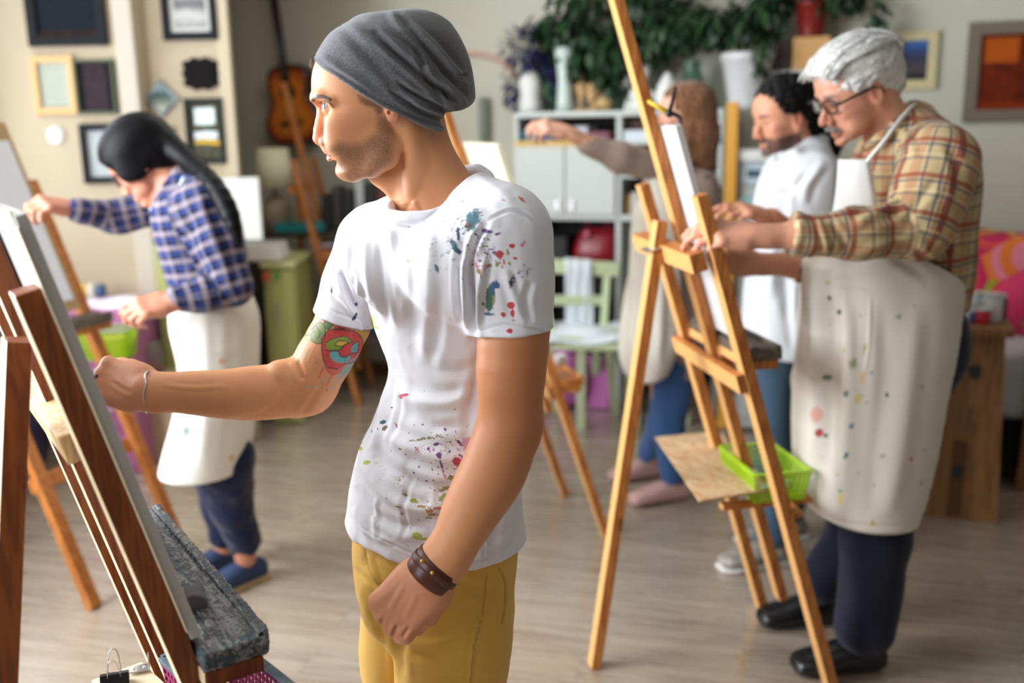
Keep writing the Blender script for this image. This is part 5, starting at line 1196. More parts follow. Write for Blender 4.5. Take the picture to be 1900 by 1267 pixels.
# open at the back: the cloth ends along a slanting edge
e0 = J(1668, 452, 2.47); e1 = J(1772, 512, 2.49); S.half(J(1772, 512, 2.5), nrm(np.cross(J(1772, 512, 2.5) - J(1660, 450, 2.5), (0, 1, 0))), .003) if False else None
tp0, tp1 = J(1655, 446, 2.47), J(1775, 512, 2.47); dirv = nrm(tp1 - tp0); nn_ = nrm(np.cross((0, 1.0, 0), dirv)); nn_ = nn_ if nn_[2] > 0 else -nn_
S.half(tp0, nn_, .003)
S.chain([J(1498, 520, 2.80), J(1492, 700, 2.80), J(1490, 900, 2.80)], [.02, .026, .03], k=.03)
AF = [([(1530, 500), (1545, 620), (1540, 760), (1530, 920)], -.014, 14), ([(1570, 560), (1580, 700), (1570, 850), (1560, 960)], .006, 14), ([(1640, 560), (1640, 700), (1620, 850), (1610, 960)], -.005, 16), ([(1700, 560), (1690, 700), (1670, 850), (1650, 960)], .005, 16), ([(1600, 470), (1650, 470), (1730, 520)], -.004, 10), ([(1515, 490), (1512, 700), (1502, 880)], .008, 12), ([(1540, 526), (1580, 532), (1615, 545)], .002, 3), ([(1615, 545), (1612, 640), (1600, 720)], .002, 3), ([(1535, 960), (1600, 975), (1680, 975)], -.0015, 4)]
ap = cloth(S, .0048, 'apron', APR, OLD, (214, 206, 194), fold=AF, wav=(9, .005), paint=OA)
g = []
for t_ in np.linspace(0, 1, 9):
    y = 296 + t_ * 176; xl = 1556 - t_ * 34 + 8 * math.sin(t_ * 3); xr = 1612 + t_ * 34; g.append([J(xl + (xr - xl) * s_, y, 2.50 + .05 * (1 - s_) - .01 * math.sin(math.pi * s_)) for s_ in np.linspace(0, 1, 7)])
bb = MB().sheet(g, .004).build('apron_bib', mat('off white canvas', (222, 220, 216), rough=.85, bump=.2, bscale=200), ap)
MB().tube(cat([J(1608, 300, 2.50), J(1640, 262, 2.49), J(1668, 225, 2.53), J(1694, 196, 2.62), J(1700, 196, 2.72)], 4), .0055, 6).build('neck_strap', MATS['off white canvas'], ap)
NAVY_P = cloth_mat('navy wool', weave=500, b=.2)
S = SDF(); S.chain([J(1628, 880, 2.60), J(1626, 1000, 2.60), oLG[0][2] + (.005, 0, .04)], [.105, .090, .082], k=.03); S.chain([J(1590, 880, 2.82), J(1585, 1000, 2.83), oLG[1][2] + (0, 0, .05)], [.10, .082, .072], k=.03)
S.ell(J(1700, 640, 2.70), (.14, .16, .16), k=.05); S.ell(J(1640, 700, 2.70), (.15, .17, .16), k=.05)
S.chain([J(1660, 720, 2.62), J(1628, 880, 2.60)], [.12, .105], k=.05); S.chain([J(1640, 720, 2.80), J(1590, 880, 2.82)], [.12, .10], k=.05)
cloth(S, .0055, 'trousers', NAVY_P, OLD, (22, 24, 42), wav=(14, .006))
BLK = mat('polished black leather', (20, 20, 22), rough=.25, spec=.6)
for a in oLG: shoe(a[2] + (-.02, 0, 0), (-1, -.10), m=BLK, parent=OLD, w=.054, h=.005)

# ---- bearded man in white shirt
BM = thing('person', 'bearded man with black curly hair in a loose white shirt and jeans', 'person', (.98, 3.36, 0))
by = 3.34; bf = hframe(J(1452, 216, by), (-1, -.30, 0), math.radians(12)); BS = 1.02
S = SDF(); ghead(S, bf, BS)
S.chain([J(1470, 240, by), J(1490, 300, by + .02), J(1505, 350, by + .03)], [.055, .058, .07], k=.03)
S.chain([J(1500, 350, by), J(1490, 520, by), J(1470, 640, by)], [.12, .11, .12], k=.04)
bE, bW = J(1520, 470, 3.2), J(1432, 405, 3.05)
S.chain([J(1520, 330, 3.2), bE, bW], [.05, .045, .03], k=.02); hand(S, J(1425, 402, 3.04), nrm(J(1360, 384, 3.0) - J(1425, 402, 3.04)), (.1, -.3, .9), 1.0, 1, curl=((.25, .3, .2), (.4, .5, .3), (.6, .7, .4), (.8, .8, .5)), thumb=(.6, .2))
bLG = [(J(1440, 740, 3.30), J(1440, 860, 3.30), np.array([.905, 3.28, .10])), (J(1478, 740, 3.42), J(1480, 860, 3.42), np.array([1.02, 3.50, .10]))]
for a, b, c in bLG: S.chain([a, b, c], [.06, .05, .04], k=.03)
def bstub(V, a, b, c, hd, col, st):
    w = hd * sm(-c, .045, .062) * (a > -.02) + hd * (a > .07) * sm(-c, .050, .055) * (1 - sm(-c, .070, .074)) * .6; lp = (np.abs(b) < .02) & (a > .08) & (c < -.068) & (c > -.084); w = w * (1 - .85 * lp); return blend(col, np.clip(w, 0, 1) * .9, (36, 28, 26)), st
finish_body(S, .0045, BM, (208, 148, 118), post=gpost(bf, BS, None, (40, 32, 30), bstub))
HAIRK = mat('black curly hair', (12, 11, 12), rough=.6, spec=.2, bump=.8, bscale=120)
def blobs(name, pts, m, parent, h=.006, amp=.006, fq=70, k=.02):
    S = SDF()
    for c, r in pts: S.ell(c, (r if hasattr(r, '__len__') else (r, r, r)), k=k)
    V, F = S.mesh(h); N = normals(V, F); V = V + N * (vnoise(V, fq, 2) * amp + vnoise(V, fq * 2, 5) * amp * .5)[:, None]; return mesh_obj(name, V, F, m, parent)
o, f, l, u = bf; p = lambda a, b, c: o + (f * a + l * b + u * c) * BS
S = SDF(); S.ell(p(-.022, 0, .042), np.array((.110, .086, .090)) * BS, f, l, u); S.ell(p(-.075, 0, -.02), np.array((.06, .07, .08)) * BS, f, l, u, .03); S.ell(p(.112, 0, .045), np.array((.058, .075, .060)) * BS, f, l, u, .006, 's')
for q in (-1, 1): S.ell(p(.055, q * .085, -.03), np.array((.055, .032, .05)) * BS, f, l, u, .006, 's')
S.chain([p(-.10, 0, .02), p(-.15, 0, -.02), p(-.165, 0, -.09), p(-.15, 0, -.16)], [.05, .055, .05, .03], k=.03)
V, F = S.mesh(.005); N = normals(V, F); V = V + N * (vnoise(V, 60, 4) * .006 + vnoise(V, 130, 7) * .004)[:, None]; mesh_obj('hair', V, F, HAIRK, BM)
WCL = cloth_mat('white linen', weave=500, b=.15)
S = SDF(); rowloft(S, [(262, 1476, 1534, .075), (282, 1452, 1540, .11), (305, 1432, 1556, .19), (350, 1412, 1572, .20), (420, 1400, 1572, .19), (520, 1390, 1560, .18), (600, 1380, 1560, .19), (650, 1384, 1560, .19)], by, .19, rnd=.02)
S.chain([J(1515, 325, 3.22), bE + (0, 0, .02), J(1470, 440, 3.12)], [.075, .07, .055], k=.03); S.chain([J(1448, 288, 3.27), J(1475, 284, 3.25), J(1508, 268, 3.30), J(1530, 256, 3.36)], [.012, .016, .020, .016], k=.025)
cloth(S, .006, 'white_shirt', WCL, BM, (214, 217, 222), wav=(12, .012), fold=[([(1420, 360), (1440, 460), (1430, 560)], .012, 8), ([(1460, 330), (1450, 450), (1460, 600)], -.012, 8), ([(1400, 560), (1400, 620), (1410, 650)], .010, 7), ([(1500, 320), (1470, 350), (1430, 370)], -.010, 7), ([(1530, 300), (1500, 340), (1490, 380)], .010, 8), ([(1480, 500), (1476, 580), (1484, 650)], .012, 8)])
S = SDF(); S.chain([J(1440, 655, 3.28), bLG[0][1], bLG[0][2] + (0, 0, .02)], [.085, .066, .060], k=.03); S.chain([J(1490, 655, 3.40), bLG[1][1], bLG[1][2] + (0, 0, .02)], [.085, .068, .060], k=.03)
cloth(S, .006, 'jeans', DENIM, BM, (62, 84, 104), wav=(18, .006))
GRYS = mat('grey suede trainer', (168, 160, 150), rough=.7, bump=.4, bscale=60, col2=(120, 112, 104), nscale=30)
for a in bLG: shoe(a[2] + (-.01, 0, 0), (-1, -.25), m=GRYS, parent=BM, w=.05, h=.006, sole=mat('white rubber', (214, 210, 204), rough=.6))

# ---- girl reaching up, brown hair
GI = thing('person', 'young woman with long brown hair and taupe sweater, arm stretched out to the left', 'person', (.60, 3.98, 0))
gy = 3.95; gf = hframe(J(1268, 212, gy), (-1, .12, 0), math.radians(2)); GS = .98
S = SDF(); ghead(S, gf, GS, jaw=.92, nose=.95)
S.chain([J(1284, 240, gy), J(1284, 290, gy), J(1284, 330, gy)], [.045, .045, .06], k=.03); S.chain([J(1280, 350, gy), J(1270, 500, gy), J(1262, 620, gy)], [.10, .09, .11], k=.04)
gs, ge, gw = J(1255, 318, 3.84), J(1150, 292, 3.76), J(1052, 246, 3.70); S.chain([gs, ge, gw], [.040, .036, .024], k=.02)
hand(S, gw, nrm(J(990, 228, 3.68) - gw), (.1, -.5, .8), .95, 1, curl=((.5, .6, .4), (.7, .7, .5), (.9, .9, .5), (1.0, 1.0, .6)), thumb=(.5, .2))
gLG = [(J(1250, 700, 3.85), J(1240, 800, 3.86), np.array([.655, 3.90, .08])), (J(1235, 700, 4.0), J(1228, 790, 4.05), np.array([.60, 4.18, .08]))]
for a, b, c in gLG: S.chain([a, b, c], [.06, .048, .035], k=.03)
finish_body(S, .005, GI, (222, 168, 142), post=gpost(gf, GS, None, (110, 80, 60), warm=.5))
HAIRG = heather_mat('chestnut hair', (92, 58, 38), (138, 96, 66), 120)
o, f, l, u = gf; p = lambda a, b, c: o + (f * a + l * b + u * c) * GS
S = SDF(); S.ell(p(-.020, 0, .040), np.array((.110, .086, .088)) * GS, f, l, u); S.ell(p(.110, 0, .010), np.array((.060, .085, .085)) * GS, f, l, u, .006, 's')
S.chain([p(-.05, .02, .02), p(-.065, .03, -.09), p(-.07, .03, -.19)], [.075, .068, .050], k=.03); S.chain([p(-.02, .055, -.02), p(-.015, .07, -.10), p(-.03, .06, -.18)], [.035, .032, .02], k=.02)
S.chain([p(-.02, -.055, -.02), p(-.015, -.07, -.10), p(-.03, -.06, -.18)], [.035, .032, .02], k=.02)
V, F = S.mesh(.005); N = normals(V, F); g_ = V * (1, 1, .15); V = V + N * (vnoise(g_, 110, 4) * .005)[:, None]; mesh_obj('hair', V, F, HAIRG, GI)
TAU = cloth_mat('taupe knit', weave=260, b=.4)
S = SDF(); rowloft(S, [(308, 1262, 1308, .08), (325, 1240, 1326, .16), (370, 1228, 1336, .17), (450, 1222, 1322, .15), (540, 1216, 1310, .15), (640, 1208, 1300, .17), (690, 1206, 1300, .17)], gy, .16, rnd=.02)
S.chain([gs, ge, J(1088, 268, 3.73)], [.060, .052, .038], k=.03); S.chain([J(1300, 330, 4.06), J(1318, 420, 4.1), J(1270, 470, 3.95)], [.055, .045, .04], k=.03)
cloth(S, .006, 'sweater', TAU, GI, (160, 138, 128), wav=(14, .008))
S = SDF(); rowloft(S, [(330, 1196, 1232, .10, 3.86), (380, 1186, 1262, .15, 3.84), (450, 1170, 1262, .17, 3.84), (560, 1160, 1262, .18, 3.84), (640, 1150, 1256, .18, 3.84), (690, 1156, 1236, .17, 3.84)], 3.84, .15, rnd=.008)
rowloft(S, [(300, 1220, 1272, .11, 3.92), (450, 1196, 1290, .17, 3.92), (560, 1186, 1290, .18, 3.92), (720, 1180, 1290, .18, 3.92)], 3.92, .15, off=-.004, mode='s', k=.004)
cloth(S, .006, 'apron', APR, GI, (226, 220, 206), fold=[([(1180, 420), (1176, 540), (1166, 680)], .012, 8), ([(1200, 400), (1196, 540), (1190, 680)], -.012, 8), ([(1230, 420), (1226, 560), (1220, 680)], .010, 8), ([(1246, 440), (1246, 560), (1240, 660)], -.010, 7)], wav=(10, .010), paint=apron_spots(1160, 1250, 400, 680, 14, 8))
S = SDF(); S.chain([J(1252, 680, 3.86), gLG[0][1], gLG[0][2] + (0, 0, .03)], [.085, .062, .052], k=.03); S.chain([J(1250, 680, 4.0), gLG[1][1], gLG[1][2] + (0, 0, .03)], [.085, .062, .052], k=.03)
cloth(S, .006, 'jeans', DENIM, GI, (58, 92, 142), wav=(18, .006))
PNK = mat('dusty pink suede', (196, 156, 150), rough=.8)
for a in gLG: shoe(a[2] + (-.01, 0, 0), (-1, -.35), m=PNK, parent=GI, w=.044, h=.006, low=True)

# ---- woman in blue plaid
WO = thing('person', 'woman with a black ponytail, blue plaid shirt and white apron, bending to her easel', 'person', (-.95, 3.2, 0))
wy = 3.12; wf = hframe(J(263, 300, wy), (-1, -.10, 0), math.radians(38)); WS = 1.0
wSL, wEL, wWL = J(378, 372, 2.98), J(432, 530, 2.94), J(322, 560, 2.86)
wSR, wER, wWR = J(312, 382, 3.28), J(212, 402, 3.22), J(130, 386, 3.12)
S = SDF(); ghead(S, wf, WS, jaw=.92, nose=.95)
S.chain([J(298, 312, wy), J(330, 345, wy + .01), J(345, 380, wy + .02)], [.046, .048, .06], k=.03)
S.chain([J(350, 390, wy), J(385, 480, wy), J(395, 580, wy)], [.10, .10, .12], k=.04)
S.chain([wSL, wEL, wWL], [.042, .038, .026], k=.02); S.chain([wSR, wER, wWR], [.040, .034, .024], k=.02)
hand(S, J(318, 560, 2.86), nrm(J(262, 572, 2.82) - J(318, 560, 2.86)), (-.1, -.75, .6), .98, 1, curl=((.5, .7, .5), (.7, .8, .5), (.8, .9, .5), (.9, .9, .5)), thumb=(.2, .25))
hand(S, J(128, 386, 3.12), nrm(J(86, 378, 3.06) - J(128, 386, 3.12)), (.0, -.6, .8), .95, 1, curl=((.9, 1.0, .7),) * 4, thumb=(.3, .3))
wLG = [(J(415, 800, 3.08), J(428, 930, 3.14), np.array([-.93, 3.19, .10])), (J(395, 800, 3.24), J(408, 930, 3.32), np.array([-1.04, 3.31, .09]))]
for a, b, c in wLG: S.chain([a, b, c], [.06, .048, .036], k=.03)
finish_body(S, .0042, WO, (198, 134, 108), post=gpost(wf, WS, None, (40, 30, 30), warm=.4))
HAIRB2 = mat('glossy black hair', (9, 8, 11), rough=.42, spec=.15, bump=.3, bscale=200, stretch=(1, 1, .2))
o, f, l, u = wf; p = lambda a, b, c: o + (f * a + l * b + u * c) * WS
S = SDF(); S.ell(p(-.016, 0, .050), np.array((.118, .094, .092)) * WS, f, l, u); S.ell(p(-.060, 0, -.01), np.array((.065, .078, .07)) * WS, f, l, u, .03)
for q in (-1, 1): S.ell(p(.015, q * .066, -.005), np.array((.055, .018, .045)) * WS, f, l, u, .02)
S.ell(p(.118, 0, .006), np.array((.055, .090, .075)) * WS, f, l, u, .008, 's'); S.ell(p(.07, 0, -.075), np.array((.08, .1, .05)) * WS, f, l, u, .01, 's')
S.chain([p(-.09, 0, .03), J(352, 300, 3.05), J(398, 345, 2.93), J(428, 400, 2.88), J(444, 452, 2.87)], [.045, .030, .028, .026, .010], k=.02, dense=3)
V, F = S.mesh(.004); V = relax(V, F, 2); mesh_obj('hair', V, F, HAIRB2, WO)
glasses(wf, WS, WO, th=.0016)
BLP = stripes_mat('blue plaid', (10, 16, 48), [(.0, .36, (170, 160, 180), .22), (.52, .64, (40, 70, 150), .5)], [(.0, .36, (210, 190, 190), .26), (.52, .64, (40, 70, 150), .5)], .044, .044)
segs = [(J(345, 340, wy), J(400, 580, wy), .14), (wSL, wEL, .07), (wEL, J(335, 552, 2.87), .05), (wSR, wER, .06), (wER, J(145, 392, 3.13), .045)]
S = SDF(); rowloft(S, [(338, 318, 392, .12), (362, 300, 418, .17), (400, 292, 436, .18), (450, 298, 448, .165), (500, 312, 456, .16), (545, 326, 462, .165), (568, 332, 460, .16)], wy, .17, rnd=.02)
S.chain([J(352, 350, 3.05), wSL], [.05, .066], k=.04); S.chain([wSL, (wSL + wEL) / 2, wEL], [.068, .066, .056], k=.03); S.chain([wEL, J(380, 548, 2.90), J(334, 553, 2.87)], [.056, .050, .040], k=.02)
S.chain([wSR, wER, J(145, 390, 3.13)], [.060, .052, .040], k=.03); S.chain([J(305, 350, 3.02), J(330, 325, 3.04), J(352, 318, 3.12)], [.014, .018, .016], k=.015)
cloth(S, .0048, 'plaid_shirt', BLP, WO, segs=segs, wav=(18, .005), fold=[([(370, 360), (390, 430), (420, 500)], .006, 8), ([(400, 400), (430, 470), (440, 540)], -.006, 8), ([(350, 400), (370, 470), (400, 530)], -.008, 8), ([(360, 530), (400, 545), (440, 560)], -.004, 6), ([(160, 385), (220, 388), (280, 380)], .005, 8), ([(170, 408), (220, 420), (260, 415)], -.005, 6)])
S = SDF(); rowloft(S, [(556, 322, 464, .165, 3.10), (600, 324, 476, .18, 3.10), (680, 340, 475, .185, 3.10), (760, 330, 470, .19, 3.10), (830, 312, 464, .20, 3.10), (862, 305, 458, .20, 3.10)], 3.10, .18, rnd=.006)
rowloft(S, [(600, 340, 466, .165, 3.11), (700, 352, 464, .17, 3.11), (850, 325, 452, .18, 3.11), (930, 318, 446, .185, 3.11)], 3.11, .2, off=-.004, mode='s', k=.004)
wap = cloth(S, .0048, 'apron', APR, WO, (224, 220, 212), fold=[([(345, 600), (360, 700), (345, 860)], -.008, 9), ([(380, 580), (385, 720), (375, 870)], .006, 12), ([(430, 580), (430, 720), (420, 870)], -.005, 12), ([(330, 560), (390, 575), (455, 570)], -.004, 5), ([(350, 640), (400, 650), (460, 640)], .003, 8)], wav=(9, .006),
      paint=[(412, 670, 6, 6, 0, (206, 150, 120), .4), (410, 700, 4, 4, 0, (206, 150, 120), .4), (430, 850, 5, 5, 0, (206, 150, 120), .4), (345, 800, 8, 8, 0, (150, 170, 180), .3)])
g = []
for t_ in np.linspace(0, 1, 8):
    y = 385 + t_ * 180; g.append([J(x, y, 3.0 - .03 * math.sin(math.pi * s_) + .08 * (1 - s_)) for s_, x in ((s_, (278 + 46 * t_) + s_ * (52 + 22 * t_)) for s_ in np.linspace(0, 1, 6))])
MB().sheet(g, .004).build('apron_bib', mat('white blue cloth', (214, 222, 236), rough=.8, bump=.3, bscale=60), wap)
MB().tube(cat([J(322, 395, 2.97), J(334, 350, 2.97), J(345, 322, 3.05)], 4), .006, 6).build('neck_strap', MATS['white blue cloth'], wap)
S = SDF(); S.chain([J(420, 850, 3.06), J(430, 940, 3.14), wLG[0][2] + (0, 0, .06)], [.092, .070, .056], k=.03); S.chain([J(398, 850, 3.22), J(412, 940, 3.30), wLG[1][2] + (0, 0, .05)], [.086, .068, .054], k=.03)
cloth(S, .0055, 'jeans', DENIM, WO, (14, 24, 58), wav=(30, .006))
BSH = mat('blue canvas shoe', (42, 58, 92), rough=.7); ROPE = mat('jute sole', (182, 156, 112), rough=.8)
for a in wLG: shoe(a[2] + (-.01, 0, 0), (-.62, -.70), m=BSH, parent=WO, w=.042, h=.0055, low=True, sole=ROPE)
# ------------------------------------------------------------------ canvases and what the easels carry
CANV = mat('primed canvas', (196, 194, 192), rough=.75, bump=.15, bscale=600); PAPER = mat('white paper', (224, 226, 232), rough=.8); CARD = mat('brown hardboard', (176, 146, 104), rough=.8)
def board(E, h0, h1, z0, z1, name, label, cat_, m, thick=.018, off=.017, tilt=0.0):
    P, n, h, up, nn = E['P'], E['n'], E['h'], E['up'], E['nn']; a = P(h0, z0, off + thick / 2); b = P(h1, z1, off + thick / 2); c = (a + b) / 2
    L = abs((b - a) @ up); o = MB().box(c, (abs(h1 - h0), L, thick), h, up, nn, .002).build(name, m); return tag(o, label, cat_), c
o_, c_ = board(E_main, -.255, .33, .885, 1.452, 'canvas', 'white canvas on the large foreground easel, seen edge-on from behind', 'canvas', CANV, .014)
mb = MB(); E = E_main
for a, b in (((-.245, .90), (-.245, 1.44)), ((.32, .90), (.32, 1.44)), ((-.245, .90), (.32, .90)), ((-.245, 1.44), (.32, 1.44))): mb.bar(E['P'](a[0], a[1], .0158), E['P'](b[0], b[1], .0158), .034, .0024, E['h'] if a[0] == b[0] else E['up'], .001)
mb.build('stretcher', mat('stretcher wood', (206, 190, 160), rough=.7), o_)
o_, c_ = board(E_wom, -.34, .20, .91, 1.57, 'drawing_board', 'hardboard with white paper on the easel of the woman in blue plaid', 'board', CARD, .008)
E = E_wom; MB().box(E['P'](-.07, 1.225, .0265), (.50, .60, .0015), E['h'], E['up'], E['nn']).build('paper_sheet', PAPER, o_)
o_, c_ = board(E_old, -.135, .04, .985, 1.527, 'canvas', 'white canvas seen edge-on on the easel of the grey-haired man', 'canvas', CANV)
o_, c_ = board(E_mid, -.44, .12, 1.12, 1.472, 'canvas', 'pale cream canvas on the easel behind the man in the beanie', 'canvas', mat('cream canvas', (232, 226, 200), rough=.75))
E = E_back; t_ = MB().box(E['P'](0, .86, .035) + E['n'] * .085 + ZZ * .032, (.34, .24, .004), E['h'], E['n'], None, .001).build('paper_pad', PAPER); tag(t_, 'white pad lying on the ledge of the easel below the guitar', 'paper')
# charcoal eraser on the crusted ledge
E = E_main; lz = E['P'](0, .86, .016)[2] + .021
c = onz(364, 1108, lz + .012); S = SDF(); S.box(c, (.014, .018, .012), nrm((1, .4, .1)), nrm((-.4, 1, 0)), r=.004); S.half(c + (.004, 0, .012), (.5, .1, .8), .003); V, F = S.mesh(.0022)
tag(mesh_obj('eraser', V, F, mat('grey eraser', (104, 100, 98), rough=.8)), 'small grey eraser on the paint-crusted ledge of the foreground easel', 'eraser')
E = E_main; b0 = J(198, 692, 1.60); O_ = E['P'](0, .9, .031); dd_ = float((b0 - O_) @ E['nn']); tip = b0 - E['nn'] * (dd_ - .001) + ZZ * .004; d_ = nrm(tip - b0)
pc_ = thing('pencil', 'dark pencil in the fist of the man in the grey beanie, touching the canvas', 'pencil', b0)
MB().tube([b0 - d_ * .02, tip - d_ * .012], .0034, 6).build('pencil_body', mat('dark lacquer', (40, 34, 36), rough=.4), pc_); MB().tube([tip - d_ * .012, tip], [.0033, .0005], 6).build('pencil_tip', mat('graphite', (50, 50, 52), rough=.4), pc_)
# board with binder clip at the lower left of the foreground easel
q = [onz(*p, .66) for p in ((170, 1262), (262, 1228), (330, 1290), (240, 1420))]
mbp = MB().prism([(p[0], p[1]) for p in q], (0, 0, .652), (1, 0, 0), (0, 1, 0), .008)
pb = tag(mbp.build('palette_board', mat('raw plywood', (206, 190, 160), rough=.7)), 'plywood palette board at the foot of the foreground easel', 'palette')
BLKM = mat('black enamel', (18, 18, 20), rough=.3); c = onz(213, 1258, .672); cl = thing('binder_clip', 'black binder clip with wire handles on the plywood palette board', 'clip', c)
dX = nrm((.9, .30, 0)); dY = nrm(np.cross(ZZ, dX)); MB().prism([(-.012, -.008), (.012, -.008), (.004, .009), (-.004, .009)], c - dX * .022, dY, ZZ, .044).build('clip_body', BLKM, cl)
for s_ in (-1, 1): MB().tube(cat([c + dX * .010 + ZZ * .004 + dY * s_ * .006, c + dX * .008 + dY * s_ * .016 + ZZ * .028, c + dX * .004 + dY * s_ * .020 + ZZ * .040, c - dX * .004 + dY * s_ * .020 + ZZ * .040, c - dX * .008 + dY * s_ * .016 + ZZ * .028, c - dX * .010 + ZZ * .004 + dY * s_ * .006], 4), .0009, 6).build('wire_handle', STEEL, cl)
c = onz(258, 1240, .665); hb = MB().box(c, (.035, .022, .002), dX, dY, None, .0005).box(c + dX * .016 + ZZ * .010, (.002, .022, .022), dX, dY, None, .0005)
for s_ in (-.008, .008): hb.ball(c + dX * s_ + ZZ * .001, .0025, 5)
hb.build('hinge_bracket', STEEL, pb)

def basket(name, label, c, X, Y, L, W_, H_, m, rim=None, cell=.014, group=None, taper=.88, bar=.0042, wall_n=None):
    """open plastic basket of woven strips: c is the centre of its base"""
    c = np.array(c, float); X = nrm(X); Y = nrm(np.array(Y) - X * np.dot(Y, X)); Z = np.cross(X, Y); t = thing(name, label, 'basket', c, group); mb = MB()
    P = lambda x, y, z: c + X * x * (taper + (1 - taper) * z / H_) + Y * y * (taper + (1 - taper) * z / H_) + Z * z
    mb.box(c + Z * .002, (L * taper, W_ * taper, .004), X, Y)
    per = [(-L / 2, -W_ / 2, L / 2, -W_ / 2), (L / 2, -W_ / 2, L / 2, W_ / 2), (L / 2, W_ / 2, -L / 2, W_ / 2), (-L / 2, W_ / 2, -L / 2, -W_ / 2)]
    nz = max(3, int(H_ / cell))
    for x0, y0, x1, y1 in per:
        for i in range(nz + 1):
            z = H_ * i / nz; mb.bar(P(x0, y0, z), P(x1, y1, z), .0022, bar, Z, 0)
        n_ = int(math.hypot(x1 - x0, y1 - y0) / cell)
        for i in range(n_ + 1):
            f_ = i / n_; x, y = x0 + (x1 - x0) * f_, y0 + (y1 - y0) * f_; mb.bar(P(x, y, 0), P(x, y, H_), bar, .0022, (x1 - x0, y1 - y0, 0) @ np.array([[X[0], X[1], X[2]], [Y[0], Y[1], Y[2]], [0, 0, 0]]), 0)
    mb.build('woven_sides', m, t); r = MB()
    for x0, y0, x1, y1 in per: r.bar(P(x0, y0, H_), P(x1, y1, H_), .012, .006, X if y0 != y1 else Y, .001)
    r.build('rim', rim or m, t); return t, P
LIME = mat('lime plastic', (166, 206, 20), rough=.35); MAG = mat('magenta plastic', (150, 34, 92), rough=.4)
E = E_old; zb = .545; r0 = onz(1378, 815, .60); bc = (onz(1378, 812, .62) + onz(1498, 858, .62) + onz(1450, 806, .62) + onz(1420, 905, .62)) / 4; bc[2] = .525; bc = bc - E['n'] * .03
bt, _ = basket('basket', 'lime green plastic basket on the easel of the grey-haired man', bc, E['h'], -E['n'], .25, .16, .085, LIME)
sh = MB()
for s_ in (-.1, .1): sh.bar(E['P'](s_ * 2.2, .50, -.01), E['P'](s_ * 2.2, .50, -.01) + E['n'] * .02, .02, .03, E['h'])
for s_ in (-.10, .10): a = bc + E['h'] * s_ * .9 - ZZ * .009; sh.box(a - E['n'] * .03, (.26, .03, .016), E['n'], E['h'], None, .002)
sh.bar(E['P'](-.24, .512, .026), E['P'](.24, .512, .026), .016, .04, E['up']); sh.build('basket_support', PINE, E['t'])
TUBE = mat('white tube', (226, 224, 220), rough=.4)
for i, (dx, dy, an) in enumerate([(-.04, .02, .3), (.03, -.02, 1.1), (.0, .04, 2.0)]):
    c = bc + E['h'] * dx + E['n'] * dy + ZZ * .022; d_ = np.array([math.cos(an), math.sin(an), 0]); t = thing('paint_tube', ['white paint tube lying in the lime basket', 'white paint tube with red cap in the lime basket', 'white paint tube with blue cap in the lime basket'][i], 'paint tube', c)
    MB().tube([c - d_ * .045, c - d_ * .02, c + d_ * .03, c + d_ * .036], [.002, .012, .014, .006], 12).build('tube_body', TUBE, t); MB().tube([c + d_ * .036, c + d_ * .05], .007, 10).build('cap', mat(['white cap', 'red cap', 'blue cap'][i], [(230, 230, 230), (190, 30, 40), (30, 70, 150)][i], rough=.4), t)
# palette board on that easel
PALM = crust_mat('used palette', [(150, 120, 90), (206, 182, 140), (214, 194, 154), (196, 140, 90), (150, 154, 156), (216, 196, 158)], .6)
q = [onz(*p, .565) for p in ((1216, 811), (1298, 929), (1427, 908), (1335, 800))]
pb = tag(MB().prism([(p[0], p[1]) for p in q], (0, 0, .560), (1, 0, 0), (0, 1, 0), .006).build('palette_board', PALM), 'paint-stained wooden palette held level on the easel of the grey-haired man', 'palette')
for p_ in ((1419, 903), (1338, 802)): MB().box(onz(*p_, .568), (.03, .02, .004), nrm((1, .3, 0)), nrm((-.3, 1, 0)), None, .001).build('metal_bracket', STEEL, pb)
# clamp on top of the canvas
E = E_old; c = E['P'](-.06, 1.535, .03); cl = thing('spring_clamp', 'black and yellow clamp gripping the top of the canvas beside the tall mast', 'clamp', c); YEL = mat('yellow plastic', (206, 170, 20), rough=.4)
X, Zc = E['nn'], ZZ; Sx = nrm(np.array([1, -.2, 0]))
MB().tube(cat([c + Sx * .0 + ZZ * .022, c + Sx * .026 + ZZ * .008, c + Sx * .022 - ZZ * .030, c + Sx * .006 - ZZ * .036], 4), .0055, 8).build('jaw', BLKM, cl)
MB().tube([c + ZZ * .020, c + Sx * .014 + ZZ * .085], [.006, .004], 8).build('lever', BLKM, cl); MB().tube([c + ZZ * .018 + Sx * .004, c - Sx * .055 + ZZ * .052], [.007, .005], 8).build('grip', YEL, cl); MB().ball(c + ZZ * .02, .011, 8).build('pivot', BLKM, cl)
# things on the mid ledge and the woman's ledge
E = E_mid; c = E['P'](-.16, .62, .05) + ZZ * .042; t = tag(MB().lathe(c, [(.022, 0), (.024, .03), (.020, .034), (.018, .030)], 14).build('paint_pot', mat('white plastic', (230, 230, 228), rough=.4)), 'small white pot on the ledge of the easel behind the man in the beanie', 'pot')
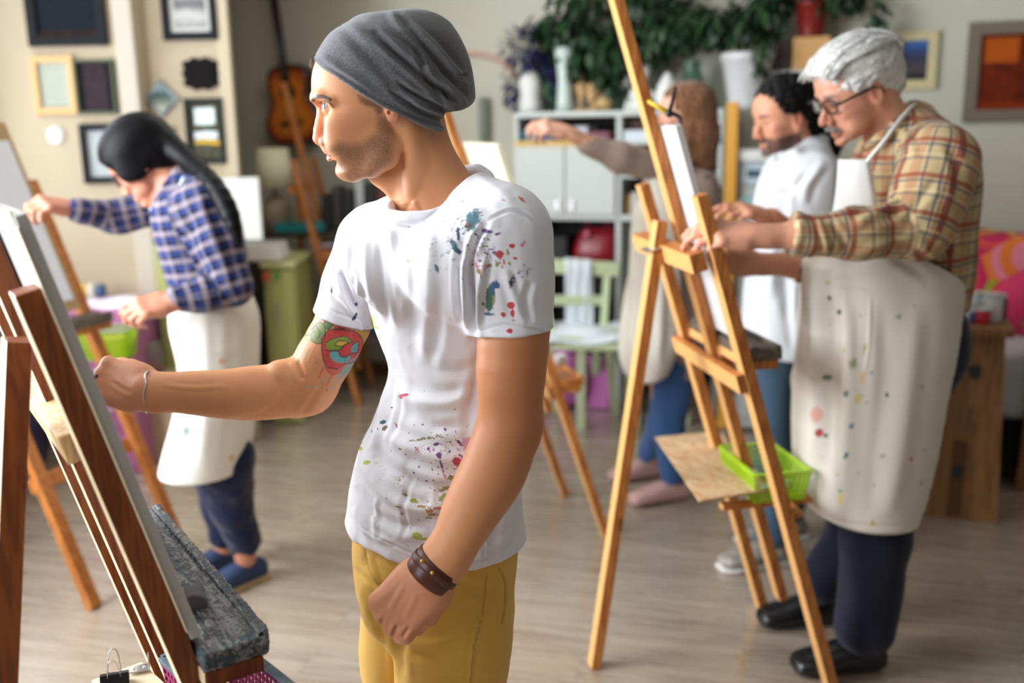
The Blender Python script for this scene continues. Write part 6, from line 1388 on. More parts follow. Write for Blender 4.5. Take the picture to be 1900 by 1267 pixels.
# magenta basket on the foreground easel
E = E_main; zr = .80; a = onz(455, 1212, zr); b = onz(525, 1268, zr); mid = onz(420, 1300, zr)
bc = (a + b) / 2 - nrm(np.array([a[1] - b[1], -(a[0] - b[0]), 0])) * -.0
dirL = nrm(a - b); inn = -E['n']; bc = (a + b) / 2 + inn * .045 + dirL * .0; bc[2] = zr - .10
bk, _ = basket('basket', 'magenta woven plastic basket below the ledge of the foreground easel', bc, dirL, inn, .24, .10, .10, MAG, rim=mat('paint smeared rim', (104, 116, 124), rough=.5, col2=(60, 90, 104), nscale=60), cell=.011, bar=.0045)
sh = MB(); sh.bar(E['P'](-.26, .675, .026), E['P'](.26, .675, .026), .016, .04, E['up'])
for s_ in (-.07, .07): sh.box(bc + dirL * s_ - ZZ * .010, (.20, .03, .018), E['n'], E['h'], None, .002)
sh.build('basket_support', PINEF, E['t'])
c = onz(447, 1262, .80); c[2] = bc[2] + .03; tag(MB().lathe(c - ZZ * .02, [(.018, 0), (.022, .004), (.022, .05), (.018, .062), (.010, .066)], 18).build('paint_bottle', TUBE), 'white round bottle standing in the magenta basket', 'bottle')

# ------------------------------------------------------------------ pictures and other things on the walls
BN = nrm(np.array([-.34, -1, 0])); BO = np.array([0, 5.85, 0]); WL = {'near': (np.array([0, NY, 0]), np.array([0, -1.0, 0])), 'recess': (np.array([0, RY, 0]), np.array([0, -1.0, 0])), 'back': (BO, BN)}
def art_mat(name, kind, cols):
    """small painted picture: Generated coordinates over the sheet"""
    m = bpy.data.materials.new(name); m.use_nodes = True; t = NT(m); v = t.coord('Generated'); n = t.noise(v, 5, 5, .65, .8); sx = t.new('ShaderNodeSeparateXYZ'); t.link(v, sx.inputs[0]); z = sx.outputs['Z']; x = sx.outputs['X']
    zz = t.math('ADD', z, t.math('MULTIPLY', t.math('SUBTRACT', n, .5), kind[1]))
    c = t.ramp(zz if kind[0] == 'bands' else n, [(.05 + .9 * i / (len(cols) - 1), lin(cc)) for i, cc in enumerate(cols)])
    if kind[0] == 'text':
        w = t.new('ShaderNodeTexWave', bands_direction='Z'); w.inputs['Scale'].default_value = kind[2]; t.link(v, w.inputs['Vector']); nn2 = t.noise(t.coord('Generated', (30, 1, 14)), 3, 2, .5)
        k = t.math('MULTIPLY', t.math('GREATER_THAN', w.outputs['Fac'], .72), t.math('GREATER_THAN', nn2, .5)); k = t.math('MULTIPLY', k, t.math('MULTIPLY', t.math('GREATER_THAN', x, .15), t.math('LESS_THAN', x, .8))); c = t.mix(t.math('MULTIPLY', k, .6), c, lin(kind[3]))
    if kind[0] == 'patch':
        for x0, x1, z0, z1, cc in kind[2]:
            k = t.math('MULTIPLY', t.math('MULTIPLY', t.math('GREATER_THAN', x, x0), t.math('LESS_THAN', x, x1)), t.math('MULTIPLY', t.math('GREATER_THAN', zz, z0), t.math('LESS_THAN', zz, z1))); c = t.mix(k, c, lin(cc))
    t.link(c, t.b.inputs['Base Color']); t.b.inputs['Roughness'].default_value = .85; t.b.inputs['Specular IOR Level'].default_value = .12; return m
def picture(label, wall, px, frame_m, fw, art, name='picture_frame', cat_='picture', depth=.022, mount=None, glass=False):
    O, n = WL[wall]; X = np.cross(ZZ, n) * 1.0; X = X if X[0] > 0 else -X; x0, y0, x1, y1 = px
    A = onpl(x0, (y0 + y1) / 2, O, n); B = onpl(x1, (y0 + y1) / 2, O, n); T = onpl((x0 + x1) / 2, y0, O, n)[2]; Bt = onpl((x0 + x1) / 2, y1, O, n)[2]
    c = (A + B) / 2; c[2] = (T + Bt) / 2; W_ = np.linalg.norm((B - A)[:2]); H_ = T - Bt; t = thing(name, label, cat_, c)
    f = MB(); cc = c + n * (depth / 2 + .004)
    for s_ in (-1, 1):
        f.box(cc + X * s_ * (W_ - fw) / 2, (fw, depth, H_), X, -n if np.cross(X, -n)[2] > 0 else n, ZZ, .003); f.box(cc + ZZ * s_ * (H_ - fw - .002) / 2 , (W_ - .004, depth * .9, fw), X, -n if np.cross(X, -n)[2] > 0 else n, ZZ, .003)
    f.build('frame', frame_m, t); iw, ih = W_ - 2 * fw, H_ - 2 * fw
    if mount is not None: MB().box(c + n * .007, (iw, .003, ih), X, n, ZZ).build('mount', mount[0], t); iw -= 2 * mount[1]; ih -= 2 * mount[1]
    MB().box(c + n * .010, (iw, .003, ih), X, n, ZZ).build('picture', art, t); return t
BLKF = mat('black frame', (16, 18, 24), rough=.6, spec=.2); WDF = mat('light oak frame', (206, 164, 108), rough=.5); OLF = mat('olive green frame', (62, 74, 44), rough=.5); DGF = mat('dark green frame', (28, 36, 30), rough=.6, spec=.2)
picture('large black picture with thin copper line, top left of the wall by the window', 'near', (48, -75, 196, 86), BLKF, .045, art_mat('dark seascape', ('patch', .1, [(.0, .98, .0, .06, (78, 44, 26)), (.02, .96, .02, .045, (20, 18, 22))]), [(12, 14, 20), (26, 30, 38), (14, 16, 22)]))
picture('certificate in a light oak frame, left of the dark poster', 'near', (64, 104, 142, 212), WDF, .028, art_mat('certificate', ('text', 0, 5.5, (120, 130, 120)), [(166, 170, 158), (174, 178, 166)]))
picture('dark poster with rows of small lettering in an olive frame', 'near', (143, 110, 217, 212), OLF, .012, art_mat('dark poster', ('text', 0, 8, (130, 100, 110)), [(18, 16, 20), (38, 34, 38)]))
picture('grey print in a black frame, partly hidden by the black-haired head', 'near', (154, 229, 236, 340), BLKF, .030, art_mat('grey print', ('noise', 0), [(150, 156, 158), (186, 190, 190)]))
picture('black and white landscape photograph in a black frame', 'recess', (300, -60, 403, 75), BLKF, .035, art_mat('mono landscape', ('bands', .35), [(150, 150, 146), (190, 190, 186), (90, 90, 92), (168, 168, 166), (60, 60, 62)]), mount=(mat('grey mount', (206, 206, 200), rough=.8), .02))
picture('tall dark green frame with a snowy scene and a yellow strip', 'recess', (347, 182, 419, 304), DGF, .024, art_mat('snow scene', ('patch', .12, [(.1, .95, .27, .34, (206, 170, 60)), (.1, .9, .36, .5, (214, 222, 226)), (.15, .85, .62, .92, (214, 226, 224))]), [(60, 66, 58), (86, 90, 78), (70, 60, 44), (90, 100, 96)]))
picture('small olive frame mostly hidden behind the black-haired head', 'recess', (296, 234, 325, 282), mat('olive frame', (168, 162, 118), rough=.6), .02, art_mat('olive sketch', ('noise', 0), [(150, 150, 120), (176, 176, 150)]))
c = onpl(301, 183, *WL['recess']); Xd = nrm(np.array([1, 0, 1.0])); Zd = nrm(np.array([-1, 0, 1.0])); t = thing('diamond_picture', 'small diamond-shaped picture hanging on its corner', 'picture', c)
MB().box(c + np.array([0, -.012, 0]), (.120, .120, .018), Xd, Zd, np.array([0, -1.0, 0]), .002).build('panel', mat('pale blue grey panel', (140, 156, 158), rough=.5, col2=(90, 100, 100), nscale=14), t)
MB().box(c + np.array([0, -.022, 0]), (.085, .085, .003), Xd, Zd, np.array([0, -1.0, 0])).build('picture', art_mat('lake sketch', ('bands', .2), [(196, 196, 170), (120, 130, 120), (70, 84, 90), (140, 160, 170)]), t)
# scalloped dark plaque
O, n = WL['recess']; c = onpl(374, 137, O, n); pts = []
for i in range(60):
    a = 2 * math.pi * i / 60; ca, sa = math.cos(a), math.sin(a); k = (abs(ca) ** 4 + abs(sa) ** 4) ** -.25; r = 1 + .07 * math.cos(a * 10); pts.append((.082 * ca * k * r, .070 * sa * k * r))
t = thing('wall_plaque', 'dark wooden plaque with a scalloped edge above the snowy picture', 'plaque', c)
MB().prism(pts, c - np.array([0, .002, 0]), (1, 0, 0), (0, 0, 1), .016).build('plaque_board', mat('very dark wood', (26, 20, 20), rough=.8, spec=.15, bump=.4, bscale=40), t); MB().prism([(x * .72, y * .72) for x, y in pts], c - np.array([0, .018, 0]), (1, 0, 0), (0, 0, 1), .006).build('raised_panel', mat('darker wood', (18, 14, 15), rough=.8, spec=.15), t)
O, n = WL['near']; c = onpl(105, 251, O, n); t = thing('round_socket', 'round white wall socket below the framed certificate', 'socket', c); MB().lathe(c, [(.040, 0), (.040, .008), (.032, .016), (.010, .016)], 24, (0, -1, 0)).build('cover_plate', WHITE, t); MB().lathe(c + (0, -.016, 0), [(.020, 0), (.020, .002)], 20, (0, -1, 0)).build('socket_insert', mat('cream plastic', (226, 222, 210), rough=.4), t)
picture('small landscape with blue sky in a cream frame, right of the grey-haired man', 'back', (1655, 58, 1739, 166), mat('cream frame', (206, 194, 150), rough=.6), .045, art_mat('blue hills', ('bands', .25), [(40, 46, 50), (84, 76, 76), (66, 66, 84), (60, 74, 110), (74, 108, 176)]))
picture('large orange and brown abstract painting in a grey frame at the right edge', 'back', (1791, 38, 1985, 226), mat('grey wood frame', (118, 108, 92), rough=.6), .06, art_mat('amber abstract', ('patch', .03, [(.06, .50, .62, .95, (176, 84, 26)), (.0, 1.0, .0, .10, (132, 48, 20))]), [(52, 22, 18), (84, 30, 18), (120, 44, 18), (64, 26, 20)]))

# guitar on the back wall
O, n = BO, BN; X = nrm(np.array([1, -.34, 0])); gb = onpl(553, 205, O, n); gx = nrm(X * 1.0); sc = .0
def gp(px, py, off=.0): return onpl(px, py, O + n * off, n)
bot = gp(566, 268); nk = gp(528, 6); ax = nrm((nk - bot) - n * ((nk - bot) @ n)); sd = nrm(np.cross(ax, n)); sd = sd if sd[0] > 0 else -sd
G_ = thing('guitar', 'sunburst acoustic guitar hanging on the back wall', 'guitar', bot)
prof = [(0, .0), (.01, .10), (.04, .158), (.10, .186), (.16, .182), (.22, .150), (.27, .125), (.32, .128), (.38, .140), (.43, .132), (.465, .09), (.48, .0)]
pr = cat([(a, b) for a, b in prof], 5); pts = [(b, a) for a, b in pr] + [(-b, a) for a, b in pr[::-1][1:-1]]
GB = bpy.data.materials.new('sunburst lacquer'); GB.use_nodes = True; t = NT(GB); a_ = t.attr('burst'); t.link(t.ramp(a_.outputs['Fac'], [(.05, lin((36, 12, 8))), (.4, lin((150, 58, 14))), (.8, lin((214, 120, 34)))]), t.b.inputs['Base Color']); t.b.inputs['Roughness'].default_value = .2; t.b.inputs['Coat Weight'].default_value = .5
vs = []; fs = []; bw = []; m_ = len(pts); O2 = bot + n * .02
for lay, (k, d_, w_) in enumerate([(1, 0, 0), (1, .085, 0), (.97, .092, .05), (.82, .094, .5), (.6, .095, .9), (.3, .095, 1.0), (.02, .095, 1.0)]):
    for x, y in pts: vs.append(O2 + sd * x * k + ax * (.21 + (y - .21) * k) + n * d_); bw.append(w_)
for i in range(6):
    for j in range(m_): fs.append((i * m_ + j, i * m_ + (j + 1) % m_, (i + 1) * m_ + (j + 1) % m_, (i + 1) * m_ + j))
b_ = MB(); b_.add(vs, fs, True); b_.add(vs[:m_], [tuple(range(m_))[::-1]]); bo = b_.build('body', GB, G_); at = bo.data.attributes.new('burst', 'FLOAT', 'POINT'); at.data.foreach_set('value', np.array(bw + [0] * m_, np.float32))
f0 = O2 + n * .100; fx = lambda a: f0 + ax * a
MB().lathe(fx(.31) - n * .004, [(.050, 0), (.050, .001)], 24, n).build('sound_hole', mat('black void', (10, 8, 8), rough=.9), G_); MB().box(fx(.13), (.15, .025, .012), sd, ax, None, .003).build('bridge', mat('dark rosewood', (30, 18, 14), rough=.4), G_)
MB().box(fx(.60), (.052, .60, .016), sd, ax, None, .003).build('neck', MATS['dark rosewood'], G_); hd_ = MB().box(fx(.96), (.075, .15, .014), sd, ax, None, .004).build('headstock', mat('brown lacquer', (92, 44, 24), rough=.3), G_)
for s_ in (-1, 1):
    for k in range(3): MB().tube([fx(.92 + .045 * k) + sd * s_ * .036, fx(.92 + .045 * k) + sd * s_ * .055], .006, 8).build('tuning_peg', STEEL, hd_)
st_ = MB()
for k in range(6): st_.tube([fx(.13) + sd * (k - 2.5) * .009 + n * .008, fx(.93) + sd * (k - 2.5) * .006 + n * .010], .0006, 4)
st_.build('strings', STEEL, G_)
# grey-green tube lamp and pink hoop piece
c = gp(903, 222); t = thing('wall_tube', 'grey-green cylinder fixed upright to the wall right of the beanie', 'tube', c); MB().lathe(c + n * .05 - ZZ * .12, [(.026, 0), (.028, .01), (.028, .23), (.020, .245)], 16).build('cylinder', mat('grey green enamel', (120, 128, 116), rough=.5), t); MB().box(c + n * .02, (.03, .05, .05), X, n).build('bracket', STEEL, t)
pts = [gp(x, y, .015) for x, y in ((815, 128), (840, 108), (868, 100), (895, 101), (922, 110), (944, 126), (962, 150))]; tag(MB().tube(cat(pts, 5), .013, 8).build('foam_ring', mat('dusty pink foam', (206, 164, 148), rough=.8)), 'pink curved foam strip on the wall between the beanie and the blue flowers', 'foam strip')
# ------------------------------------------------------------------ shelving unit along the back wall
WX = nrm(np.array([1, -.34, 0])); WN = BN
def wp(px, py, off): return onpl(px, py, BO + WN * off, WN)           # point over the back wall, 'off' metres in front of it
def bx(mb, x0, x1, z0, z1, o0, o1, bev=.002):
    """box along the back wall: x0, x1 distances along it, o0..o1 in front of it"""
    c = BO + WX * (x0 + x1) / 2 + WN * (o0 + o1) / 2 + ZZ * (z0 + z1) / 2; return mb.box(c, (x1 - x0, o1 - o0, z1 - z0), WX, np.cross(ZZ, WX), ZZ, bev)
def wx(px, off, py=300): return float((wp(px, py, off) - BO) @ WX)
def wz(px, py, off): return float(wp(px, py, off)[2])
LAM = mat('white laminate', (192, 197, 192), rough=.45); DARKB = mat('dark backing', (34, 28, 26), rough=.8); YLW = mat('yellow edge band', (214, 176, 96), rough=.5)
D = .38; X0 = wx(955, D); X1 = wx(1147, D); X2 = wx(1340, D); zt = wz(1050, 207, D); zs = wz(1050, 262, D); zb_ = wz(1060, 398, D)
un = thing('shelving_unit', 'white shelving unit with closed doors along the back wall, plants on top', 'shelf', BO + WX * (X0 + X2) / 2)
c_ = MB(); bx(c_, X0, X2, zt - .028, zt, 0.01, D); bx(c_, X0, X2, zb_ - .03, zb_, .01, D); bx(c_, X0, X0 + .022, 0, zt - .028, .01, D); bx(c_, X1 - .011, X1 + .016, 0, zt - .028, .01, D); bx(c_, X2 - .022, X2, 0, zt - .028, .01, D); bx(c_, X0, X2, zs - .022, zs, .01, D); bx(c_, X1, X2, (zs + zb_) / 2, (zs + zb_) / 2 + .02, .01, D)
c_.build('carcass', LAM, un); bx(MB(), X0 + .02, X2 - .02, .02, zt - .03, .012, .02).build('back_panel', DARKB, un)
for a, b in ((X0, (X0 + X1) / 2), ((X0 + X1) / 2, X1 - .01)):
    d_ = bx(MB(), a + .003, b - .003, zb_ + .003, zs - .026, D, D + .018, .003).build('door', LAM, un); bx(MB(), b - .05 if a == X0 else a + .03, b - .03 if a == X0 else a + .05, zb_ + .02, zb_ + .08, D + .018, D + .03).build('handle', STEEL, d_)
bx(MB(), X0 + .002, X0 + .42, zs - .024, zs + .002, D + .0005, D + .006).build('edge_band', YLW, un)
# things inside
def item(px0, px1, py0, py1, off, dep, name, label, cat_, m, group=None, bev=.004, sit=None):
    x0, x1 = wx(px0, off), wx(px1, off); z0 = wz((px0 + px1) / 2, py1, off) if sit is None else sit; z1 = wz((px0 + px1) / 2, py0, off)
    return tag(bx(MB(), x0, x1, z0 + .0005, z1, off - dep, off, bev).build(name, m), label, cat_, group)
cols = [(24, 104, 120), (30, 120, 134), (60, 70, 110), (190, 190, 196), (120, 60, 80), (70, 66, 96)]
item(960, 1000, 240, 262, .34, .22, 'storage_box', 'teal box in the left end of the upper shelf compartment', 'box', mat('teal board', cols[0], rough=.5), sit=zs)
item(1003, 1030, 246, 262, .33, .22, 'storage_box', 'dark blue box beside the teal box on the upper shelf', 'box', mat('blue board', cols[2], rough=.5), sit=zs)
item(1066, 1090, 234, 262, .33, .2, 'storage_box', 'white box in the middle of the upper shelf', 'box', mat('pale board', cols[3], rough=.5), sit=zs)
item(1093, 1130, 244, 262, .33, .2, 'storage_box', 'plum coloured box right of the white box on the upper shelf', 'box', mat('plum board', cols[4], rough=.5), sit=zs)
for k in range(3):
    x0, x1 = wx(1152, .36), wx(1225, .36); z = zs + .0005 + k * .017; o = tag(bx(MB(), x0, x1 - .02 * k, z, z + .0165, .08, .36, .001).build('paper_stack', mat('paper ream', (214, 222, 232), rough=.8)), ['bottom', 'middle', 'top'][k] + ' ream of the white paper stack on the right shelf', 'paper', 'paper reams on the right shelf')
item(1155, 1200, 222, 236, .30, .2, 'storage_box', 'dark brown flat box above the white paper reams', 'box', mat('brown board', (74, 44, 36), rough=.6), sit=zs + .053)
zz2 = (zs + zb_) / 2 + .02
bk = [(158, 120, 60), (206, 204, 196), (60, 110, 150), (170, 60, 60), (210, 180, 90), (90, 120, 90), (200, 200, 206), (60, 60, 70)]
xx = X1 + .03
for i, c_k in enumerate(bk):
    w_ = .026 + .008 * (i % 3); h_ = .17 + .02 * ((i * 7) % 3); nm = ['ochre', 'ivory', 'blue', 'red', 'yellow', 'sage green', 'light grey', 'charcoal'][i]
    tag(bx(MB(), xx, xx + w_, zb_ + .0005, zb_ + h_ * .6, .12, .33, .002).build('book', mat(nm + ' book', c_k, rough=.6)), nm + ' book upright on the lowest board of the shelving unit', 'book', 'books on the lowest board'); xx += w_ + .003
# beneath the unit
RB = mat('dark red leatherette', (128, 18, 32), rough=.3); x0, x1 = wx(1062, .36, 450), wx(1132, .36, 450); zc0 = wz(1095, 492, .36)
t = thing('red_bag', 'dark red glossy bag below the white cupboard doors', 'bag', BO + WX * (x0 + x1) / 2 + WN * .26); S = SDF()
cst = bx(MB(), X0 + .06, X1 - .06, zc0 - .03, zc0 - .008, .06, .37); low = tag(cst.build('low_bench_top', DARKB), 'dark bench top under the cupboard carrying the red bag', 'bench')
MBL = MB(); 
for xx in (X0 + .09, X1 - .09):
    for o__ in (.09, .34): bx(MBL, xx - .02, xx + .02, 0, zc0 - .03, o__ - .02, o__ + .02)
MBL.build('legs', DARKB, low); low.name = 'bench'
cc = BO + WX * (x0 + x1) / 2 + WN * .26 + ZZ * (zc0 + .095); S.loft([(-.10, 0, 0, .115, .07), (-.03, 0, 0, .12, .075), (.05, .01, 0, .105, .055), (.10, .02, 0, .085, .02)], cc, WX, np.cross(ZZ, WX), ZZ, p=3.2, k=0, rnd=.02); V, F = S.mesh(.008); mesh_obj('body', V, F, RB, t)
MB().tube(cat([cc + WX * -.05 + ZZ * .09, cc + WX * -.03 + ZZ * .15, cc + WX * .05 + ZZ * .15, cc + WX * .07 + ZZ * .09], 5), .007, 8).build('handle', RB, t); MB().ball(cc + WX * -.03 + WN * .07 + ZZ * .07, .018, 8).build('clasp', mat('pink button', (206, 110, 130), rough=.3), t)
item(990, 1050, 440, 492, .34, .2, 'storage_box', 'charcoal box on the dark bench left of the red bag', 'box', mat('charcoal board', (40, 38, 44), rough=.7), sit=zc0 - .008)
# ------------------------------------------------------------------ on top of the unit
PLA = mat('white plaster', (226, 226, 222), rough=.7, bump=.2, bscale=40); WDL = mat('light wood figure', (196, 160, 110), rough=.5); GLG = mat('green glass', (120, 160, 140), rough=.05, trans=.85, ior=1.45)
def on_top(px, off=.20): p = wp(px, 207, off); p = p.copy(); p[2] = zt + .001; return p
def lathe_thing(name, label, cat_, px, prof, m, off=.2, part='body', n=22, sx=1, sy=1):
    c = on_top(px, off); return tag(MB().lathe(c, prof, n, sx=sx, sy=sy).build(name, m), label, cat_)
lathe_thing('vase', 'white plaster vase holding the dark blue flowers', 'vase', 984, [(.050, 0), (.058, .03), (.052, .10), (.062, .16), (.05, .20), (.040, .215)], PLA)
lathe_thing('vase', 'tall pale green flared vase left of the wooden figures', 'vase', 1048, [(.050, 0), (.042, .05), (.036, .16), (.045, .26), (.062, .33)], mat('pale celadon', (196, 210, 204), rough=.3), .24)
# bust
def bust(px, label, h=.24, off=.22):
    c = on_top(px, off); S = SDF(); S.loft([(0, 0, 0, .055, .055), (.03, 0, 0, .05, .05)], c, WX, np.cross(ZZ, WX), ZZ, k=0, rnd=.008); S.rc(c + ZZ * .03, c + ZZ * (h * .5), .035, .028, .02); S.ell(c + ZZ * (h * .72), (.048, .055, .065), k=.02); S.ell(c + ZZ * (h * .25), (.075, .05, .035), k=.03)
    fr = (c + ZZ * h * .72, nrm(-WX + WN * .6), nrm(np.cross(ZZ, nrm(-WX + WN * .6))), ZZ); S.ell(fr[0] + fr[1] * .05, (.010, .010, .016), k=.01); V, F = S.mesh(.006); return tag(mesh_obj('plaster_bust', V, F, PLA), label, 'bust')
bust(1190, 'white plaster bust behind the tall mast, on the shelving unit', .30)
for px, hh, lb in ((1078, .20, 'pale wooden manikin figure right of the celadon vase'), (1098, .15, 'shorter wooden figure left of the crouching one')):
    c = on_top(px, .22); t = thing('wooden_figure', lb, 'figure', c); MB().lathe(c, [(.035, 0), (.035, .012), (.006, .016), (.006, .04)], 16).build('base', WDL, t); S = SDF(); S.ell(c + ZZ * hh * .55, (.024, .02, .045)); S.ell(c + ZZ * (hh - .02), (.017, .017, .022), k=.006); S.chain([c + ZZ * .04, c + ZZ * hh * .4], [.010, .016], k=.01)
    for s_ in (-1, 1): S.chain([c + ZZ * hh * .7 + WX * s_ * .02, c + ZZ * hh * .55 + WX * s_ * .05, c + ZZ * hh * .75 + WX * s_ * .06], [.008, .007, .005], k=.006)
    V, F = S.mesh(.004); mesh_obj('body', V, F, WDL, t)
c = on_top(1125, .22); S = SDF(); S.ell(c + ZZ * .045, (.055, .035, .043)); S.ell(c + ZZ * .10 + WX * .03, (.025, .022, .028), k=.01); S.chain([c + WX * -.03 + ZZ * .05, c + WX * -.075 + ZZ * .012], [.014, .01], k=.01); V, F = S.mesh(.005); tag(mesh_obj('carved_animal', V, F, WDL), 'small carved wooden animal left of the white boxes', 'carving')
for px0, px1, y0, lb in ((1144, 1166, 140, 'tall white box left of the mast on the shelving unit'), (1167, 1180, 162, 'short white box right of the tall white box')): item(px0, px1, y0, 205, .24, .09, 'white_box', lb, 'box', PLA, sit=zt)
lathe_thing('pear_ornament', 'white pear-shaped ceramic ornament on the shelving unit', 'ornament', 1238, [(.02, 0), (.055, .02), (.068, .06), (.055, .11), (.030, .16), (.012, .185), (.003, .19)], PLA, .24)
lathe_thing('glass_vase', 'dark green glass vase beside the big white flowerpot', 'vase', 1283, [(.055, 0), (.068, .04), (.066, .12), (.045, .18), (.040, .22), (.052, .24)], GLG, .22)
# flowers
def leaf_poly(c, d, u, L, W_, bend=.3):
    d = nrm(d); s_ = nrm(np.cross(d, u)); u = np.cross(s_, d); P = lambda a, b, h_: c + d * a * L + s_ * b * W_ + u * h_ * L
    return [P(0, 0, 0), P(.3, .45, .03), P(.65, .42, -bend * .3), P(1, 0, -bend), P(.65, -.42, -bend * .3), P(.3, -.45, .03), P(.5, 0, -.05 - bend * .15)], [(0, 6, 1), (1, 6, 2), (2, 6, 3), (3, 6, 4), (4, 6, 5), (5, 6, 0)]
def foliage(mb, c, r, n, L, rg, W_=.45, droop=.5, dirs=None):
    for _ in range(n):
        v = np.array([rg.gauss(0, 1) for _ in range(3)]); v = nrm(v) * rg.random() ** .45; p = np.array(c) + v * np.array(r)
        d = nrm(v + np.array([rg.uniform(-.4, .4), rg.uniform(-.4, .4), -droop])); l = L * rg.uniform(.7, 1.3); a, f_ = leaf_poly(p, d, (rg.uniform(-.4, .4), rg.uniform(-.4, .4), 1), l, l * W_, rg.uniform(.1, .5)); mb.add(a, f_, True)
def leafm(name, c1, c2, rough=.4):
    if name in MATS: return MATS[name]
    m = mat(name, c1, rough=rough, col2=c2, nscale=9, spec=.4); return m
LG = leafm('dark green leaves', (26, 48, 30), (46, 74, 42)); LG2 = leafm('mid green leaves', (50, 96, 50), (30, 64, 36)); BLUEF = leafm('violet blue petals', (36, 34, 92), (20, 20, 54), .7)
rg = random.Random(5)
c = on_top(984, .2); t = thing('blue_flowers', 'bunch of dark violet-blue dried flowers in the white vase', 'flowers', c + ZZ * .2); mb = MB()
foliage(mb, c + ZZ * .33 + WX * .0, (.15, .11, .12), 420, .045, rg, .35, .1); foliage(mb, c + ZZ * .14 + WX * -.10, (.05, .05, .13), 110, .04, rg, .35, .6); foliage(mb, c + ZZ * .22 + WX * .13, (.06, .06, .14), 140, .04, rg, .35, .5); mb.build('petals', BLUEF, t)
sm_b = MB()
for k in range(9): a = 2 * math.pi * k / 9; sm_b.tube([c + ZZ * .16, c + ZZ * .3 + np.array([math.cos(a), math.sin(a), 0]) * .07], .003, 5)
sm_b.build('stems', mat('stem green', (60, 80, 40), rough=.6), t)
# big white flowerpot with plant
def potted(label, c, r0, r1, hh, potm, fol, lm, cat_='plant', soil=True, stems=7, name='potted_plant', top=.2):
    t = thing(name, label, cat_, c); MB().lathe(c, [(r0, 0), (r0 * 1.02, .01), (r1, hh * .86), (r1 * 1.07, hh * .88), (r1 * 1.07, hh), (r1 * .95, hh), (r1 * .93, hh * .93)], 28).build('flowerpot', potm, t)
    mb = MB(); sb = MB(); rg = random.Random(len(label))
    for (dx, dy, dz, rx, ry, rz, n, L, dr) in fol:
        p = c + WX * dx + WN * dy + ZZ * dz; sb.tube(cat([c + ZZ * hh * .9, (c + ZZ * hh + p) / 2 + ZZ * .08, p], 4), .005, 6); foliage(mb, p, (rx, ry, rz), n, L, rg, .5, dr)
    mb.build('foliage', lm, t); sb.build('stems', MATS['stem green'], t); return t
WP = mat('white ceramic pot', (206, 208, 208), rough=.35); TER = mat('dark red glazed pot', (120, 30, 24), rough=.35); DKP = mat('dark green pot', (30, 46, 40), rough=.4)
potted('large white flowerpot with dark trailing foliage above the brown-haired woman', on_top(1384, .22), .085, .125, .27, WP, [(-.12, .0, .42, .16, .12, .10, 150, .075, .7), (.05, .02, .46, .15, .12, .12, 140, .075, .7), (-.32, .0, .48, .14, .12, .12, 120, .07, .7), (.08, .13, .27, .05, .04, .10, 40, .06, .9)], LG)
potted('wide dark-leaved plant in a small dark pot, centre of the shelving unit', on_top(1150, .20) , .05, .065, .11, DKP, [(-.10, .02, .32, .18, .13, .13, 230, .08, .8), (.12, .02, .38, .18, .13, .13, 230, .08, .8), (-.28, .02, .42, .14, .11, .12, 150, .075, .8), (.30, .02, .42, .18, .12, .12, 180, .075, .8), (-.02, .05, .17, .07, .06, .09, 70, .07, .9), (-.22, .03, .56, .16, .1, .1, 130, .07, .8), (.10, .03, .58, .2, .12, .1, 160, .07, .8)], LG)
potted('light green trailing plant in a dark pot right of the blue flowers', on_top(1022, .12), .04, .05, .09, DKP, [(.0, .0, .30, .08, .08, .10, 70, .07, .8), (.06, .02, .20, .08, .06, .12, 60, .08, .9), (-.03, .0, .46, .10, .08, .10, 60, .07, .8)], LG2)
# wall shelf with wooden box, red pot and plant
zsf = wz(1500, 131, .16); sx0, sx1 = wx(1420, .16), wx(1560, .16); sh = thing('wall_shelf', 'narrow wall shelf behind the heads of the two men', 'shelf', BO + WX * (sx0 + sx1) / 2 + ZZ * zsf)
bx(MB(), sx0, sx1, zsf - .02, zsf, .005, .24).build('board', LAM, sh)
for xx in (sx0 + .05, sx1 - .05): bx(MB(), xx - .008, xx + .008, zsf - .12, zsf - .02, .005, .18).build('bracket', STEEL, sh)
item(1462, 1530, 68, 130, .22, .16, 'wooden_box', 'light wooden box under the dark red flowerpot', 'box', mat('light wood box', (206, 158, 98), rough=.5), sit=zsf); item(1432, 1459, 78, 130, .2, .12, 'tea_caddy', 'dark brown caddy left of the light wooden box', 'caddy', mat('dark brown tin', (58, 38, 30), rough=.4), sit=zsf)
cb = wp(1505, 68, .17); cb[2] = wz(1496, 68, .22) + .001
potted('dark red flowerpot with trailing dark leaves on the light wooden box', cb, .06, .085, .17, TER, [(-.12, .02, .22, .13, .07, .07, 110, .07, .8), (.14, .02, .20, .14, .07, .07, 120, .07, .8), (.30, .02, .08, .05, .04, .12, 50, .055, .9), (.02, .03, .26, .2, .07, .05, 100, .07, .7), (-.25, .03, .10, .05, .04, .1, 40, .055, .9)], LG)
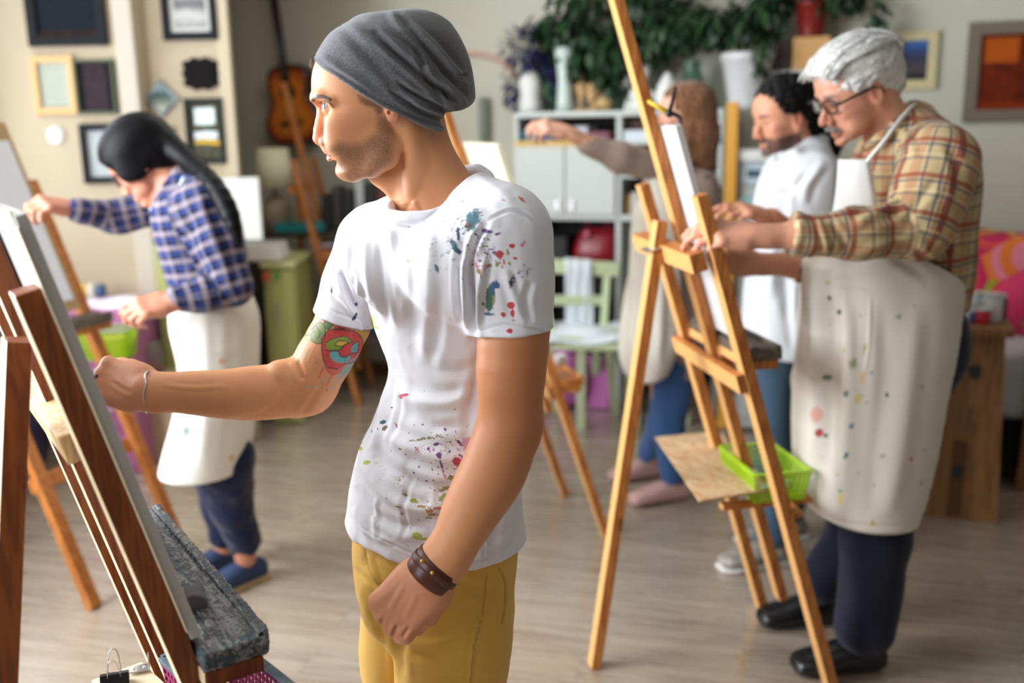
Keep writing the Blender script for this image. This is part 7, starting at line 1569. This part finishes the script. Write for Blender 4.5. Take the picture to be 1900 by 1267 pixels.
# ------------------------------------------------------------------ yellow post, printer, white cabinet on the right of the unit
PO = MB(); p0 = wp(1357, 300, .62); z1 = float(onpl(1357, 190, p0, WN)[2]); post = tag(PO.box((p0[0], p0[1], z1 / 2 + .01), (.055, .055, z1 - .02), WX, np.cross(ZZ, WX), ZZ, .003).build('post', mat('yellow pine', (220, 160, 60), rough=.5)), 'yellow pine post standing left of the bearded man', 'post')
cw0, cw1 = wx(1335, .62), wx(1470, .62); zc1 = wz(1400, 345, .62); cab = thing('white_cabinet', 'white cabinet with a glass front, behind the bearded man', 'cabinet', BO + WX * (cw0 + cw1) / 2 + WN * .4)
cw0 += .09
cb_ = MB(); bx(cb_, cw0, cw1, .02, zc1, .42, .60, .004); cb_.build('body', LAM, cab); GB2 = mat('pale blue glass', (160, 200, 204), rough=.1, spec=.8)
for i in range(3): d_ = bx(MB(), cw0 + .02, cw1 - .02, .08 + i * (zc1 - .1) / 3, .05 + (i + 1) * (zc1 - .1) / 3, .60, .612, .003).build('drawer', GB2 if i == 2 else LAM, cab); bx(MB(), (cw0 + cw1) / 2 - .04, (cw0 + cw1) / 2 + .04, .12 + i * (zc1 - .1) / 3, .135 + i * (zc1 - .1) / 3, .612, .625).build('handle', STEEL, d_)
pr_ = thing('printer', 'white printer with a dark slot on the white cabinet', 'printer', BO + WX * (cw0 + .12) + WN * .5 + ZZ * zc1); bx(MB(), cw0 + .0, cw0 + .34, zc1 + .001, zc1 + .11, .42, .60, .01).build('body', mat('cool white plastic', (206, 220, 230), rough=.35), pr_); bx(MB(), cw0 - .02, cw0 + .36, zc1 + .112, zc1 + .17, .42, .62, .012).build('lid', mat('white plastic', (230, 230, 228)), pr_); bx(MB(), cw0 + .04, cw0 + .26, zc1 + .04, zc1 + .075, .598, .604).build('slot', mat('blue grey plastic', (70, 96, 116), rough=.4), pr_)
# ------------------------------------------------------------------ pale green chair with white cloth
CG = mat('pale green paint', (206, 220, 178), rough=.5); yc = 4.85
def cj(px, py, Y): return J(px, py, Y)
ch = thing('chair', 'pale green wooden chair with a white cloth over its back and seat', 'chair', onz(1090, 770))
LEGP = [((1078, 650, 4.72), onz(1078, 795)), ((1128, 640, 4.78), onz(1142, 765)), ((1020, 640, 4.95), onz(1032, 760)), ((1108, 630, 5.08), onz(1102, 742))]
for a, b in LEGP: MB().bar(J(*a), b + ZZ * .001, .042, .034, (1, 0, 0), .004).build('leg', CG, ch)
seat_c = (J(1078, 640, 4.72) + J(1128, 632, 4.78) + J(1020, 632, 4.95) + J(1108, 622, 5.08)) / 4; sz = seat_c[2]
MB().box(seat_c + ZZ * .012, (.44, .42, .035), nrm((1, -.15, 0)), nrm((.15, 1, 0)), ZZ, .01).build('seat', CG, ch)
bl, br_ = J(1022, 632, 5.02), J(1112, 625, 5.10); bl[2] = br_[2] = sz; tl, tr = J(1005, 492, 5.10), J(1148, 500, 5.16)
for a, b in ((bl, tl), (br_ + (.02, 0, 0), tr - (.06, 0, 0))): MB().bar(a, b, .036, .026, (1, 0, 0), .004).build('back_post', CG, ch)
MB().bar(tl + (-.02, 0, .0), tr, .075, .024, ZZ, .006).build('top_rail', CG, ch); MB().bar(tl * .5 + bl * .5, (tr - (.06, 0, 0)) * .5 + br_ * .5, .05, .02, ZZ, .004).build('middle_rail', CG, ch)
LINEN = mat('white linen cloth', (226, 234, 240), rough=.85, bump=.3, bscale=40); g = []
for i, t_ in enumerate(np.linspace(0, 1, 14)):
    row = []
    for j, s_ in enumerate(np.linspace(0, 1, 9)):
        x = tl * (1 - (.30 + .36 * s_)) + tr * (.30 + .36 * s_); a = t_ * .42; w_ = .010 * math.sin(j * 2.1 + i * .35)
        row.append(x + (ZZ * (.040 - a) + np.array([0, -.030 - w_, 0]) if t_ > .05 else ZZ * .045))
    g.append(row)
tag(MB().sheet(g, .004).build('cloth', LINEN), 'white cloth hanging over the back rail of the pale green chair', 'cloth')
g = [[seat_c + np.array([(a - .5) * .50, (b - .5) * .46, .038 + .012 * math.sin(a * 9 + b * 5) + .010 * math.sin(b * 13)]) - ZZ * (.05 * max(0, abs(a - .5) * 2 - .86) * 7) for b in np.linspace(0, 1, 14)] for a in np.linspace(0, 1, 16)]
tag(MB().sheet(g, .006).build('cloth', LINEN), 'crumpled white cloth spread on the seat of the pale green chair', 'cloth')
ORC = mat('orchid pink fabric', (196, 110, 178), rough=.7, bump=.3, bscale=30)
S = SDF(); c = J(1046, 690, 5.28); c[2] = .17; S.ell(c, (.14, .11, .165)); S.half((c[0], c[1], .003), (0, 0, -1), .004); S.ell(c + ZZ * .15, (.05, .05, .05), k=.03); V, F = S.mesh(.010); V = V + normals(V, F) * (vnoise(V, 22, 3) * .007)[:, None]; V[:, 2] = np.maximum(V[:, 2], .002); tag(mesh_obj('fabric_bag', V, F, ORC), 'orchid pink cloth bag on the floor behind the easel, left of the green chair', 'bag')
c = BO + WX * wx(1098, .34, 560) + WN * .34; c[2] = .001; tag(MB().box(c + ZZ * .14, (.24, .14, .28), WX, np.cross(ZZ, WX), ZZ, .02).build('storage_bin', ORC), 'orchid pink bin standing behind the pale green chair', 'bin')
c = onz(1178, 790); st_ = thing('stool', 'pale green stool partly hidden behind the apron of the brown-haired woman', 'stool', c + (.05, .15, 0)); zz = .46
for dx, dy in ((0, 0), (.26, 0), (0, .28), (.26, .28)): MB().bar(c + (dx, dy, .001), c + (dx * .9 + .012, dy * .9 + .012, zz), .04, .034, (1, 0, 0), .004).build('leg', CG, st_)
MB().box(c + (.13, .14, zz + .016), (.33, .34, .03), bev=.01).build('seat', CG, st_)
# ------------------------------------------------------------------ left side: green cabinets, lamp, basin, things on them
GRC = mat('olive green lacquer', (166, 168, 100), rough=.45); GRT = mat('pale olive top', (196, 196, 140), rough=.4)
gx0, gx1 = -1.27, float(J(549, 560, 5.05)[0]); zt2 = float(J(500, 488, 5.05)[2]); gc = thing('cabinet', 'olive green cabinet with two small magnets on its door, below the lamp', 'cabinet', ((gx0 + gx1) / 2, 5.25, 0))
MB().box(((gx0 + gx1) / 2, 5.30, zt2 / 2 - .005), (gx1 - gx0, .46, zt2 - .03), bev=.004).build('body', GRC, gc); MB().box(((gx0 + gx1) / 2, 5.29, zt2 - .010), (gx1 - gx0 + .02, .50, .022), bev=.004).build('worktop', GRT, gc)
dr = MB().box(((gx0 + gx1) / 2 + .01, 5.062, zt2 / 2 + .01), (gx1 - gx0 - .05, .016, zt2 - .10), bev=.003).build('door', GRC, gc); MB().box((gx0 + .06, 5.048, zt2 * .7), (.012, .014, .12), bev=.003).build('handle', STEEL, dr)
for px, nm, cc in ((494, 'red', (196, 90, 60)), (513, 'green', (100, 150, 70))): p = J(px, 513, 5.05); tag(MB().box(p + (0, .0015, 0), (.036, .005, .042), bev=.001).build('magnet', mat(nm + ' magnet', cc, rough=.5)), nm + ' magnet on the door of the olive green cabinet', 'magnet')
sc_ = thing('cabinet', 'narrow olive green cupboard against the wall, beside the apron of the ponytailed woman', 'cabinet', (-1.52, 4.70, 0)); hc_ = float(J(440, 448, 4.70)[2]); MB().box((-1.50, 4.745, hc_ / 2), (.36, .14, hc_), bev=.004).build('body', GRC, sc_); MB().box((-1.50, 4.668, hc_ / 2), (.33, .014, hc_ - .08), bev=.003).build('door', GRC, sc_); MB().box((-1.38, 4.656, .6), (.012, .012, .1), bev=.003).build('handle', STEEL, sc_)
t = thing('plastic_basin', 'stack of white plastic trays on the olive green cabinet', 'tray', (gx0 + .1, 5.2, zt2)); bxz = zt2 + .001
for k in range(3): c = J(487, 488, 5.16); c[2] = bxz + k * .022; MB().box(c + ZZ * .026, (.25 - .01 * k, .20, .040), bev=.012).build('tray', mat('white plastic', (230, 230, 228)), t)
c = J(447, 482, 5.12); c[2] = zt2 + .001; tag(MB().lathe(c, [(.022, 0), (.024, .03), (.010, .036)], 14).build('paint_jar', mat('orange paint', (226, 150, 40), rough=.4)), 'small orange jar on the olive green cabinet behind the plaid back', 'jar')
# dark console behind, with lamp, teal box, panel and bottle
cz = float(J(540, 432, 5.52)[2]); k0, k1 = float(J(430, 432, 5.52)[0]), float(J(735, 432, 5.52)[0]); DW = mat('dark stained wood', (62, 48, 38), rough=.5, bump=.2, bscale=40); k0 = max(k0, -1.49)
co = thing('console', 'dark wooden sideboard behind the easel below the guitar', 'sideboard', ((k0 + k1) / 2, 5.7, 0)); MB().box(((k0 + k1) / 2, 5.665, cz - .015), (k1 - k0, .29, .03), bev=.003).build('top', DW, co)
for xx in (k0 + .02, k1 - .02): MB().box((xx, 5.665, cz / 2 - .015), (.035, .27, cz - .03), bev=.003).build('side_panel', DW, co)
MB().box(((k0 + k1) / 2, 5.665, .35), (k1 - k0 - .07, .26, .03), bev=.003).build('shelf', DW, co)
TEALB = mat('teal plastic', (24, 134, 140), rough=.4); SHD = mat('cream lampshade', (226, 224, 196), rough=.8); LB = mat('stoneware', (150, 136, 112), rough=.5)
c = J(560, 430, 5.60); c[2] = cz + .001; tag(MB().box(c + ZZ * .026, (.27, .16, .05), bev=.008).build('storage_box', TEALB), 'teal plastic box on the dark sideboard', 'box')
c = J(515, 425, 5.66); c[2] = cz + .001; lp = thing('table_lamp', 'table lamp with a cream drum shade below the guitar', 'lamp', c); zl0, zl1 = float(J(517, 347, 5.66)[2]), float(J(517, 275, 5.66)[2])
MB().lathe(c, [(.07, 0), (.075, .01), (.09, .08), (.085, .14), (.03, .19), (.012, .20), (.012, zl0 - c[2] + .04)], 24).build('lamp_base', LB, lp); MB().lathe((c[0], c[1], zl0), [(.108, 0), (.085, zl1 - zl0), (.082, zl1 - zl0), (.104, .003)], 28).build('lamp_shade', SHD, lp)
c = J(535, 427, 5.56); c[2] = cz + .001; c = c + (.0, 0, 0)
for px, z_, lb in ((536, .0, 'clear bottle on the dark sideboard behind the easel below the guitar'),):
    c = J(px, 425, 5.70); c[2] = cz + .001; c[0] += .10; MB_ = MB().lathe(c, [(.028, 0), (.030, .01), (.030, .10), (.012, .14), (.011, .18)], 16).build('bottle', mat('clear glass', (220, 230, 230), rough=.03, trans=.9)); tag(MB_, lb, 'bottle')
wa, wb = float(J(402, 380, 4.72)[0]), float(J(481, 380, 4.72)[0]); tp = float(J(440, 330, 4.72)[2]); bt_ = hc_ + .001; wpn = thing('whiteboard', 'small white board standing on the narrow olive cupboard behind the ponytail', 'board', ((wa + wb) / 2, 4.75, bt_)); MB().box(((wa + wb) / 2, 4.75, (bt_ + tp) / 2), (wb - wa, .03, tp - bt_), bev=.004).build('board', mat('off white panel', (214, 214, 208), rough=.6), wpn)
shx = float(J(672, 380, 5.60)[0]); zz0 = cz + .001
for i, (px, w_, h_, cc, nm) in enumerate([(612, .05, .20, (40, 36, 38), 'black'), (632, .05, .24, (60, 56, 52), 'dark grey'), (652, .05, .22, (36, 40, 36), 'dark green'), (674, .045, .30, (176, 180, 178), 'light grey'), (696, .05, .26, (30, 28, 28), 'charcoal'), (714, .045, .30, (96, 44, 30), 'rust brown')]):
    c = J(px, 430, 5.66); tag(MB().box((c[0], 5.68, zz0 + h_ / 2), (w_, .20, h_), bev=.002).build('folder', mat(nm + ' folder', cc, rough=.6)), nm + ' folder upright on the dark sideboard', 'folder', 'folders on the dark sideboard')
c = J(598, 560, 5.66); tag(MB().box((c[0] + .08, 5.66, .365 + .09), (.16, .18, .178), bev=.006).build('storage_box', mat('brick red box', (150, 50, 44), rough=.6)), 'brick red box on the lower shelf of the dark sideboard', 'box'); tag(MB().box((c[0] + .32, 5.66, .365 + .11), (.22, .18, .218), bev=.006).build('storage_box', mat('near black box', (36, 34, 38), rough=.6)), 'black box on the lower shelf of the dark sideboard', 'box')
# ------------------------------------------------------------------ orchid drawer unit by the window
OM = mat('orchid lacquer', (178, 108, 152), rough=.4); ax0, ax1 = float(J(120, 600, 4.35)[0]), float(J(238, 600, 4.35)[0]); az = float(J(200, 566, 4.45)[2])
dc = thing('drawer_unit', 'orchid pink drawer unit under the window corner, papers on top', 'drawers', ((ax0 + ax1) / 2, 4.5, 0)); MB().box(((ax0 + ax1) / 2, 4.53, az / 2), (ax1 - ax0, .38, az - .004), bev=.006).build('body', OM, dc)
for k in range(4): d_ = MB().box(((ax0 + ax1) / 2, 4.335, .03 + az * (k + .5) / 4.15), (ax1 - ax0 - .03, .014, az / 4.4), bev=.003).build('drawer', OM, dc); MB().box(((ax0 + ax1) / 2, 4.322, .03 + az * (k + .5) / 4.15), (.09, .014, .012), bev=.003).build('handle', STEEL, d_)
g = [[np.array([ax0 + .02 + (ax1 - ax0 - .02) * a, 4.36 + .30 * b, az + .004 + .006 * math.sin(a * 7 + b * 4)]) for b in np.linspace(0, 1, 8)] for a in np.linspace(0, 1, 8)]
tag(MB().sheet(g, .003).build('paper', mat('lilac white paper', (232, 220, 236), rough=.7)), 'lilac white sheet of paper on the orchid drawer unit', 'paper')
for i, (px, cc, nm) in enumerate([(158, (214, 170, 70), 'yellow'), (172, (200, 196, 180), 'cream'), (190, (40, 70, 110), 'navy')]): c = J(px, 560, 4.62); c[2] = az + .012; tag(MB().lathe(c, [(.020, 0), (.022, .004), (.022, .045), (.016, .05), (.016, .058), (.004, .06)], 14).build('paint_jar', mat(nm + ' jar', cc, rough=.4)), nm + ' paint jar at the back of the orchid drawer unit', 'jar', 'paint jars')
c = J(203, 662, 4.24); bsk, _ = basket('basket', 'lime green basket hooked to the front of the orchid drawer unit', c, (1, 0, 0), (0, 1, 0), .21, .14, .13, LIME, rim=mat('grey rim', (170, 176, 172), rough=.5))
MB().box(c + (0, .0, .05), (.15, .09, .08), bev=.01).build('cardboard_insert', mat('kraft paper', (176, 160, 70), rough=.8), bsk)
# small low box with glass jar
bxp = J(280, 695, 4.55); lb_ = tag(MB().box((bxp[0], 4.60, bxp[2] / 2), (.20, .18, bxp[2] - .002), bev=.006).build('low_box', mat('cream brown box', (190, 168, 136), rough=.7)), 'cream brown box on the floor beside the orchid drawer unit', 'box')
c = np.array([bxp[0], 4.58, bxp[2]]); jr = thing('glass_jar', 'glass jar with a red content on the cream brown box', 'jar', c); MB().lathe(c, [(.050, 0), (.056, .01), (.058, .10), (.046, .14), (.042, .15)], 20).build('jar_body', mat('jar glass', (200, 206, 190), rough=.05, trans=.8), jr); MB().lathe(c + (.0, 0, .006), [(.040, 0), (.044, .04), (.01, .05)], 16).build('red_content', mat('raspberry red', (190, 50, 70), rough=.6), jr)
# white triangle card and dark bag by the far left
p = onz(88, 846); tag(MB().prism([(0, 0), (.13, .0), (.05, .16)], p + (-.05, 0, .002), (1, 0, 0), nrm((0, -.25, 1)), .012).build('card', mat('cream card', (226, 222, 204), rough=.8)), 'small cream triangular card leaning behind the foreground easel', 'card')
S = SDF(); c = np.array([-1.62, 3.05, .24]); c = onz(14, 900); c[2] = .2; S.ell(c, (.20, .16, .20)); S.half((0, 0, .004), (0, 0, -1), .004); S.ell(c + (.02, 0, .16), (.10, .08, .08), k=.04); V, F = S.mesh(.012); V = V + normals(V, F) * (vnoise(V, 16, 3) * .012)[:, None]; V[:, 2] = np.maximum(V[:, 2], .002); bg_ = tag(mesh_obj('rucksack', V, F, mat('dark blue nylon', (34, 36, 60), rough=.6)), 'dark blue rucksack on the floor at the far left', 'bag')
# ------------------------------------------------------------------ right side: wooden stand with jars, sofa
PLY = wood('knotty pine board', (150, 106, 64), (118, 78, 44), .8, .55)
fr = onz(1850, 972); X_ = nrm(np.array([.93, -.36, 0])); Yb = np.cross(ZZ, X_); zt3 = float(onpl(1830, 622, fr, -Yb)[2]); sd_ = thing('work_stand', 'rough pine stand with slots, right of the long apron', 'stand', fr - X_ * .3)
MB().prism([(0, 0), (-.46, 0), (-.44, zt3), (-.03, zt3)][::-1], fr + Yb * .02 + ZZ * .001, X_, ZZ, .022).build('front_board', PLY, sd_)
MB().prism([(0, 0), (-.46, 0), (-.44, zt3), (-.03, zt3)][::-1], fr + Yb * .40 + ZZ * .001, X_, ZZ, .022).build('rear_board', PLY, sd_)
MB().box(fr - X_ * .235 + Yb * .21 + ZZ * (zt3 + .016), (.46, .50, .03), X_, Yb, ZZ, .004).build('top_board', PLY, sd_)
dk = mat('dark slot wood', (96, 56, 28), rough=.6); MB().box(fr - X_ * .155 + Yb * (-.006) + ZZ * .17, (.045, .010, .30), X_, Yb, ZZ, .001).build('slot', dk, sd_)
for dx, zq in ((.155, .20), (.125, .60)): MB().box(fr - X_ * dx + Yb * (-.013) + ZZ * zq, (.036, .004, .05), X_, Yb, ZZ, .001).build('metal_plate', mat('blued steel', (60, 66, 70), rough=.4, metal=.7), sd_)
fr2 = fr + X_ * .10 + Yb * .42; sd2 = thing('work_stand', 'second pine stand half hidden behind the first, further right', 'stand', fr2); MB().prism([(.0, 0), (.30, 0), (.26, zt3 - .08), (.02, zt3 - .08)], fr2 + ZZ * .001, X_, ZZ, .022).build('front_board', PLY, sd2); MB().box(fr2 + X_ * .14 + Yb * .10 + ZZ * (zt3 - .065), (.30, .26, .026), X_, Yb, ZZ, .003).build('top_board', PLY, sd2); MB().prism([(.0, 0), (.30, 0), (.26, zt3 - .08), (.02, zt3 - .08)], fr2 + Yb * .18 + ZZ * .001, X_, ZZ, .022).build('rear_board', PLY, sd2)
zj = zt3 + .032; GLJ = mat('clear jar glass', (210, 214, 214), rough=.05, trans=.7)
jars = [(1795, .05, .035, .075, (206, 206, 204), 'white', 'left'), (1812, .16, .030, .10, (196, 206, 210), 'pale grey', 'rear'), (1838, .08, .038, .11, (206, 204, 200), 'tall grey', 'middle'), (1822, .02, .028, .06, (190, 40, 50), 'red', 'front'), (1806, .03, .022, .05, (40, 70, 130), 'blue', 'front left'), (1850, .18, .032, .09, (120, 66, 60), 'brown', 'rear right')]
for px, dy, r, h_, cc, nm, w_ in jars:
    c = onpl(px, 600, fr + Yb * (dy + .05), Yb); c[2] = zj - .0005
    if ((c - fr) @ X_) > -.03: c = c - X_ * (((c - fr) @ X_) + .04)
    t = thing('paint_jar', nm + ' paint jar standing ' + w_ + ' on the pine stand', 'jar', c, 'jars on the pine stand'); MB().lathe(c, [(r * .95, 0), (r, .004), (r, h_ * .78), (r * .8, h_ * .84)], 18).build('jar_body', mat(nm + ' paint', cc, rough=.35), t); MB().lathe(c + ZZ * h_ * .84, [(r * .86, 0), (r * .88, .003), (r * .88, h_ * .15), (r * .7, h_ * .16)], 18).build('lid', mat('pale lid', (206, 206, 204), rough=.4), t)
jb = onpl(1815, 600, fr + Yb * .13, Yb); jb[2] = zj - .0005; jb = jb - X_ * .10; t = thing('brush_jar', 'glass jar holding paintbrushes on the pine stand', 'jar', jb); MB().lathe(jb, [(.030, 0), (.034, .004), (.034, .09), (.031, .09), (.031, .006)], 18).build('jar_body', GLJ, t)
for i in range(5):
    a = i * 1.25; tp_ = jb + np.array([math.cos(a) * .05, math.sin(a) * .05, .17 + .02 * (i % 3)]) + X_ * .03; b_ = jb + np.array([-math.cos(a) * .012, -math.sin(a) * .012, .012]); cc = [(190, 150, 90), (150, 60, 70), (60, 60, 70), (200, 190, 170), (80, 100, 140)][i]; nm = ['natural wood', 'plum', 'black', 'ivory', 'slate blue'][i]
    b = tag(MB().tube([b_, tp_ * .75 + b_ * .25], .003, 7).build('paintbrush', mat(nm + ' handle', cc, rough=.4)), nm + ' paintbrush in the glass jar on the pine stand', 'brush', 'brushes in the jar'); MB().tube([tp_ * .75 + b_ * .25, tp_ * .93 + b_ * .07, tp_], [.0045, .005, .001], 7).build('bristles', mat('bristle', (90, 70, 50)), b)
# sofa with bright cover
sfx = float(onpl(1786, 520, BO + WN * .9, WN) @ WX - BO @ WX); sf = thing('sofa', 'low sofa with a bright circle-patterned cover at the right edge', 'sofa', BO + WX * (sfx + .8) + WN * .5)
def funky(name):
    m = bpy.data.materials.new(name); m.use_nodes = True; t = NT(m); v = t.coord('Object', (3.6, 3.6, 3.6)); vo = t.new('ShaderNodeTexVoronoi'); t.link(v, vo.inputs['Vector']); vo.inputs['Scale'].default_value = 1.0; vo.inputs['Randomness'].default_value = .8
    w = t.math('FRACT', t.math('MULTIPLY', vo.outputs['Distance'], 4.2)); sp = t.new('ShaderNodeSeparateColor'); t.link(vo.outputs['Color'], sp.inputs[0])
    c1 = t.ramp(sp.outputs[0], [(.0, lin((196, 30, 84))), (.35, lin((214, 56, 110))), (.6, lin((226, 120, 40))), (.85, lin((140, 170, 30)))]); c1.node.color_ramp.interpolation = 'CONSTANT'
    c2 = t.ramp(sp.outputs[1], [(.0, lin((226, 130, 150))), (.4, lin((214, 70, 60))), (.7, lin((230, 190, 80)))]); c2.node.color_ramp.interpolation = 'CONSTANT'
    t.link(t.mix(t.math('GREATER_THAN', w, .55), c1, c2), t.b.inputs['Base Color']); t.b.inputs['Roughness'].default_value = .8; return m
FK = funky('circle patterned fabric'); s0 = sfx; zs1 = wz(1850, 436, .42)
S = SDF(); S.box(BO + WX * (s0 + .9) + WN * .30 + ZZ * (zs1 * .5 + .16), (.9, .14, zs1 * .5 - .16), WX, np.cross(ZZ, WX), r=.05); V, F = S.mesh(.02); V = V + normals(V, F) * (vnoise(V, 7, 2) * .012)[:, None]; mesh_obj('back_cushion', V, F, FK, sf)
S = SDF(); S.box(BO + WX * (s0 + .9) + WN * .70 + ZZ * .42, (.9, .40, .13), WX, np.cross(ZZ, WX), r=.05); V, F = S.mesh(.02); mesh_obj('seat', V, F, mat('white blanket', (206, 206, 208), rough=.9, bump=.3, bscale=20), sf)
bx(MB(), s0 + .02, s0 + 1.78, .08, .30, .18, 1.06, .01).build('base', mat('dark green fabric', (24, 28, 20), rough=.9), sf); fb = MB()
for xx in (s0 + .1, s0 + 1.7):
    for oo in (.26, .98): bx(fb, xx - .03, xx + .03, 0, .08, oo - .03, oo + .03)
fb.build('feet', DW, sf)
S = SDF(); S.ell(BO + WX * (s0 + .42) + WN * .56 + ZZ * .70, (.26, .11, .19), WX, nrm(np.cross(ZZ, WX) + ZZ * .3), nrm(ZZ - np.cross(ZZ, WX) * .3)); V, F = S.mesh(.014); tag(mesh_obj('cushion', V, F, mat('rose pink fabric', (190, 40, 84), rough=.8)), 'rose pink cushion leaning on the bright sofa cover', 'cushion')
